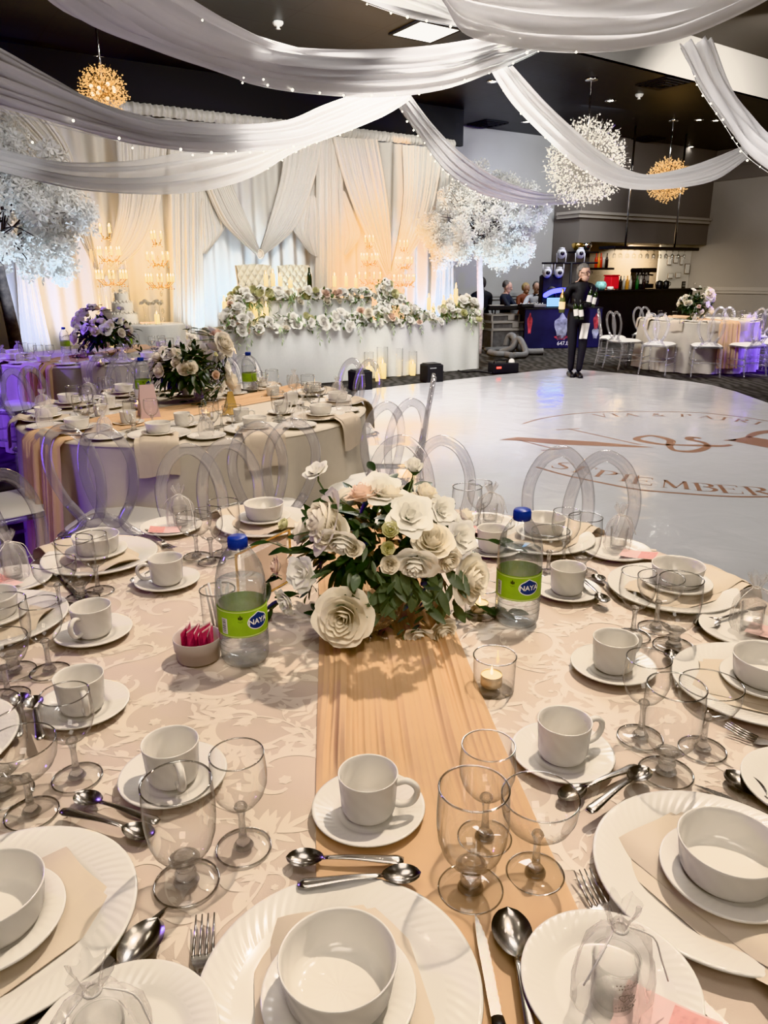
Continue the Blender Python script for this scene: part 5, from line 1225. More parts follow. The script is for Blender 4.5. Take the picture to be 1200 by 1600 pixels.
# ------------------------------------------------------------------ head table
HD = DIR; HN = NRM                                    # along / toward the room
HR = T(747, 577, 0); HL = T(348, 612, 0); HL = HR - HD * (HR - HL).length
HLEN = (HR - HL).length
def HP(s, dep, z): return HR - HD * (HLEN * (1 - s)) - HN * dep + Vector((0, 0, z))
def skirted(name, label, s0, s1, d0, d1, z0, z1, folds, mat='white_cloth'):
    """box table under a floor-length cloth with soft folds"""
    A, B, C_, D_ = HP(s0, d0, 0), HP(s1, d0, 0), HP(s1, d1, 0), HP(s0, d1, 0)
    per = [A, B, C_, D_]; L = [(per[(i + 1) % 4] - per[i]).length for i in range(4)]; tot = sum(L); g = MB()
    def fn(u, v):
        d = u * tot; i = 0
        while i < 3 and d > L[i]: d -= L[i]; i += 1
        p = per[i].lerp(per[(i + 1) % 4], d / L[i]); t = (per[(i + 1) % 4] - per[i]).normalized(); n = Vector((t.y, -t.x, 0))
        k = (1 - v) ** .8
        return Vector((p.x, p.y, z0 + v * (z1 - z0))) + n * k * (.012 * math.sin(u * folds * 2 * PI) + .008 * math.sin(u * folds * 5.1 + 1))
    g.grid(fn, 260, 8, True); g.poly([p + Vector((0, 0, z1)) for p in per]); o = g.build(name, M[mat]); tag(o, label, 'table'); return o
HZ = .80
skirted('head_table', 'long head table in white floor-length cloth, fronted by candles', 0, 1, 0, .70, .01, HZ, 26)
skirted('sweetheart_table', 'raised white table between the flower garlands before the tufted chairs', .16, .66, .86, 1.5, .01, 1.12, 18)
t = thing('riser_platform', 'low white platform the tufted chairs stand on', 'platform', tuple(HP(.4, 2.1, 0)), ANG)
g = MB(); g.box((0, 0, .14), (2.4, 1.1, .28)); g.build('deck', M['white_cloth'], t, smooth=False)
# tufted throne chairs
m_tuft = princ('cream_leather', (.70, .65, .52), .4, bump=(9, .2)); m_btn = princ('pearl_button', (.5, .46, .38), .3)
th = thing('tufted_chair', '', 'chair')
def tuft(u, v):
    x = (u - .5) * .55 * (1 + .08 * v); z = .45 + v * .98 + .02 * math.cos((u - .5) * PI)
    q = abs(math.sin((u * 5 + v * 6) * PI) * math.sin((u * 5 - v * 6) * PI))
    return (x, -.27 - .10 * v + .035 * q ** .5, z)
g = MB(); g.grid(tuft, 60, 72); g.grid(lambda u, v: ((.5 - u) * .55 * (1 + .08 * v), -.31 - .10 * v, .45 + v * .98), 4, 4)
for s in (0, 1): g.grid(lambda u, v: ((s - .5) * .55 * (1 + .08 * v), -.27 - .1 * v - .05 * u, .45 + v * .98), 2, 8)
g.grid(lambda u, v: ((u - .5) * .60, -.37 - .05 * v, 1.43 + .02 * math.cos((u - .5) * PI)), 12, 2); g.build('backrest', m_tuft, th)
for i in range(1, 6):
    for j in range(1, 4):
        g = MB(); u, v = i / 5 - .1 * (j % 2), .40 + j * .14; p = tuft(u, v); g.ball((p[0], -.245 - .1 * v, p[2]), .014, 8, 5); g.build('button', m_btn, th)
g = MB(); g.box((0, 0, .40), (.57, .58, .16), 0, .04); g.build('seat', m_tuft, th)
for x in (-.24, .24):
    for y in (-.25, .25): g = MB(); g.tube([(x, y, .33), (x, y, 0)], [.025, .016], 8); g.build('leg', M['gold'], th)
for px, lab in ((413, 'tufted cream chair on the side by the cake, behind the garland'), (476, 'tufted cream chair behind the dark wine bottle')):
    p = D(px, 440, 12.05 + (px - 413) * .012); p.z = .28; dup(th, tuple(p), ANG + PI, lab, 'tufted chairs behind the sweetheart table', (1.0, 1.0, .94))
# garlands: blooms as parts, greenery as one part
def garland(name, label, path, n, spread, rr, hang=.12, z_up=.12, rsc=1.0):
    """path of world points; blooms gathered around it"""
    o0 = path[0]; t = thing('flower_garland', label, 'garland', tuple(o0)); P = cat_rom(path, 60)
    g = MB(); gl = MB()
    for i in range(n):
        p = P[int((i + rr.random()) / n * 60)] - o0; q = p + HN * rr.uniform(-.2, 1.0) * spread + Vector((0, 0, rr.uniform(-.35, 1.0) * z_up)) + HD * rr.uniform(-.05, .05)
        f = HN * rr.uniform(.5, 1) + Vector((rr.uniform(-.4, .4), 0, rr.uniform(.1, .9)))
        flower_part(rr.choice(('rose1', 'whiterose', 'lisi0', 'lisi1', 'whiterose', 'bud', 'lisi0')) if rr.random() > .035 else 'blush', t, q, f, rr.uniform(.042, .072) * rsc, i)
    for i in range(n * 5):
        p = P[rr.randrange(61)] - o0; q = p + HN * rr.uniform(-.3, .9) * spread + Vector((0, 0, rr.uniform(-.5, .9) * z_up)); dn = rr.random() < .3
        leaf(g if i % 3 else gl, q, (HN * rr.uniform(.2, 1) + HD * rr.uniform(-1, 1) + Vector((0, 0, rr.uniform(-1.3, -.2) if dn else rr.uniform(-.3, 1)))), (0, 0, 1), rr.uniform(.06, .12), rr.uniform(.011, .02), .2)
    for i in range(max(3, n // 7)):
        p = P[rr.randrange(61)] - o0 + HN * spread * .8; gs_ = [p, p + HN * .05 - Vector((0, 0, hang * .5)), p + HN * .06 - Vector((0, 0, hang * rr.uniform(.8, 1.5)))]; spray(gl, gl, gs_, 7, .06, .009, rr)
    g.build('green_leaves', M['leaf3'], t); gl.build('pale_leaves', M['leaf4'], t); return t
M['leaf3'] = princ('garland_leaf', (.13, .19, .075), .5, noise=(12, .4)); M['leaf4'] = princ('pale_garland_leaf', (.36, .42, .25), .5, noise=(12, .3))
rr = random.Random(77)
garland('g', 'white rose garland along the front edge of the head table', [HP(s, .08, HZ + .02) for s in (.02, .2, .4, .6, .8, .995)], 95, .16, rr, .16, .15)
garland('g', 'white rose garland along the top of the raised table', [HP(s, .92, 1.13) for s in (.12, .25, .4, .55, .66)], 60, .12, rr, .12, .13)
garland('g', 'bank of white flowers climbing the candle end of the raised table by the cake', [HP(.04, .35, HZ + .05), HP(.08, .45, .95), HP(.13, .8, 1.06), HP(.20, .9, 1.16)], 55, .3, rr, .12, .16)
garland('g', 'tall mound of white flowers at the tree-side end of the raised table', [HP(.62, .55, HZ), HP(.655, .62, 1.0), HP(.67, .75, 1.22), HP(.70, .6, 1.02), HP(.76, .4, HZ + .05)], 80, .3, rr, .15, .16)
garland('g', 'clump of white flowers with candles at the tree end of the head table', [HP(.86, .2, HZ + .03), HP(.92, .25, HZ + .12), HP(.97, .22, HZ + .16), HP(.995, .2, HZ + .05)], 34, .16, rr, .1, .16, 1.1)
# pillar candles among the flowers
pc = thing('pillar_candle', '', 'candle')
g = MB(); g.caps = True; g.lathe([(.028, 0), (.028, .155), (.024, .16), (.0, .157)], 16); g.build('wax', M['wax_lit'], pc)
g = MB(); g.lathe([(0, .158), (.008, .17), (.010, .185), (.005, .205), (0, .222)], 10); g.build('flame', M['flame_far'], pc)
PCL = [(352, 492, 10.4, 1.3, 'tall candle at the outer end of the head table by the chairs'), (366, 500, 10.5, 1.0, 'short candle low in the flower bank by the cake end'), (374, 494, 10.6, 1.1, 'middle candle low in the flower bank by the cake end'), (382, 503, 10.6, .9, 'smallest candle low in the flower bank'), (400, 497, 10.8, 1.2, 'candle among the blooms below the first tufted chair'), (411, 504, 10.8, .9, 'squat candle below the first tufted chair'), (417, 500, 10.8, 1.3, 'slim candle below the first tufted chair'),
       (416, 443, 11.5, 1.0, 'first candle of the trio before the tufted chair by the cake'), (427, 443, 11.5, 1.1, 'second candle of the trio before the tufted chair by the cake'), (438, 444, 11.5, .9, 'third candle of the trio before the tufted chair by the cake'), (454, 446, 11.6, .7, 'lone candle before the second tufted chair'), (523, 444, 12.0, 1.0, 'candle on the raised table beside the textured column'), (541, 444, 12.1, 1.0, 'candle in the middle of the raised table row by the column'), (556, 445, 12.2, .9, 'candle nearest the tall flower mound on the raised table'),
       (670, 480, 11.9, 1.1, 'first candle at the tree end of the head table'), (677, 490, 11.9, .9, 'low candle at the tree end of the head table'), (693, 485, 12.0, 1.2, 'thick candle in the tree-end flower clump'), (704, 478, 12.1, 1.0, 'rear candle in the tree-end flower clump'), (712, 472, 12.1, 1.5, 'tallest candle at the tree end of the head table')]
for px, py, y, s, lab in PCL:
    p = D(px, py + 4, y); dup(pc, tuple(p), 0, lab, 'pillar candles on the head tables', (1, 1, s))
# dark wine bottle on the raised table
p = D(484, 452, 11.7); g = MB(); g.caps = True; g.lathe([(.037, 0), (.037, .19), (.03, .22), (.014, .25), (.014, .31), (.016, .315), (0, .318)], 20); o = g.build('wine_bottle', princ('dark_bottle_glass', (.02, .03, .015), .1)); o.location = p; tag(o, 'dark wine bottle standing in the upper garland', 'bottle')
# hurricane candles on the carpet
hc = thing('hurricane_candle', '', 'candle')
g = MB(); g.lathe([(0, .001), (.068, .001), (.07, .004), (.07, .40)], 28); ring(g, .07, .40, .002, 28); g.build('glass_cylinder', M['glass'], hc)
g = MB(); g.caps = True; g.lathe([(.042, .006), (.042, .19), (.036, .195), (0, .19)], 20); g.build('wax', M['wax_lit'], hc)
g = MB(); g.lathe([(0, .19), (.008, .203), (.010, .22), (.005, .245), (0, .262)], 10); g.build('flame', M['flame_far'], hc)
for px, py, s, lab in ((577, 594, 1.0, 'floor candle in glass cylinder behind the first black uplight'), (598, 592, 1.15, 'tall floor candle in glass cylinder, second from the first uplight'), (622, 588, 1.05, 'floor candle in glass cylinder in the middle of the row'), (632, 587, .6, 'small empty-looking glass candle between two floor candles'), (645, 587, .9, 'floor candle in short glass before the second uplight'), (658, 584, 1.05, 'floor candle in glass cylinder touching the second uplight'), (590, 596, .7, 'low floor candle between the first two cylinders')):
    dup(hc, tuple(T(px, py, 0)), 0, lab, 'hurricane candles on the carpet', s)
# black uplight boxes and the effects box
ub = thing('uplight_box', '', 'stage light'); g = MB(); g.box((0, 0, .13), (.25, .25, .25), 0, .012); g.build('housing', M['matte_black'], ub, smooth=False)
g = MB(); g.grid(lambda u, v: (-.09 + .1 * u, -.1262, .205 + .012 * v), 1, 1); g.build('display_label', princ('grey_print', (.4, .4, .4), .5), ub, smooth=False)
g = MB(); g.box((0, 0, .262), (.2, .2, .012)); g.build('lens', M['black_plastic'], ub, smooth=False)
for px, py, lab in ((563, 609, 'black cube uplight half hidden behind an acrylic chair back'), (674, 597, 'black cube uplight on the carpet beside the floor candles')): dup(ub, tuple(T(px, py, 0)), R(25), lab, 'black cube uplights')
t = thing('fog_machine', 'low black effects box with red display on the carpet edge', 'effects machine', tuple(T(786, 583, 0)), R(18))
g = MB(); g.box((0, 0, .085), (.42, .22, .15), 0, .01); g.build('case', M['matte_black'], t, smooth=False); g = MB(); g.box((-.13, -.112, .10), (.08, .006, .03)); g.build('display', emis('red_display', (1, .1, .05), 2.5), t, smooth=False)
g = MB(); g.tube([(-.16, 0, .16), (-.16, 0, .2), (.06, 0, .2), (.06, 0, .16)], .01, 6); g.build('handle', M['black_plastic'], t); g = MB(); g.lathe([(.05, .16), (.04, .2), (.02, .215), (0, .22)], 14, (.14, 0, 0)); g.build('nozzle_cover', M['china'], t)
g = MB(); pts = cat_rom([T(690, 582, .012), T(706, 577, .012), T(725, 581, .012), T(745, 580, .012), T(768, 583, .012)], 24); g.tube(pts, .012, 6); tag(g.build('power_cable', M['black_plastic']), 'black cable running over the carpet toward the effects box', 'cable')

# ------------------------------------------------------------------ crystal candelabra
m_crys = thin_glass('crystal', tint=(.95, .93, .88), edge=(.6, .55, .45), power=1.6, gloss=.8, base=.12, body=((.95, .85, .6), .12))
cb = thing('crystal_candelabra', '', 'candelabra')
g = MB(); g.lathe([(0, 0), (.15, 0), (.15, .02), (.03, .04), (.018, .08)], 20); 
for k in range(14): g.ball((0, 0, .12 + k * .145), .026, 8, 6, (1, 1, 1.9))
g.build('crystal_stem', m_crys, cb)
cps = []
for z, n, r in ((1.62, 8, .23), (1.98, 6, .17), (2.32, 3, .09)):
    g = MB()
    for k in range(n):
        a = 2 * PI * k / n + z; e = (r * math.cos(a), r * math.sin(a), z); g.tube(cat_rom([(0, 0, z - .06), (e[0] * .5, e[1] * .5, z - .1), e], 8), .008, 6)
        for q in range(3): g.ball((e[0] * (.6 + .2 * q), e[1] * (.6 + .2 * q), z - .06 - .03 * q), .011, 6, 4)
        cps.append(e)
    g.build('arm_ring', M['gold'], cb)
for e in cps:
    g = MB(); g.caps = True; g.lathe([(.019, 0), (.019, .085), (0, .088)], 10); o = g.build('candle', M['wax_lit'], cb); o.location = e
    g = MB(); g.lathe([(.026, -.01), (.032, .05), (.028, .15)], 12); h = g.build('glass_shade', M['glass'], o); g = MB(); g.ball((0, 0, .115), .013, 8, 6, (1, 1, 2)); g.build('flame', M['flame_far'], o)
for px, py, off, s, lab in ((165, 348, .75, 1.02, 'tall crystal candelabra at the peach-lit drape, cake side'), (242, 354, .75, 1.0, 'tall crystal candelabra beside the straight peach-lit curtain column'), (577, 362, .7, 1.0, 'crystal candelabra beside the textured column above the flower mound'), (631, 366, .7, .98, 'crystal candelabra beside the round tie-back knot')):
    p = on_drape(px, py, off); zt2 = p.z; k = s * (zt2 / 2.52); dup(cb, (p.x, p.y, 0), rnd.uniform(0, 6), lab, 'tall crystal candelabra by the drapery', (min(k, 1.25),) * 2 + (k,))

# ------------------------------------------------------------------ cake table
cp_ = D(236, 545, 10.9); cp_.z = 0
g = MB(); g.caps = True
g.lathe([(.52, .02), (.50, .5), (.485, .80), (.48, .815)], 60); g.grid(lambda u, v: ((.50 + .03 * math.sin(u * 2 * PI * 14) * (1 - v)) * math.cos(u * 2 * PI), (.50 + .03 * math.sin(u * 2 * PI * 14) * (1 - v)) * math.sin(u * 2 * PI), .01 + .8 * v), 140, 4, True)
o = g.build('cake_table', M['white_cloth']); o.location = cp_; tag(o, 'small round table under white cloth carrying the wedding cake', 'table')
ck = thing('wedding_cake', 'ivory tiered cake with piped ruffles on the small round table', 'cake', (cp_.x - .33, cp_.y - .05, .816))
m_ice = princ('ivory_icing', (.82, .76, .66), .55, bump=(26, .6))
for z, r, h in ((0, .20, .15), (.15, .145, .15), (.30, .095, .13)):
    g = MB(); g.lathe([(0, z), (r, z), (r * 1.02, z + .02), (r, z + h - .015), (r * .95, z + h), (0, z + h)], 40)
    for k in range(int(r * 130)): a = 2 * PI * k / int(r * 130); g.ball((r * 1.01 * math.cos(a), r * 1.01 * math.sin(a), z + .018), .017, 6, 4); g.ball((r * .93 * math.cos(a), r * .93 * math.sin(a), z + h), .015, 6, 4)
    g.build('tier', m_ice, ck)
g = MB(); g.caps = True; g.lathe([(.23, -.012), (.24, 0), (0, .001)], 30); g.build('cake_board', M['china'], ck); flower_part('whiterose', ck, (0, 0, .44), (0, -.3, 1), .05)
vs = thing('flower_vase', '', 'vase'); g = MB(); g.lathe([(0, .001), (.035, .001), (.03, .02), (.022, .1), (.03, .2)], 16); g.build('glass_vase', M['glass'], vs)
for k, (x, y, z) in enumerate(((0, 0, .24), (.03, .01, .21), (-.03, -.01, .22))): flower_part('rose0', vs, (x, y, z), (x * 10, -.4, 1), .04, k)
for dx, dy, lab in ((.02, -.12, 'small glass vase of glowing cream blooms next to the cake'), (.20, -.18, 'second small vase of cream blooms toward the middle of the cake table')):
    dup(vs, (cp_.x + dx, cp_.y + dy, .816), 0, lab, 'small vases on the cake table', 1.25)
for px, py, lab in ((135, 505, 'bright pillar candle behind the purple bouquet, farther from the cake'), (147, 507, 'bright pillar candle behind the purple bouquet, nearer the cake'), (178, 508, 'bright pillar candle between the purple bouquet and the cake'), (248, 515, 'lit pillar candle between the vases on the cake table')):
    p = D(px, py, cp_.y - .1); p.z = .816 if px > 240 else p.z
    if px > 240: p = Vector((cp_.x + .1, cp_.y + .1, .816)); dup(pc, tuple(p), 0, lab, 'pillar candles by the cake', (1.2, 1.2, .8))
    else:
        q = Vector((p.x, p.y + .6, 0)); dup(hc, tuple(q), 0, lab.replace('pillar candle', 'tall-stand candle'), 'tall candles behind the purple bouquet', (1, 1, 4.6 if px != 178 else 4.2))

# ------------------------------------------------------------------ blossom trees
def blossom_tree(label, base, crown_c, rx, rz, trunk_mat, r0, seed, n, trunkpts=None):
    t = thing('blossom_tree', label, 'tree', tuple(base)); rr = random.Random(seed); cc_ = crown_c - base
    g = MB(); pts = trunkpts or [Vector((0, 0, 0)), Vector((.02, 0, cc_.z * .4)), Vector((-.02, .02, cc_.z * .75)), cc_ + Vector((0, 0, .1))]
    g.tube(cat_rom(pts, 16), [r0 * (1 - .45 * i / 16) for i in range(17)], 10); g.build('trunk', trunk_mat, t)
    g = MB(); tips = []
    for i in range(n):
        a = rr.uniform(0, 2 * PI); el = math.asin(rr.uniform(-.75, 1)); k = rr.uniform(.55, 1) ; tip = cc_ + Vector((math.cos(a) * math.cos(el) * rx * k, math.sin(a) * math.cos(el) * rx * k, math.sin(el) * rz * k))
        if rr.random() < .75: tips.append(tip)
        s = cc_ + Vector((0, 0, -rz * rr.uniform(.1, .6)))
        if i % 3 == 0: g.tube(cat_rom([s, s.lerp(tip, .5) + Vector((0, 0, .08)), tip], 6), [.016, .013, .011, .009, .007, .005, .004], 5)
        if i % 3: tips.append(tip)
    g.build('bough', M['bark'], t)
    g = MB()
    for tip in tips:
        cl = rr.uniform(.12, .21)
        for k in range(rr.randrange(24, 38)):
            d = Vector((rr.gauss(0, 1), rr.gauss(0, 1), rr.gauss(0, .75))).normalized() * cl * rr.random() ** .5; p = tip + d; p.z -= abs(rr.gauss(0, .05))
            n_ = (d.normalized() + Vector((rr.uniform(-.5, .5), rr.uniform(-.5, .5), rr.uniform(-.3, .8)))).normalized(); e1 = n_.orthogonal().normalized(); e2 = n_.cross(e1); sz = rr.uniform(.045, .075); b = len(g.v)
            c0 = g.V(p)
            for q in range(5):
                a = q * 2 * PI / 5 + k; g.V(p + (e1 * math.cos(a) + e2 * math.sin(a)) * sz + n_ * sz * .45); a += .55; g.V(p + (e1 * math.cos(a) + e2 * math.sin(a)) * sz * 1.05 + n_ * sz * .4)
            for q in range(5): g.F((c0, b + 1 + q * 2, b + 2 + q * 2))
    o = g.build('blossom', M['blossom'], t, smooth=False); o['kind'] = 'stuff'; return t
tb = D(748, 500, 14.6); tb.z = 0; tcx = D(754, 350, 14.6)
blossom_tree('white blossom tree with pale trunk beside the head table, lit blue-white', tb, tcx, 1.18, .95, M['bark_pale'], .075, 5, 175)
lb = D(22, 548, 9.1); lb.z = 0; lc = D(-12, 322, 8.6)
blossom_tree('white blossom tree with dark slanting trunk at the picture edge by the wall drapery', lb, lc, .95, .92, M['bark'], .085, 9, 110, [Vector((.02, 0, 0)), D(26, 545, 9.1) - lb, D(10, 470, 9.0) - lb, D(-2, 415, 8.9) - lb, lc - lb])
for bp_, col, e, nm in ((tb + Vector((.5, -.9, .3)), (.70, .86, 1), 330, 'tree_uplight'), (lb + Vector((.7, -.5, .3)), (.66, .82, 1), 260, 'tree_uplight')):
    lamp_todo = globals().setdefault('LAMPS', []); lamp_todo.append((nm, bp_, e, col, (tcx if e == 330 else lc)))
t = thing('tree_base_box', 'white box at the foot of the blossom tree trunk', 'planter', tuple(T(771, 541, 0)), ANG)
g = MB(); g.box((0, 0, .09), (.55, .5, .16), 0, .01); g.build('box', M['china'], t, smooth=False); g = MB(); g.box((0, 0, .012), (.57, .52, .02)); g.build('plinth', M['matte_black'], t, smooth=False)

# ------------------------------------------------------------------ starburst crystal chandeliers
def chandelier(label, c, r, metal, glow, n, seed, bead, hot=None):
    t = thing('crystal_chandelier', label, 'chandelier', (c.x, c.y, c.z)); rr = random.Random(seed)
    g = MB(); g.tube([(0, 0, 0), (0, 0, ZC - c.z)], .014, 8); g.build('hanging_rod', M['chrome'], t)
    g = MB(); g.caps = True; g.lathe([(.10, ZC - c.z - .03), (.10, ZC - c.z)], 20); g.build('ceiling_cup', M['chrome'], t)
    gb = MB(); gr = MB()
    for i in range(n):
        z = 1 - 2 * (i + .5) / n; a = i * 2.39996; d = Vector((math.sqrt(1 - z * z) * math.cos(a), math.sqrt(1 - z * z) * math.sin(a), z)); L = r * rr.uniform(.82, 1.03)
        gr.tube([d * r * .12, d * L], r * .0045, 3, cap=False)
        e1 = d.orthogonal().normalized(); e2 = d.cross(e1)
        for k in range(4):
            q = d * (L - rr.uniform(0, .28) * r) + (e1 * rr.uniform(-1, 1) + e2 * rr.uniform(-1, 1)) * r * .05; gb.ball(q, bead * rr.uniform(.7, 1.3), 4, 3)
    gr.build('ray_rods', metal, t)['kind'] = 'stuff'; gb.build('crystal_beads', glow, t)['kind'] = 'stuff'
    if hot:
        for k in range(8):
            a = k * PI / 4; g = MB(); g.ball((r * .45 * math.cos(a), r * .45 * math.sin(a), r * .2 * math.sin(k * 2.1)), r * .07, 8, 6); g.build('light_bulb', hot, t)
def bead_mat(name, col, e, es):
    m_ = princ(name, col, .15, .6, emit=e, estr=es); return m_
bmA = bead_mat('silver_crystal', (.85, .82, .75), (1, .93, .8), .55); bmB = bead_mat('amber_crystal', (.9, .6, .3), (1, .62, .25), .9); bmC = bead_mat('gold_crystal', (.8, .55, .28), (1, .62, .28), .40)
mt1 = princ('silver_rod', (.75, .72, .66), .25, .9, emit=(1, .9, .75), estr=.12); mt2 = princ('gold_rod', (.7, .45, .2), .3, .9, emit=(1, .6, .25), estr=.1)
hotA = emis('warm_bulb', (1, .75, .4), 12)
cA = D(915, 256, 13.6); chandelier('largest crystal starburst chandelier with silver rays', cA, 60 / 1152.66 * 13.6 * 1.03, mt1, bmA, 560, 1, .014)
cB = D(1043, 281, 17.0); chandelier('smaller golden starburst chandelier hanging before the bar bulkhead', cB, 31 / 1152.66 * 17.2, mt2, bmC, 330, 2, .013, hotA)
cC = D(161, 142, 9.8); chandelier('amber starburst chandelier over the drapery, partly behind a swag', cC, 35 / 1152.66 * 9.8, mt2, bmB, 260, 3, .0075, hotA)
# ------------------------------------------------------------------ bar
def BP(px, py, yb):
    """point on the plane parallel to the head-table wall"""
    return ONPLANE(px, py, Vector((0, yb, 0)), NRM)
c0, c1 = BP(878, 452, YB_BAR), BP(1094, 452, YB_BAR); zbar = (c0.z + c1.z) / 2
m_bar = princ('black_lacquer', (.010, .010, .012), .3, noise=(3, .3))
t = thing('bar_counter', 'long black bar counter below the lit alcove', 'bar', (0, 0, 0)); L = (c1 - c0).length; mid = (c0 + c1) / 2
def bbox(name, mat, s0, s1, dep0, dep1, z0, z1, parent):
    A = c0 + DIR * ((s0 + s1) / 2 * L) - NRM * ((dep0 + dep1) / 2); g = MB(); g.box((A.x, A.y, (z0 + z1) / 2), ((s1 - s0) * L, abs(dep1 - dep0), z1 - z0), ANG, .006); return g.build(name, mat, parent, smooth=False)
bbox('front_panel', m_bar, .02, .95, .05, .55, .0, zbar - .04, t); bbox('counter_top', princ('black_stone', (.012, .012, .014), .12), 0, 1, -.06, .62, zbar - .04, zbar, t)
bbox('side_panel', m_bar, .9, .955, .05, 1.1, 0, zbar - .04, t)
# alcove lining (tiled back, white side) built where the wall is
m_tile = None
def tile_wall():
    mt, nt, out = new_mat('warm_mosaic_tile'); b = nt.nodes.new('ShaderNodeBsdfPrincipled'); b.inputs['Roughness'].default_value = .4
    tc = nt.nodes.new('ShaderNodeTexCoord'); mp = nt.nodes.new('ShaderNodeMapping'); mp.inputs['Rotation'].default_value = (R(90), 0, 0); br = nt.nodes.new('ShaderNodeTexBrick'); br.inputs['Scale'].default_value = 9; br.inputs['Color1'].default_value = (.50, .42, .33, 1); br.inputs['Color2'].default_value = (.42, .35, .27, 1); br.inputs['Mortar'].default_value = (.32, .27, .21, 1); br.inputs['Mortar Size'].default_value = .03
    nt.links.new(tc.outputs['Object'], mp.inputs[0]); nt.links.new(mp.outputs[0], br.inputs[0]); nt.links.new(br.outputs[0], b.inputs['Base Color']); nt.links.new(b.outputs[0], out.inputs[0]); return mt
w0 = wallpt(.253, YB_WALL - .05); w1 = wb1 + NRM * .05
g = MB(); Lw = (w1 - w0).length; g.poly([(0, 0, 0), (Lw, 0, 0), (Lw, 0, 2.3), (0, 0, 2.3)]); o = g.build('trim_6', tile_wall(), None, False, w0, ANG); struct(o)
# hanging glass rack
r0_, r1_ = BP(948, 387, 14.0), BP(1080, 389, 14.0); zr = r0_.z
t = thing('hanging_glass_rack', 'black board hung from two steel rods over the bar, holding upturned glasses', 'glass rack', (0, 0, 0)); mid = (r0_ + r1_) / 2; Lr = (r1_ - r0_).length
g = MB(); g.box((mid.x, mid.y, zr), (Lr, .45, .07), ANG, .01); g.build('board', m_bar, t, smooth=False)
for px in (977, 1054):
    q = BP(px, 384, 14.0); g = MB(); g.tube([(q.x, q.y, zr + .02), (q.x, q.y, ZC)], .022, 10); g.build('steel_rod', M['chrome'], t)
hg = thing('hanging_glass', '', 'glass'); g = MB(); g.lathe([(.04, -.005), (.006, -.012), (.005, -.07), (.03, -.09), (.04, -.13), (.034, -.18)], 14); g.build('glass_bowl', thin_glass('bar_glass', edge=(.5, .48, .45), power=1.5, base=.18, gloss=.8), hg)
for k in range(22):
    q = r0_.lerp(r1_, .12 + .8 * (k // 2) / 10.5) - NRM * (.08 * (1 if k % 2 else -1)); dup(hg, (q.x, q.y, zr - .035), 0, 'upturned stem glass hanging from the black rack over the bar', 'stem glasses hanging over the bar')
# things on and behind the bar
def onbar(px, dep=.3, z=None): 
    q = BP(px, 445, YB_BAR + dep / DIR.x); return Vector((q.x, q.y, zbar if z is None else z))
def lathe_thing(name, prof, mat, p, label, cat, group=None, seg=20):
    g = MB(); g.lathe(prof, seg); o = g.build(name, mat); o.location = p; return tag(o, label, cat, group)
BOT = [(0, 0), (.037, 0), (.038, .17), (.03, .20), (.014, .23), (.013, .29), (.015, .30), (0, .301)]
cols = {'red': princ('red_spirit', (.45, .03, .02), .15, emit=(1, .1, .03), estr=.15), 'amber': princ('amber_spirit', (.55, .25, .05), .15, emit=(1, .5, .1), estr=.15), 'dark': princ('dark_spirit', (.03, .02, .02), .15), 'clear': princ('clear_spirit', (.6, .58, .52), .12), 'green': princ('green_spirit', (.05, .16, .06), .15)}
t = thing('bottle_shelf', 'dark wall shelf with spirit bottles at the pier end of the bar alcove', 'shelf', tuple(BP(940, 420, YB_BULK + .45)), ANG)
g = MB(); g.box((0, 0, 0), (.62, .28, .05)); g.build('board', M['matte_black'], t, smooth=False); sh = t.location
for k, (c, dx, lab) in enumerate((('red', -.22, 'red-tinted spirit bottle, first on the wall shelf'), ('amber', -.13, 'amber spirit bottle, second on the wall shelf'), ('red', -.05, 'red spirit bottle in the middle of the wall shelf'), ('clear', .05, 'pale bottle on the wall shelf beside the red one'), ('dark', .17, 'dark bottle at the coffee-machine end of the wall shelf'))):
    lathe_thing('spirit_bottle', [(r * 1.0, z * 1.15) for r, z in BOT], cols[c], Vector(sh) + DIR * dx + Vector((0, 0, .026)), lab, 'bottle', 'bottles on the wall shelf')
for k in range(9):
    px = 964 + k * 5.2; lathe_thing('spirit_bottle', BOT, cols[('clear', 'dark', 'clear', 'amber', 'clear', 'dark', 'green', 'clear', 'dark')[k]], onbar(px, .42 + .05 * (k % 2)), ('pale', 'dark', 'clear', 'amber', 'frosted', 'black', 'green', 'silvery', 'brown')[k] + ' bottle in the row standing on the bar before the coffee machine', 'bottle', 'bottles standing on the bar')
p = onbar(955, .3); t = thing('red_cooler', 'bright red box standing on the bar beside the bottles', 'container', tuple(p), ANG); g = MB(); g.box((0, 0, .15), (.27, .22, .28), 0, .02); g.build('body', princ('red_plastic', (.55, .02, .03), .35, emit=(1, .05, .05), estr=.08), t, smooth=False); g = MB(); g.box((0, 0, .305), (.29, .24, .03), 0, .008); g.build('lid', princ('red_lid', (.42, .015, .02), .35), t, smooth=False)
lathe_thing('fish_bowl', [(0, 0), (.08, 0), (.12, .05), (.13, .11), (.10, .17), (.085, .18)], princ('teal_glass', (.30, .58, .56), .2, noise=(14, .5)), onbar(939, .25), 'round teal and white bowl on the bar next to the red box', 'bowl')
lathe_thing('napkin_stack', [(0, 0), (.07, 0), (.075, .05), (.06, .07), (0, .07)], M['china'], onbar(954, .08), 'small white dish at the front of the bar below the red box', 'dish')
t = thing('coffee_machine', 'steel and black espresso machine at the back of the bar', 'coffee machine', tuple(onbar(1003, .55)), ANG)
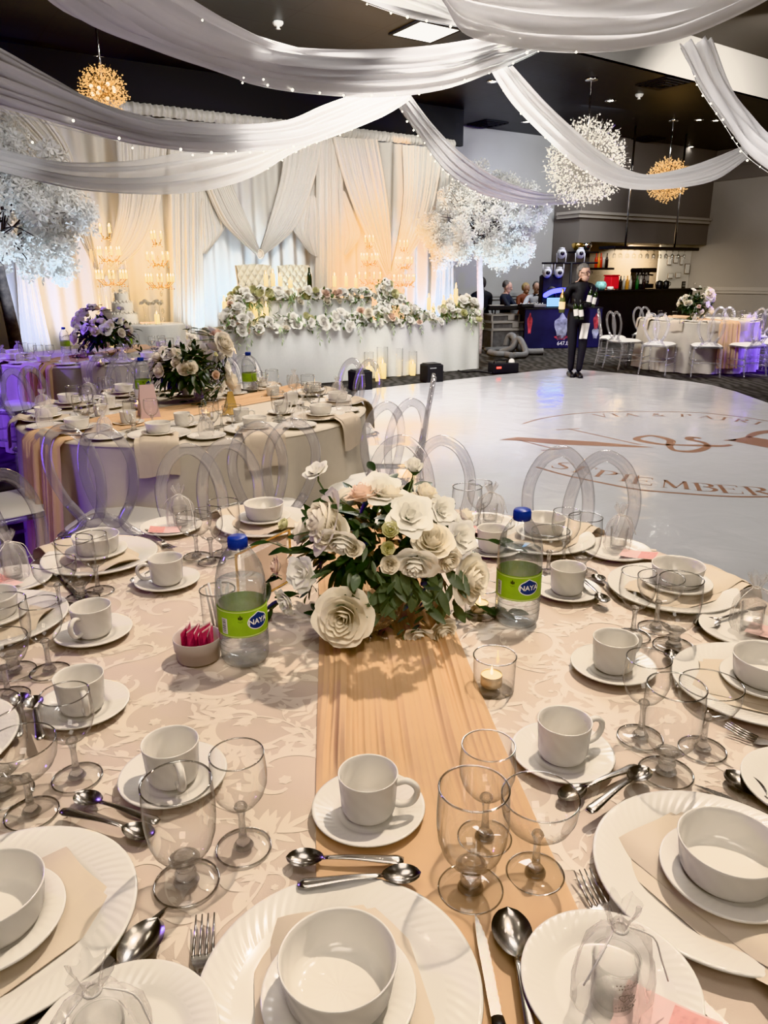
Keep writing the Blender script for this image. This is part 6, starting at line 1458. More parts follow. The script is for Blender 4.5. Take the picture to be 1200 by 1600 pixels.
g = MB(); g.box((0, 0, .06), (.5, .3, .1), 0, .01); g.build('drip_tray', M['matte_black'], t, smooth=False); g = MB(); g.box((0, .08, .25), (.5, .18, .3), 0, .02); g.build('back_panel', M['chrome'], t, smooth=False); g = MB(); g.box((0, -.01, .42), (.54, .36, .1), 0, .02); g.build('head', M['black_plastic'], t, smooth=False)
for x in (-.12, .12): g = MB(); g.tube([(x, -.06, .37), (x, -.06, .32), (x, -.2, .31)], .02, 8); g.build('group_handle', M['black_plastic'], t)
for k, px in enumerate((1030, 1040)):
    t = thing('black_kettle', ('first' if k == 0 else 'second') + ' of two round black urns on the bar by the white wall', 'urn', tuple(onbar(px, .3))); g = MB(); g.lathe([(0, 0), (.075, 0), (.085, .04), (.085, .15), (.06, .175), (.015, .18), (.012, .2), (0, .2)], 20); g.build('body', M['black_plastic'], t); g = MB(); g.tube([(.08, 0, .05), (.12, 0, .08), (.12, 0, .13), (.08, 0, .15)], .008, 6); g.build('handle', M['black_plastic'], t)
lathe_thing('drinking_glass', [(0, .002), (.03, .002), (.036, .12)], M['glass'], onbar(1086, .2), 'clear glass alone at the wall end of the bar', 'glass'); 
t = thing('small_frame', 'little dark two-pane frame standing at the wall end of the bar', 'picture frame', tuple(onbar(1068, .5)), ANG); g = MB(); g.box((0, 0, .075), (.13, .02, .15)); g.build('frame', M['matte_black'], t, smooth=False)
for x in (-.03, .03):
    for z in (.045, .105): g = MB(); g.box((x, -.011, z), (.045, .004, .045)); g.build('pane', princ('grey_pane', (.3, .29, .27), .4) if 'grey_pane' not in bpy.data.materials else bpy.data.materials['grey_pane'], t, smooth=False)
# white notice wall: papers on a panel with the bar light put into its colour
n0 = BP(1028, 420, YB_BULK + .55); n1 = BP(1086, 420, YB_BULK + .55)
g = MB(); q = (n0 + n1) / 2; Ln = (n1 - n0).length; g.box((q.x, q.y, 1.6), (Ln, .04, 1.5), ANG); struct(g.build('trim_7', princ('bar_lit_white', (.78, .74, .66), .7), smooth=False))
m_paper = princ('notice_paper', (.86, .83, .76), .8); m_ink = princ('ink_line', (.2, .19, .18), .8); m_fr = princ('brown_frame', (.18, .13, .09), .5)
for (px0, py0, px1, py1, lab) in ((1042, 400, 1050, 414, 'upper notice sheet beside the tiled alcove'), (1052, 399, 1060, 411, 'notice sheet in the middle of the upper row'), (1062, 400, 1068, 414, 'narrow notice sheet in the upper row by the bar wall'), (1043, 427, 1052, 435, 'small framed notice in the lower row'), (1055, 426, 1064, 434, 'second small framed notice in the lower row'), (1069, 412, 1078, 428, 'larger paper sheet under the slanting shadow')):
    a, b = BP(px0, py1, YB_BULK + .5), BP(px1, py0, YB_BULK + .5); w_ = (Vector((b.x, b.y, 0)) - Vector((a.x, a.y, 0))).length; h_ = b.z - a.z
    t = thing('wall_notice', lab, 'notice', (a.x, a.y, a.z), ANG); g = MB(); g.box((w_ / 2, 0, h_ / 2), (w_, .012, h_)); g.build('frame', m_fr, t, smooth=False); g = MB(); g.box((w_ / 2, -.008, h_ / 2), (w_ * .86, .006, h_ * .88)); g.build('sheet', m_paper, t, smooth=False)
# brass urn cluster at the pier
for k, (px, lab) in enumerate(((902, 'brass-lit bowl on top of the pier shelf by the light stand'), (915, 'dark glinting bowl on the pier shelf'))):
    q = BP(px, 391, YB_BULK - .15); lathe_thing('brass_bowl', [(0, 0), (.07, .01), (.13, .08), (.14, .14), (.10, .16)], M['gold'] if k == 0 else M['chrome'], q, lab, 'bowl')
q = BP(912, 393, YB_BULK - .15); t = thing('pier_shelf', 'dark open shelf fixed on the pier beside the alcove', 'shelf', tuple(q), ANG); g = MB(); g.box((0, 0, -.02), (.75, .28, .035)); g.build('board', M['matte_black'], t, smooth=False)

# ------------------------------------------------------------------ DJ table and gear
m_skin = princ('skin', (.52, .33, .25), .5, noise=(20, .06)); m_skin2 = princ('tanned_skin', (.40, .24, .17), .5, noise=(20, .06))
d0 = T(818, 545.5, 0); d1 = T(936, 543, 0); dv = d1 - d0; dA = math.atan2(dv.y, dv.x); dL = dv.length
t = thing('dj_table', 'dark blue printed booth front with a phone number, before the seated musicians', 'booth', tuple(d0), dA); DJT = t
def facade():
    mt, nt, out = new_mat('booth_print'); b = nt.nodes.new('ShaderNodeBsdfPrincipled'); b.inputs['Roughness'].default_value = .6
    tc = nt.nodes.new('ShaderNodeTexCoord'); nz = nt.nodes.new('ShaderNodeTexNoise'); nz.inputs['Scale'].default_value = 4; rp = nt.nodes.new('ShaderNodeValToRGB'); rp.color_ramp.elements[0].color = (.006, .007, .026, 1); rp.color_ramp.elements[1].color = (.022, .024, .075, 1)
    nt.links.new(tc.outputs['Object'], nz.inputs[0]); nt.links.new(nz.outputs['Fac'], rp.inputs[0]); nt.links.new(rp.outputs[0], b.inputs['Base Color']); nt.links.new(b.outputs[0], out.inputs[0]); return mt
g = MB(); g.box((dL / 2, .0, .40), (dL, .03, .78)); g.build('printed_front', facade(), t, smooth=False)
g = MB(); g.box((dL / 2, .25, .80), (dL * 1.02, .55, .035)); g.build('table_top', M['matte_black'], t, smooth=False)
for x in (.05, dL - .05): g = MB(); g.box((x, .25, .4), (.03, .5, .78)); g.build('side_panel', M['matte_black'], t, smooth=False)
text_part('647.888.', 'lettering', .115, princ('white_print_dj', (.8, .8, .82), .6), t, Matrix.Translation((dL * .55, -.0165, .10)) @ Matrix.Rotation(PI / 2, 4, 'X'))
m_redp = princ('red_blue_print', (.40, .06, .08), .6, noise=(7, .8)); m_blp = princ('pale_blue_print', (.30, .32, .45), .6, noise=(9, .6))
for x, z, rx, rz_, mm in ((.10, .5, .05, .2, m_redp), (dL * .48, .42, .15, .26, m_blp), (dL * .48, .22, .14, .05, m_redp), (dL * .93, .52, .06, .16, m_redp), (dL * .93, .3, .07, .12, m_blp)):
    g = MB(); g.poly([(x + rx * math.cos(a) * (1 + .2 * math.sin(3 * a)), -.0158, z + rz_ * math.sin(a) * (1 + .15 * math.sin(5 * a))) for a in [i * PI / 12 for i in range(24)]]); g.build('printed_figure', mm, t, smooth=False)
def DP(px, z=.82, back=.35):
    q = ONPLANE(px, 480, d0 + Vector((-math.sin(dA), math.cos(dA), 0)) * back, Vector((math.sin(dA), -math.cos(dA), 0))); q.z = z; return q
t = thing('laptop', 'laptop glowing cyan and white on the booth', 'laptop', tuple(DP(866)), dA)
g = MB(); g.box((0, 0, .012), (.36, .24, .02), 0, .005); g.build('keyboard_deck', M['black_plastic'], t, smooth=False); g = MB(); g.box((0, -.12, .10), (.42, .012, .17)); g.build('screen', emis('cyan_screen', (.35, .65, 1), 2.2), t, smooth=False)
t = thing('led_fan', 'curved deep-blue lit panel behind the laptop on the booth', 'stage light', tuple(DP(868, .82, .6)), dA); g = MB(); g.tube(cat_rom([(-.28, 0, .20), (-.12, 0, .29), (.1, 0, .33), (.3, 0, .32)], 12), [.02] + [.05] * 11 + [.03], 8); g.build('lit_panel', emis('blue_led', (.03, .05, 1), 5), t); g = MB(); g.tube([(0, 0, 0), (0, 0, .28)], .02, 8); g.build('support', M['matte_black'], t)
for px, lab in ((822, 'black mixer with knobs before the bow-tied man'), (840, 'grey sampler box before the bow-tied man')):
    t = thing('audio_mixer', lab, 'mixer', tuple(DP(px, .82, .2)), dA); g = MB(); g.box((0, 0, .035), (.28, .25, .06), 0, .01); g.build('body', M['matte_black'] if px < 830 else princ('grey_case', (.2, .2, .2), .5), t, smooth=False)
    for k in range(8): g = MB(); g.caps = True; g.lathe([(.012, .065), (.010, .085), (0, .086)], 8, (-.1 + .06 * (k % 4), -.05 + .1 * (k // 4), 0)); g.build('knob', M['chrome'], t)
t = thing('keyboard_instrument', 'black electronic keyboard under the dark-suited player, on the cases', 'keyboard', tuple(T(796, 546, 0) + Vector((.10, .80, .80))), dA); g = MB(); g.box((0, 0, .0), (1.0, .32, .09), 0, .012); g.build('body', M['matte_black'], t, smooth=False); g = MB(); g.box((0, .06, .05), (.9, .14, .012)); g.build('white_keys', M['china'], t, smooth=False)
for x in (-.35, .35): g = MB(); g.tube([(x, -.12, -.80), (x, .12, -.05)], .014, 6); g.tube([(x, .12, -.80), (x, -.12, -.05)], .014, 6); g.build('stand_leg', M['matte_black'], t)
# flight cases
m_fc = princ('flight_case_panel', (.10, .10, .105), .5, noise=(10, .3)); m_al = princ('aluminium_edge', (.62, .61, .60), .3, .8)
def flight_case(label, p, d, rz):
    t = thing('flight_case', label, 'flight case', tuple(p), rz); g = MB(); g.box((0, 0, d[2] / 2), (d[0] * .97, d[1] * .97, d[2] * .97)); g.build('panel_body', m_fc, t, smooth=False); g = MB()
    for a in (-1, 1):
        for b in (-1, 1):
            g.box((a * d[0] / 2, b * d[1] / 2, d[2] / 2), (.03, .03, d[2])); g.box((0, a * d[1] / 2, d[2] / 2 * (1 + b)), (d[0], .03, .03)); g.box((a * d[0] / 2, 0, d[2] / 2 * (1 + b)), (.03, d[1], .03))
    g.build('metal_edges', m_al, t, smooth=False); g = MB(); g.box((d[0] * .2, -d[1] / 2 - .005, d[2] * .6), (.14, .012, .10)); g.build('handle_dish', m_al, t, smooth=False); return t
fp = T(785, 543, 0); flight_case('large open-fronted flight case with metal edges under the rack case', fp, (.74, .6, .38), R(14)); flight_case('flat silver-edged rack case on top of the large flight case', fp + Vector((0, 0, .40)), (.72, .58, .13), R(14)); flight_case('small square flight case stacked in front of the keyboard player', fp + Vector((-.05, .05, .545)), (.6, .5, .13), R(14))
t = thing('wheel_base', 'grey wheeled dolly under the flight cases', 'dolly', tuple(T(783, 549, 0)), R(14)); g = MB(); g.box((0, -.25, .06), (.85, .3, .09), 0, .03); g.build('tray', princ('grey_rubber', (.11, .11, .11), .6), t, smooth=False)
m_hose = princ('grey_hose', (.16, .16, .165), .55)
def ribbed(g, pts, r):
    P = cat_rom(pts, 70); g.tube(P, [r * (1 + .07 * (i % 2)) for i in range(71)], 12)
g = MB(); ribbed(g, [D(791, 540, 14.5), D(795, 527, 14.5), D(802, 526, 14.4), D(808, 540, 14.2), T(822, 549, .07), T(849, 549, .07)], .06); tag(g.build('fog_hose', m_hose), 'thick grey ribbed hose snaking from the cases along the carpet toward the waiter', 'hose')
g = MB(); ribbed(g, [T(782, 550, .07), D(800, 544, 14.1), D(809, 530, 14.1), D(816, 536, 14.0), T(821, 553, .07), T(803, 555, .07)], .055); tag(g.build('fog_hose', m_hose), 'second grey ribbed hose looped against the flight case', 'hose')
g = MB(); ribbed(g, [T(765, 551, .08), T(775, 553, .10), T(790, 554, .09), T(800, 556, .09)], .055); tag(g.build('fog_hose', m_hose), 'short grey hose lying below the cases by the white plinth box', 'hose')
# T-bar light stand
q = D(893, 411, 16.3); t = thing('light_stand', 'black T-bar stand carrying four white stage lights behind the waiter', 'light stand', (q.x, q.y, 0)); zt3 = q.z
g = MB(); g.tube([(0, 0, 0), (0, 0, zt3)], .025, 8); g.build('pole', M['matte_black'], t); g = MB(); g.tube([(-.62, 0, zt3), (.55, 0, zt3)], .02, 8); g.build('crossbar', M['matte_black'], t)
for k in range(3): a = k * 2 * PI / 3 + .5; g = MB(); g.tube([(0, 0, .5), (.24 * math.cos(a), .24 * math.sin(a), .01)], .014, 6); g.build('leg', M['matte_black'], t)
m_wl = princ('white_lamp_shell', (.55, .56, .60), .4)
for x, up in ((-.22, 1), (.17, 1), (-.5, -1), (-.25, -1)):
    g = MB(); z = zt3 + up * .19; g.tube([(x - .09, 0, zt3), (x - .1, 0, z), (x + .1, 0, z), (x + .09, 0, zt3)], .012, 6); g.ball((x, 0, z), .10, 14, 10, (.95, 1.1, 1.1)); g.lathe([(.055, .0), (.06, .02), (0, .03)], 14, (x, -.02, z + .09)); l = g.build('lamp_head', m_wl, t); g = MB(); g.ball((x, -.085, z), .05, 10, 6, (1, .6, 1)); g.build('lens', M['black_plastic'], l)
q = D(860, 447, 16.5); t = thing('loudspeaker', 'black speaker under the stage lights behind the booth', 'speaker', (q.x, q.y, 0)); g = MB(); g.box((0, 0, 1.15), (.42, .36, .62), 0, .03); g.build('cabinet', M['matte_black'], t, smooth=False); g = MB(); g.tube([(0, 0, .84), (0, 0, 0)], .03, 8); g.build('pole', M['matte_black'], t); g = MB(); g.ball((0, -.18, 1.1), .13, 14, 8, (1, .15, 1)); g.build('woofer', M['black_plastic'], t)
q = D(4, 545, 9.6); t = thing('loudspeaker', 'dark blue speaker cut by the picture edge beside the dark trunk', 'speaker', (q.x - .12, q.y, 0)); g = MB(); g.box((0, 0, .65), (.36, .36, 1.3), 0, .02); g.build('cabinet', princ('dark_cabinet', (.015, .018, .035), .6), t, smooth=False); g = MB(); g.grid(lambda u, v: (-.15 + .3 * u, -.185, .1 + 1.1 * v), 2, 2); g.build('grille', M['matte_black'], t, smooth=False)

# ------------------------------------------------------------------ people
def skin_body(name, nodes, edges, root, classify, mats, parent, extra=None):
    """one continuous surface grown over a joint skeleton"""
    keys = list(nodes); me = bpy.data.meshes.new('sk'); me.from_pydata([nodes[k][0] for k in keys], [(keys.index(a), keys.index(b)) for a, b in edges], [])
    ob = bpy.data.objects.new('sk', me); COL.objects.link(ob); md = ob.modifiers.new('s', 'SKIN'); md.use_smooth_shade = True
    for i, k in enumerate(keys):
        sv = me.skin_vertices[0].data[i]; r = nodes[k][1]; sv.radius = r if isinstance(r, tuple) else (r, r); sv.use_root = (k == root)
    m2 = ob.modifiers.new('u', 'SUBSURF'); m2.levels = 2; m2.render_levels = 2
    dg = bpy.context.evaluated_depsgraph_get(); nm = bpy.data.meshes.new_from_object(ob.evaluated_get(dg)); bpy.data.objects.remove(ob)
    vs = [v.co.copy() for v in nm.vertices]; fs = [tuple(p.vertices) for p in nm.polygons]
    g = MB(); g.v = vs; g.f = fs; g.m = [0] * len(fs)
    if extra: extra(g)
    for i, f in enumerate(g.f):
        c = Vector((0, 0, 0))
        for k in f: c += g.v[k]
        c /= len(f)
        if i < len(fs): g.m[i] = classify(c)
    return g.build(name, mats, parent)
def head_extra(hc, s, fwd, skin_i=0, up=Vector((0, 0, 1))):
    """skull, jaw, nose, ears, eyes and mouth joined into the body surface; fwd = facing"""
    f = Vector(fwd).normalized(); sd = f.cross(up).normalized(); u = sd.cross(f)
    def fn(g):
        def E(c, r, ax, mi):
            b = len(g.f); o = len(g.v); g.mi = mi; g.ball((0, 0, 0), 1, 14, 10)
            for i in range(o, len(g.v)): v = g.v[i]; g.v[i] = c + sd * (v.x * r * ax[0]) + f * (v.y * r * ax[1]) + u * (v.z * r * ax[2])
        E(hc + u * .02 * s, .095 * s, (.80, 1.0, 1.08), skin_i); E(hc + f * .03 * s - u * .055 * s, .062 * s, (.88, .95, 1.05), skin_i)
        E(hc + f * .098 * s - u * .012 * s, .017 * s, (.8, 1.1, 1.5), skin_i)
        for k in (-1, 1):
            E(hc + sd * .078 * s * k - u * .005 * s, .024 * s, (.35, .7, 1.2), skin_i); E(hc + f * .083 * s + sd * .031 * s * k + u * .014 * s, .011 * s, (1.2, .6, .8), 3); E(hc + f * .087 * s + sd * .031 * s * k + u * .031 * s, .013 * s, (1.5, .5, .3), 4)
        E(hc + f * .083 * s - u * .062 * s, .018 * s, (1.3, .5, .3), 5)
    return fn
def hand_extra(pos, dr, pn, s=1.0, skin_i=0, curl=.6, thumb=1):
    """palm, four unequal bent fingers and a thumb"""
    dr = Vector(dr).normalized(); pn = Vector(pn); pn = (pn - dr * pn.dot(dr)).normalized(); sd = dr.cross(pn)
    def fn(g):
        g.mi = skin_i; o = len(g.v); g.ball((0, 0, 0), 1, 10, 7)
        for i in range(o, len(g.v)): v = g.v[i]; g.v[i] = pos + sd * v.x * .042 * s + dr * v.y * .05 * s + pn * v.z * .018 * s
        for k, L in enumerate((.062, .074, .069, .052)):
            b = pos + sd * (.030 - .020 * k) * s + dr * .04 * s; pts = [b]; d = dr.copy()
            for j in range(3):
                d = (d + pn * curl * .8).normalized(); pts.append(pts[-1] + d * L * s * (.42, .33, .25)[j])
            g.tube(pts, [.0095 * s, .009 * s, .0085 * s, .006 * s], 7)
        b = pos + sd * .036 * s * thumb - dr * .012 * s; g.tube([b, b + (sd * .7 * thumb + dr * .7 + pn * .3).normalized() * .032 * s, b + (sd * .35 * thumb + dr * .9 + pn * .7).normalized() * .060 * s], [.013 * s, .011 * s, .007 * s], 7)
    return fn
def multi(*fs):
    def fn(g):
        for f in fs: f(g)
    return fn
m_blk = princ('black_uniform', (.012, .012, .014), .75, noise=(25, .3)); m_trs = princ('black_trousers', (.014, .014, .018), .8); m_eye = princ('dark_eye', (.03, .02, .02), .3); m_brow = princ('brow', (.12, .10, .09), .8); m_lip = princ('lips', (.42, .18, .15), .5)
m_suit = princ('charcoal_suit', (.022, .026, .038), .8, noise=(20, .2)); m_shirt = princ('white_shirt', (.74, .75, .80), .7); m_hairg = princ('grey_hair', (.13, .12, .11), .7, noise=(40, .4)); m_hairb = princ('blonde_hair', (.45, .33, .17), .7, noise=(40, .35)); m_haird = princ('dark_hair', (.03, .025, .022), .7); m_dress = princ('rust_dress', (.22, .08, .05), .7)
def hair_cap(name, mat, hc, s, fwd, parent, back=.02, top=.03, full=1.0, length=0.0):
    f = Vector(fwd).normalized(); up = Vector((0, 0, 1)); sd = f.cross(up).normalized(); g = MB(); rr = random.Random(3)
    def fn(u, v):
        a = u * 2 * PI; front = math.cos(a)            # a=0 at the forehead
        lim = 1.05 if front > .3 else (1.95 + length if front < -.2 else 1.45 + length * .6)
        ph = v * lim; r = .102 * s * full * (1 + .03 * math.sin(a * 9 + v * 7))
        return hc + up * (.025 * s + r * 1.12 * math.cos(ph)) + f * (r * 1.02 * math.sin(ph) * math.cos(a) - back * s * .6) + sd * (r * .86 * math.sin(ph) * math.sin(a))
    g.grid(fn, 28, 12, True); return g.build(name, mat, parent)
# waiter
wp = T(897, 589.5, 0); S = .915
WT = thing('person', 'waiter in black shirt and trousers with glasses, carrying wine bottles on the dance floor edge', 'person', tuple(wp))
V_ = lambda x, y, z: Vector((x, y, z)) * S
wn = {'pel': (V_(0, 0, .95), (.155 * S, .115 * S)), 'bel': (V_(.01, -.01, 1.10), (.155 * S, .12 * S)), 'che': (V_(.01, 0, 1.28), (.165 * S, .12 * S)), 'sho': (V_(.01, .01, 1.41), (.12 * S, .085 * S)), 'nek': (V_(.01, .0, 1.49), .055 * S), 'hed': (V_(.02, -.02, 1.56), .06 * S),
      'sl': (V_(-.17, .01, 1.40), .068 * S), 'el': (V_(-.24, .0, 1.14), .055 * S), 'wl': (V_(-.10, -.20, 1.10), .036 * S), 'sr': (V_(.19, .01, 1.40), .068 * S), 'er': (V_(.255, -.02, 1.15), .055 * S), 'wr': (V_(.08, -.22, 1.14), .036 * S),
      'hl': (V_(-.09, 0, .90), .105 * S), 'kl': (V_(-.075, -.03, .50), .07 * S), 'al': (V_(-.06, .03, .09), .05 * S), 'hr': (V_(.09, 0, .90), .105 * S), 'kr': (V_(.085, -.06, .50), .07 * S), 'ar': (V_(.045, -.06, .09), .05 * S)}
we = [('pel', 'bel'), ('bel', 'che'), ('che', 'sho'), ('sho', 'nek'), ('nek', 'hed'), ('sho', 'sl'), ('sl', 'el'), ('el', 'wl'), ('sho', 'sr'), ('sr', 'er'), ('er', 'wr'), ('pel', 'hl'), ('hl', 'kl'), ('kl', 'al'), ('pel', 'hr'), ('hr', 'kr'), ('kr', 'ar')]
hcw = V_(.03, -.03, 1.605); fw_ = Vector((.55, -.83, -.05))
cl = lambda c: 0 if c.z > 1.475 * S else (1 if c.z > .93 * S else 2)
skin_body('body', wn, we, 'pel', cl, [m_skin, m_blk, m_trs, m_eye, m_brow, m_lip], WT, multi(head_extra(hcw, S * 1.06, fw_), hand_extra(V_(-.055, -.235, 1.10), (.9, -.5, 0), (.3, .6, -.2), 1.0), hand_extra(V_(.045, -.25, 1.135), (-.9, -.4, -.1), (-.3, .7, -.2), 1.0, thumb=-1)))
hair_cap('hair', m_hairg, hcw, S * 1.08, fw_, WT)
g = MB(); fN = fw_.normalized(); sN = fN.cross(Vector((0, 0, 1))).normalized()
for k in (-1, 1): c = hcw + fN * .10 + sN * .034 * k + Vector((0, 0, .014)); g.tube([c + sN * .028 * math.cos(a) + Vector((0, 0, .02 * math.sin(a))) for a in [i * PI / 6 for i in range(12)]], .0035, 5, True); g.tube([c + sN * .028 * k, hcw + sN * .08 * k + Vector((0, 0, .012))], .003, 5)
g.build('glasses', M['black_plastic'], WT)
for s, n in ((-1, 'al'), (1, 'ar')):
    a = wn[n][0]; g = MB(); g.tube(cat_rom([a + Vector((0, .07, -.035)), a + Vector((0, 0, -.035)), a + Vector((.0, -.11, -.05)), a + Vector((0, -.17, -.06))], 10), [.04, .045, .046, .046, .045, .045, .044, .043, .04, .034, .022], 10); g.build('shoe', M['black_plastic'], WT)
g = MB(); g.grid(lambda u, v: V_(.0 + .12 * (u) + .03 * (1 - v), -.135 - .02 * math.sin(u * 7), .86 - .24 * v), 10, 10); g.build('white_towel', M['china'], WT)
tw = WT.children[-1]
# bottles he carries: things of their own
wb = thing('wine_bottle', '', 'bottle'); g = MB(); g.caps = True; g.lathe([(.036, 0), (.037, .18), (.03, .21), (.014, .235), (.0135, .29), (.015, .30), (0, .302)], 18); g.build('bottle_glass', bpy.data.materials['dark_bottle_glass'], wb); g = MB(); g.lathe([(.0375, .05), (.0378, .055), (.0378, .145), (.0375, .15)], 18); g.build('paper_label', M['china'], wb); g = MB(); g.lathe([(.0145, .235), (.0155, .30), (0, .304)], 12); g.build('foil', M['black_plastic'], wb)
for x, y, z, tx, lab in ((-.085, -.24, .93, -.22, 'dark wine bottle with white label hanging low in the waiter hands, outer one'), (-.01, -.25, .92, -.18, 'dark wine bottle with white label hanging low in the waiter hands, inner one'), (.085, -.19, 1.13, .18, 'dark wine bottle tucked upright against the waiter chest'), (.155, -.17, 1.10, .28, 'second dark bottle under the waiter arm, nearest the bar')):
    b = dup(wb, tuple(wp + V_(x, y, z)), 0, lab, 'wine bottles held by the waiter', .92, (0, tx * .8, 0))
g = MB(); g.caps = True; g.lathe([(.042, 0), (.044, .17), (.036, .21), (.018, .26), (.016, .32), (.019, .33), (0, .335)], 18); o = g.build('champagne_bottle', princ('champagne_glass', (.12, .13, .05), .15)); o.location = wp + V_(-.30, -.12, 1.02); tag(o, 'champagne bottle with cream label and gold foil at the waiter sleeve, booth side', 'bottle')
g = MB(); g.lathe([(.0445, .05), (.0448, .15)], 18); q = g.build('paper_label', M['wax'], o); g = MB(); g.lathe([(.0365, .21), (.019, .26), (.017, .335), (0, .338)], 14); g.build('gold_foil', M['gold'], o)
# seated people behind the booth
def seated(name_label, base, rz, s, mats, hair, fwd, arms, hairlen=0.0, bow=False, clz=None):
    t = thing('person', name_label, 'person', tuple(base), rz); W = lambda x, y, z: Vector((x, y, z)) * s
    n = {'pel': (W(0, 0, .55), (.16 * s, .13 * s)), 'bel': (W(0, -.02, .72), (.155 * s, .13 * s)), 'che': (W(0, -.02, .92), (.17 * s, .125 * s)), 'sho': (W(0, -.02, 1.05), (.13 * s, .09 * s)), 'nek': (W(0, -.03, 1.13), .058 * s), 'hed': (W(0, -.05, 1.2), .06 * s),
         'sl': (W(-.19, -.02, 1.03), .07 * s), 'el': (W(*arms[0]), .055 * s), 'wl': (W(*arms[1]), .036 * s), 'sr': (W(.19, -.02, 1.03), .07 * s), 'er': (W(*arms[2]), .055 * s), 'wr': (W(*arms[3]), .036 * s),
         'hl': (W(-.10, -.05, .53), .10 * s), 'kl': (W(-.13, -.46, .53), .075 * s), 'al': (W(-.13, -.44, .08), .05 * s), 'tl': (W(-.14, -.58, .05), .04 * s), 'hr': (W(.10, -.05, .53), .10 * s), 'kr': (W(.13, -.46, .53), .075 * s), 'ar': (W(.13, -.44, .08), .05 * s), 'tr': (W(.14, -.58, .05), .04 * s)}
    e = [('pel', 'bel'), ('bel', 'che'), ('che', 'sho'), ('sho', 'nek'), ('nek', 'hed'), ('sho', 'sl'), ('sl', 'el'), ('el', 'wl'), ('sho', 'sr'), ('sr', 'er'), ('er', 'wr'), ('pel', 'hl'), ('hl', 'kl'), ('kl', 'al'), ('al', 'tl'), ('pel', 'hr'), ('hr', 'kr'), ('kr', 'ar'), ('ar', 'tr')]
    hc = W(0, -.06, 1.25); ex = []
    for a, b in ((1, 0), (3, 2)):
        d = Vector(arms[a]) - Vector(arms[b]); ex.append(hand_extra(W(*arms[a]) + d.normalized() * .05 * s, d + Vector((0, 0, -.05)), (0, 0, -1), s, 0, .4, 1 if a == 3 else -1))
    skin_body('body', n, e, 'pel', clz or (lambda c: 0 if c.z > 1.115 * s else (2 if c.z < .62 * s else 1)), mats + [m_eye, m_brow, m_lip], t, multi(head_extra(hc, s * 1.04, fwd), *ex))
    hair_cap('hair', hair, hc, s * 1.06, fwd, t, length=hairlen)
    if bow:
        g = MB(); c = W(0, -.115, 1.095)
        for k in (-1, 1): g.poly([c, c + Vector((.06 * k, -.005, .03)), c + Vector((.06 * k, -.005, -.03))])
        g.ball(c, .014, 8, 6); g.build('bow_tie', M['matte_black'], t)
    g = None
    return t
def stool(p, label, rz):
    t = thing('stool', label, 'stool', (p.x, p.y, 0), rz); g = MB(); g.box((0, .02, .40), (.42, .40, .07), 0, .02); g.build('seat', M['matte_black'], t, smooth=False)
    for x in (-.17, .17):
        for y in (-.15, .19): g = MB(); g.tube([(x, y, .37), (x * 1.05, y * 1.05, 0)], .014, 6); g.build('leg', M['black_plastic'], t)
def at_head(px, py, y, s): q = D(px, py, y); return Vector((q.x, q.y, 0)), q.z / (1.25 * s)
arm_play = ((-.24, -.20, .82), (-.10, -.46, .86), (.24, -.20, .82), (.10, -.46, .86))
b, k = at_head(789, 449, 16.5, 1); s1 = k; seated('seated keyboard player in dark suit seen from the side, grey hair', b, R(62), s1, [m_skin, m_suit, m_suit], m_hairg, (0, -1, -.25), arm_play); stool(b, 'black stool under the dark-suited keyboard player', R(62))
b, k = at_head(838, 450, 17.1, 1); seated('seated man in white shirt and black bow tie behind the booth', b, R(-8), k, [m_skin, m_shirt, m_trs], m_hairg, (0, -1, -.35), ((-.27, -.16, .84), (-.20, -.38, .86), (.27, -.16, .84), (.20, -.38, .86)), bow=True); stool(b, 'black stool under the bow-tied man', R(-8))
b, k = at_head(820, 451, 17.9, 1); seated('seated blonde woman in rust dress behind the bow-tied man', b, R(20), k, [m_skin2, m_dress, m_dress], m_hairb, (.3, -1, -.1), ((-.24, -.16, .80), (-.14, -.34, .66), (.24, -.16, .80), (.14, -.34, .66)), hairlen=.3); stool(b, 'stool under the blonde woman', R(20))
b, k = at_head(754, 444, 16.2, 1); seated('seated person in black seen from behind at the tree trunk', b, R(200), k, [m_haird, m_blk, m_blk], m_haird, (0, -1, 0), ((-.26, -.16, .80), (-.14, -.34, .66), (.26, -.16, .80), (.14, -.34, .66)), hairlen=.5); stool(b, 'stool under the person in black by the tree', R(200))
for nm, loc, e, col, tg_ in globals().get('LAMPS', []): pass
# ------------------------------------------------------------------ light
w = bpy.data.worlds.new('room_ambient'); sc.world = w; w.use_nodes = True
bg = w.node_tree.nodes['Background']; bg.inputs[0].default_value = (1.0, .93, .86, 1); bg.inputs[1].default_value = 0.13
def lamp(kind, name, loc, energy, col, size=.3, target=None, spot=None, blend=.5):
    ld_ = bpy.data.lights.new(name, kind); ld_.energy = energy; ld_.color = col
    if kind == 'AREA': ld_.size = size
    else: ld_.shadow_soft_size = size
    if kind == 'SPOT': ld_.spot_size = R(spot or 60); ld_.spot_blend = blend
    o = bpy.data.objects.new(name, ld_); COL.objects.link(o); o.location = loc
    if target is not None: o.rotation_euler = (Vector(target) - Vector(loc)).to_track_quat('-Z', 'Y').to_euler()
    return o
lamp('SPOT', 'key_and_fill_spot', (1.15, 2.5, 4.4), 620, (1, .85, .69), .06, (.1, 1.05, .75), 50, .6)
lamp('AREA', 'ceiling_fill', (-.3, .2, 4.0), 20, (1, .9, .8), 1.2, (0, 1.6, .75))  # soft fill area above the front table
lamp('SPOT', 'key_and_fill_spot', (.5, -.7, 3.0), 170, (1, .88, .74), .08, (.0, 1.25, .93), 13, .7)  # narrow fill added to brighten only the front bouquet
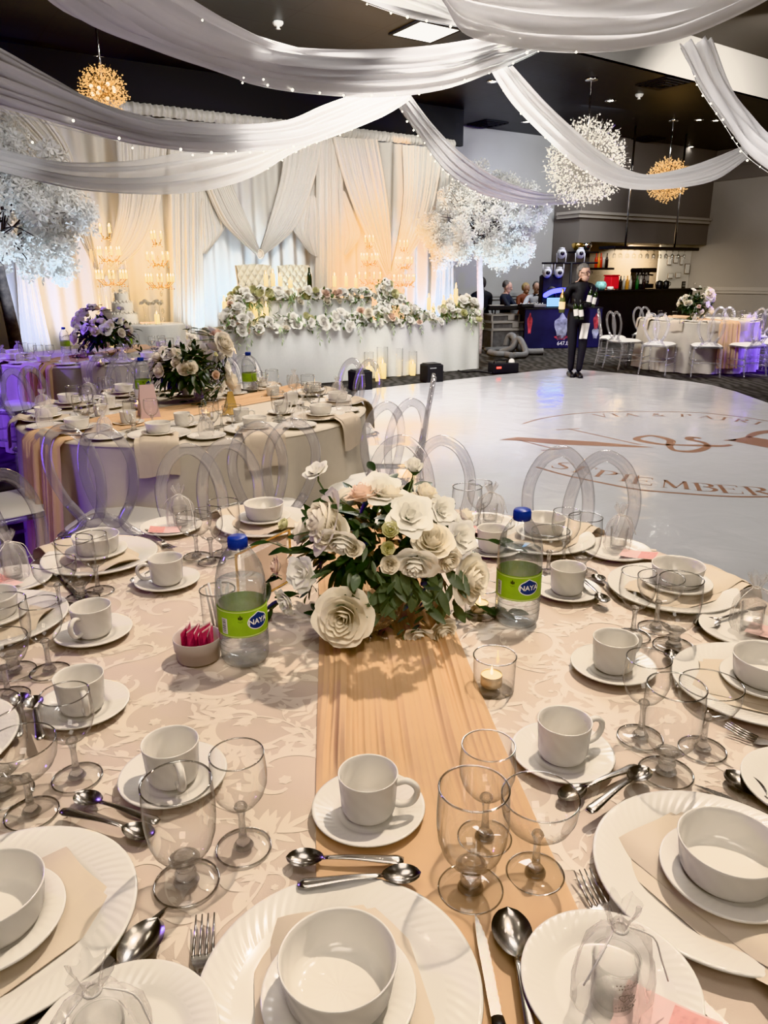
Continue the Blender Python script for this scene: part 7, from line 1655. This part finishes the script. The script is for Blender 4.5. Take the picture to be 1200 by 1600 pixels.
lamp('AREA', 'front_fill', (.3, -1.2, 2.6), 20, (1, .9, .78), 1.0, (0, 1.4, .85))  # weak fill added from the camera side
for i, (x, y) in enumerate(((-1.4, 2.2), (.4, 3.4), (1.9, 1.2), (-.5, -.2), (2.4, 3.6), (-1.0, 4.6))): lamp('POINT', 'highlight_point', (x, y, 4.2), 14, (1, .88, .72), .03)  # added points that put small highlights on glass and china
lamp('SPOT', 'key_and_fill_spot', (.2, 5.2, 4.3), 300, (1, .82, .66), .12, (-.9, 3.9, .8), 50, .6)
lamp('SPOT', 'purple_uplight', (-3.9, 3.3, 1.3), 60, (.26, .12, 1.0), .4, (-2.0, 4.4, .5), 60, .8)
lamp('SPOT', 'purple_uplight', (-5.0, 5.6, 2.2), 520, (.25, .12, 1.0), .10, (-2.6, 6.6, .6), 60, .8)
lamp('SPOT', 'purple_uplight', (-2.6, 2.2, .25), 40, (.22, .10, 1.0), .3, (-1.6, 3.0, .1), 90, .8)
lamp('SPOT', 'purple_uplight', (-2.6, 1.9, 1.5), 40, (.36, .18, 1.0), .08, (-.7, 1.4, .76), 50, .8)
lamp('SPOT', 'purple_uplight', (7.4, 10.9, .5), 420, (.22, .12, 1.0), .1, (5.6, 12.0, .7), 80, .8)
lamp('SPOT', 'key_and_fill_spot', (.6, 1.6, 3.6), 230, (1, .88, .74), .1, (-.9, 3.3, .5), 40, .8)  # warm fill added for the front of the middle table
lamp('AREA', 'dance_floor_wash', (1.0, 6.0, 4.3), 200, (1, .97, .95), 1.6, (2.8, 6.6, 0))
lamp('AREA', 'head_table_wash', (.0, 8.6, 4.3), 330, (1, .97, .93), 1.2, (.6, 12.0, .6))
def warmup(px, py, off, e, col, tz=2.6, sp=95):
    p = on_drape(px, py, off); p.z = .25; lamp('SPOT', 'drape_uplight', p, e, col, .1, on_drape(px, 400, 0), sp, .9)
warmup(215, 520, .9, 620, (1, .50, .18)); warmup(590, 540, .9, 560, (1, .52, .20)); warmup(120, 540, 1.0, 160, (1, .8, .65))
warmup(405, 540, .9, 1000, (.62, .80, 1.0)); warmup(335, 540, .8, 650, (.60, .78, 1.0)); warmup(45, 540, 1.0, 240, (.55, .65, 1.0)); warmup(690, 540, .9, 240, (.55, .70, 1.0))
for px, py in ((165, 400), (242, 405), (577, 400), (631, 405)): lamp('POINT', 'candle_glow', on_drape(px, py, .42), 26, (1, .62, .25), .15)
lamp('POINT', 'candle_glow', T(615, 592, .45) + NRM * .25, 14, (1, .62, .25), .1)
lamp('SPOT', 'garland_spot', (1.2, 7.6, 4.2), 420, (1, .98, .92), .1, tuple(HP(.45, .3, .9)), 26, .7)
lamp('SPOT', 'head_table_front_fill', (-.8, 5.2, 4.2), 750, (1, .98, .94), .12, tuple(HP(.5, 0, .55)), 34, .7)  # fill added to brighten the head table skirt from the room
lamp('AREA', 'bar_light', wallpt(.335, 15.75, 2.15), 80, (1, .86, .66), .8, wallpt(.335, 15.9, 1.0))
lamp('AREA', 'booth_fill', (4.4, 15.3, 4.3), 130, (.92, .96, 1), 1.0, (3.8, 16.6, 1.0))  # area fill added over the booth to lift the dark shirt
lamp('AREA', 'far_hall_wash', (6.0, 11.5, 4.2), 300, (1, .92, .84), 2.0, (7.5, 15, .5))
lamp('SPOT', 'swag_spot', (1.9, 7.4, .9), 1000, (.95, 1, .98), .1, D(830, 160, 9.1), 22, .7)
lamp('SPOT', 'swag_spot', (.9, 6.4, .9), 1500, (1, 1, .97), .1, D(750, 270, 11.5), 26, .8)  # added spot that whitens the narrow swag
lamp('SPOT', 'swag_spot', (-.6, 6.0, 1.2), 150, (1, .97, .92), .1, D(480, 205, 8), 40, .8)
lamp('SPOT', 'swag_spot', (-1.2, 1.6, 1.6), 240, (.92, .84, 1), .3, D(250, 90, 5.5), 60, .9)  # added lilac fill on the near ends of the long swags
lamp('SPOT', 'swag_spot_purple', (-3.0, 3.4, 1.4), 34, (.35, .2, 1.0), .1, D(30, 170, 5.2), 40, .8)
sc.view_settings.view_transform = 'Khronos PBR Neutral'
sc.view_settings.exposure = 0.0
sc.cycles.max_bounces = 10; sc.cycles.transparent_max_bounces = 24; sc.cycles.transmission_bounces = 6; sc.cycles.diffuse_bounces = 3; sc.cycles.glossy_bounces = 4
sc.cycles.caustics_reflective = False; sc.cycles.caustics_refractive = False
sc.cycles.sample_clamp_indirect = 4.0
for nm, loc, e, col, tg_ in LAMPS:
    lamp('SPOT', nm, tuple(loc), e * 1.6, col, .1, tuple(tg_), 75, .8)
lamp('SPOT', 'tree_front_fill', (1.2, 8.5, 3.9), 560, (1, .95, .86), .1, tuple(tcx), 16, .6)  # fill added on the pale-trunk tree from the camera side
lamp('SPOT', 'tree_front_fill', (-2.2, 4.2, 3.2), 260, (.95, .97, 1), .1, tuple(lc), 26, .6)  # the same added fill for the dark-trunk tree
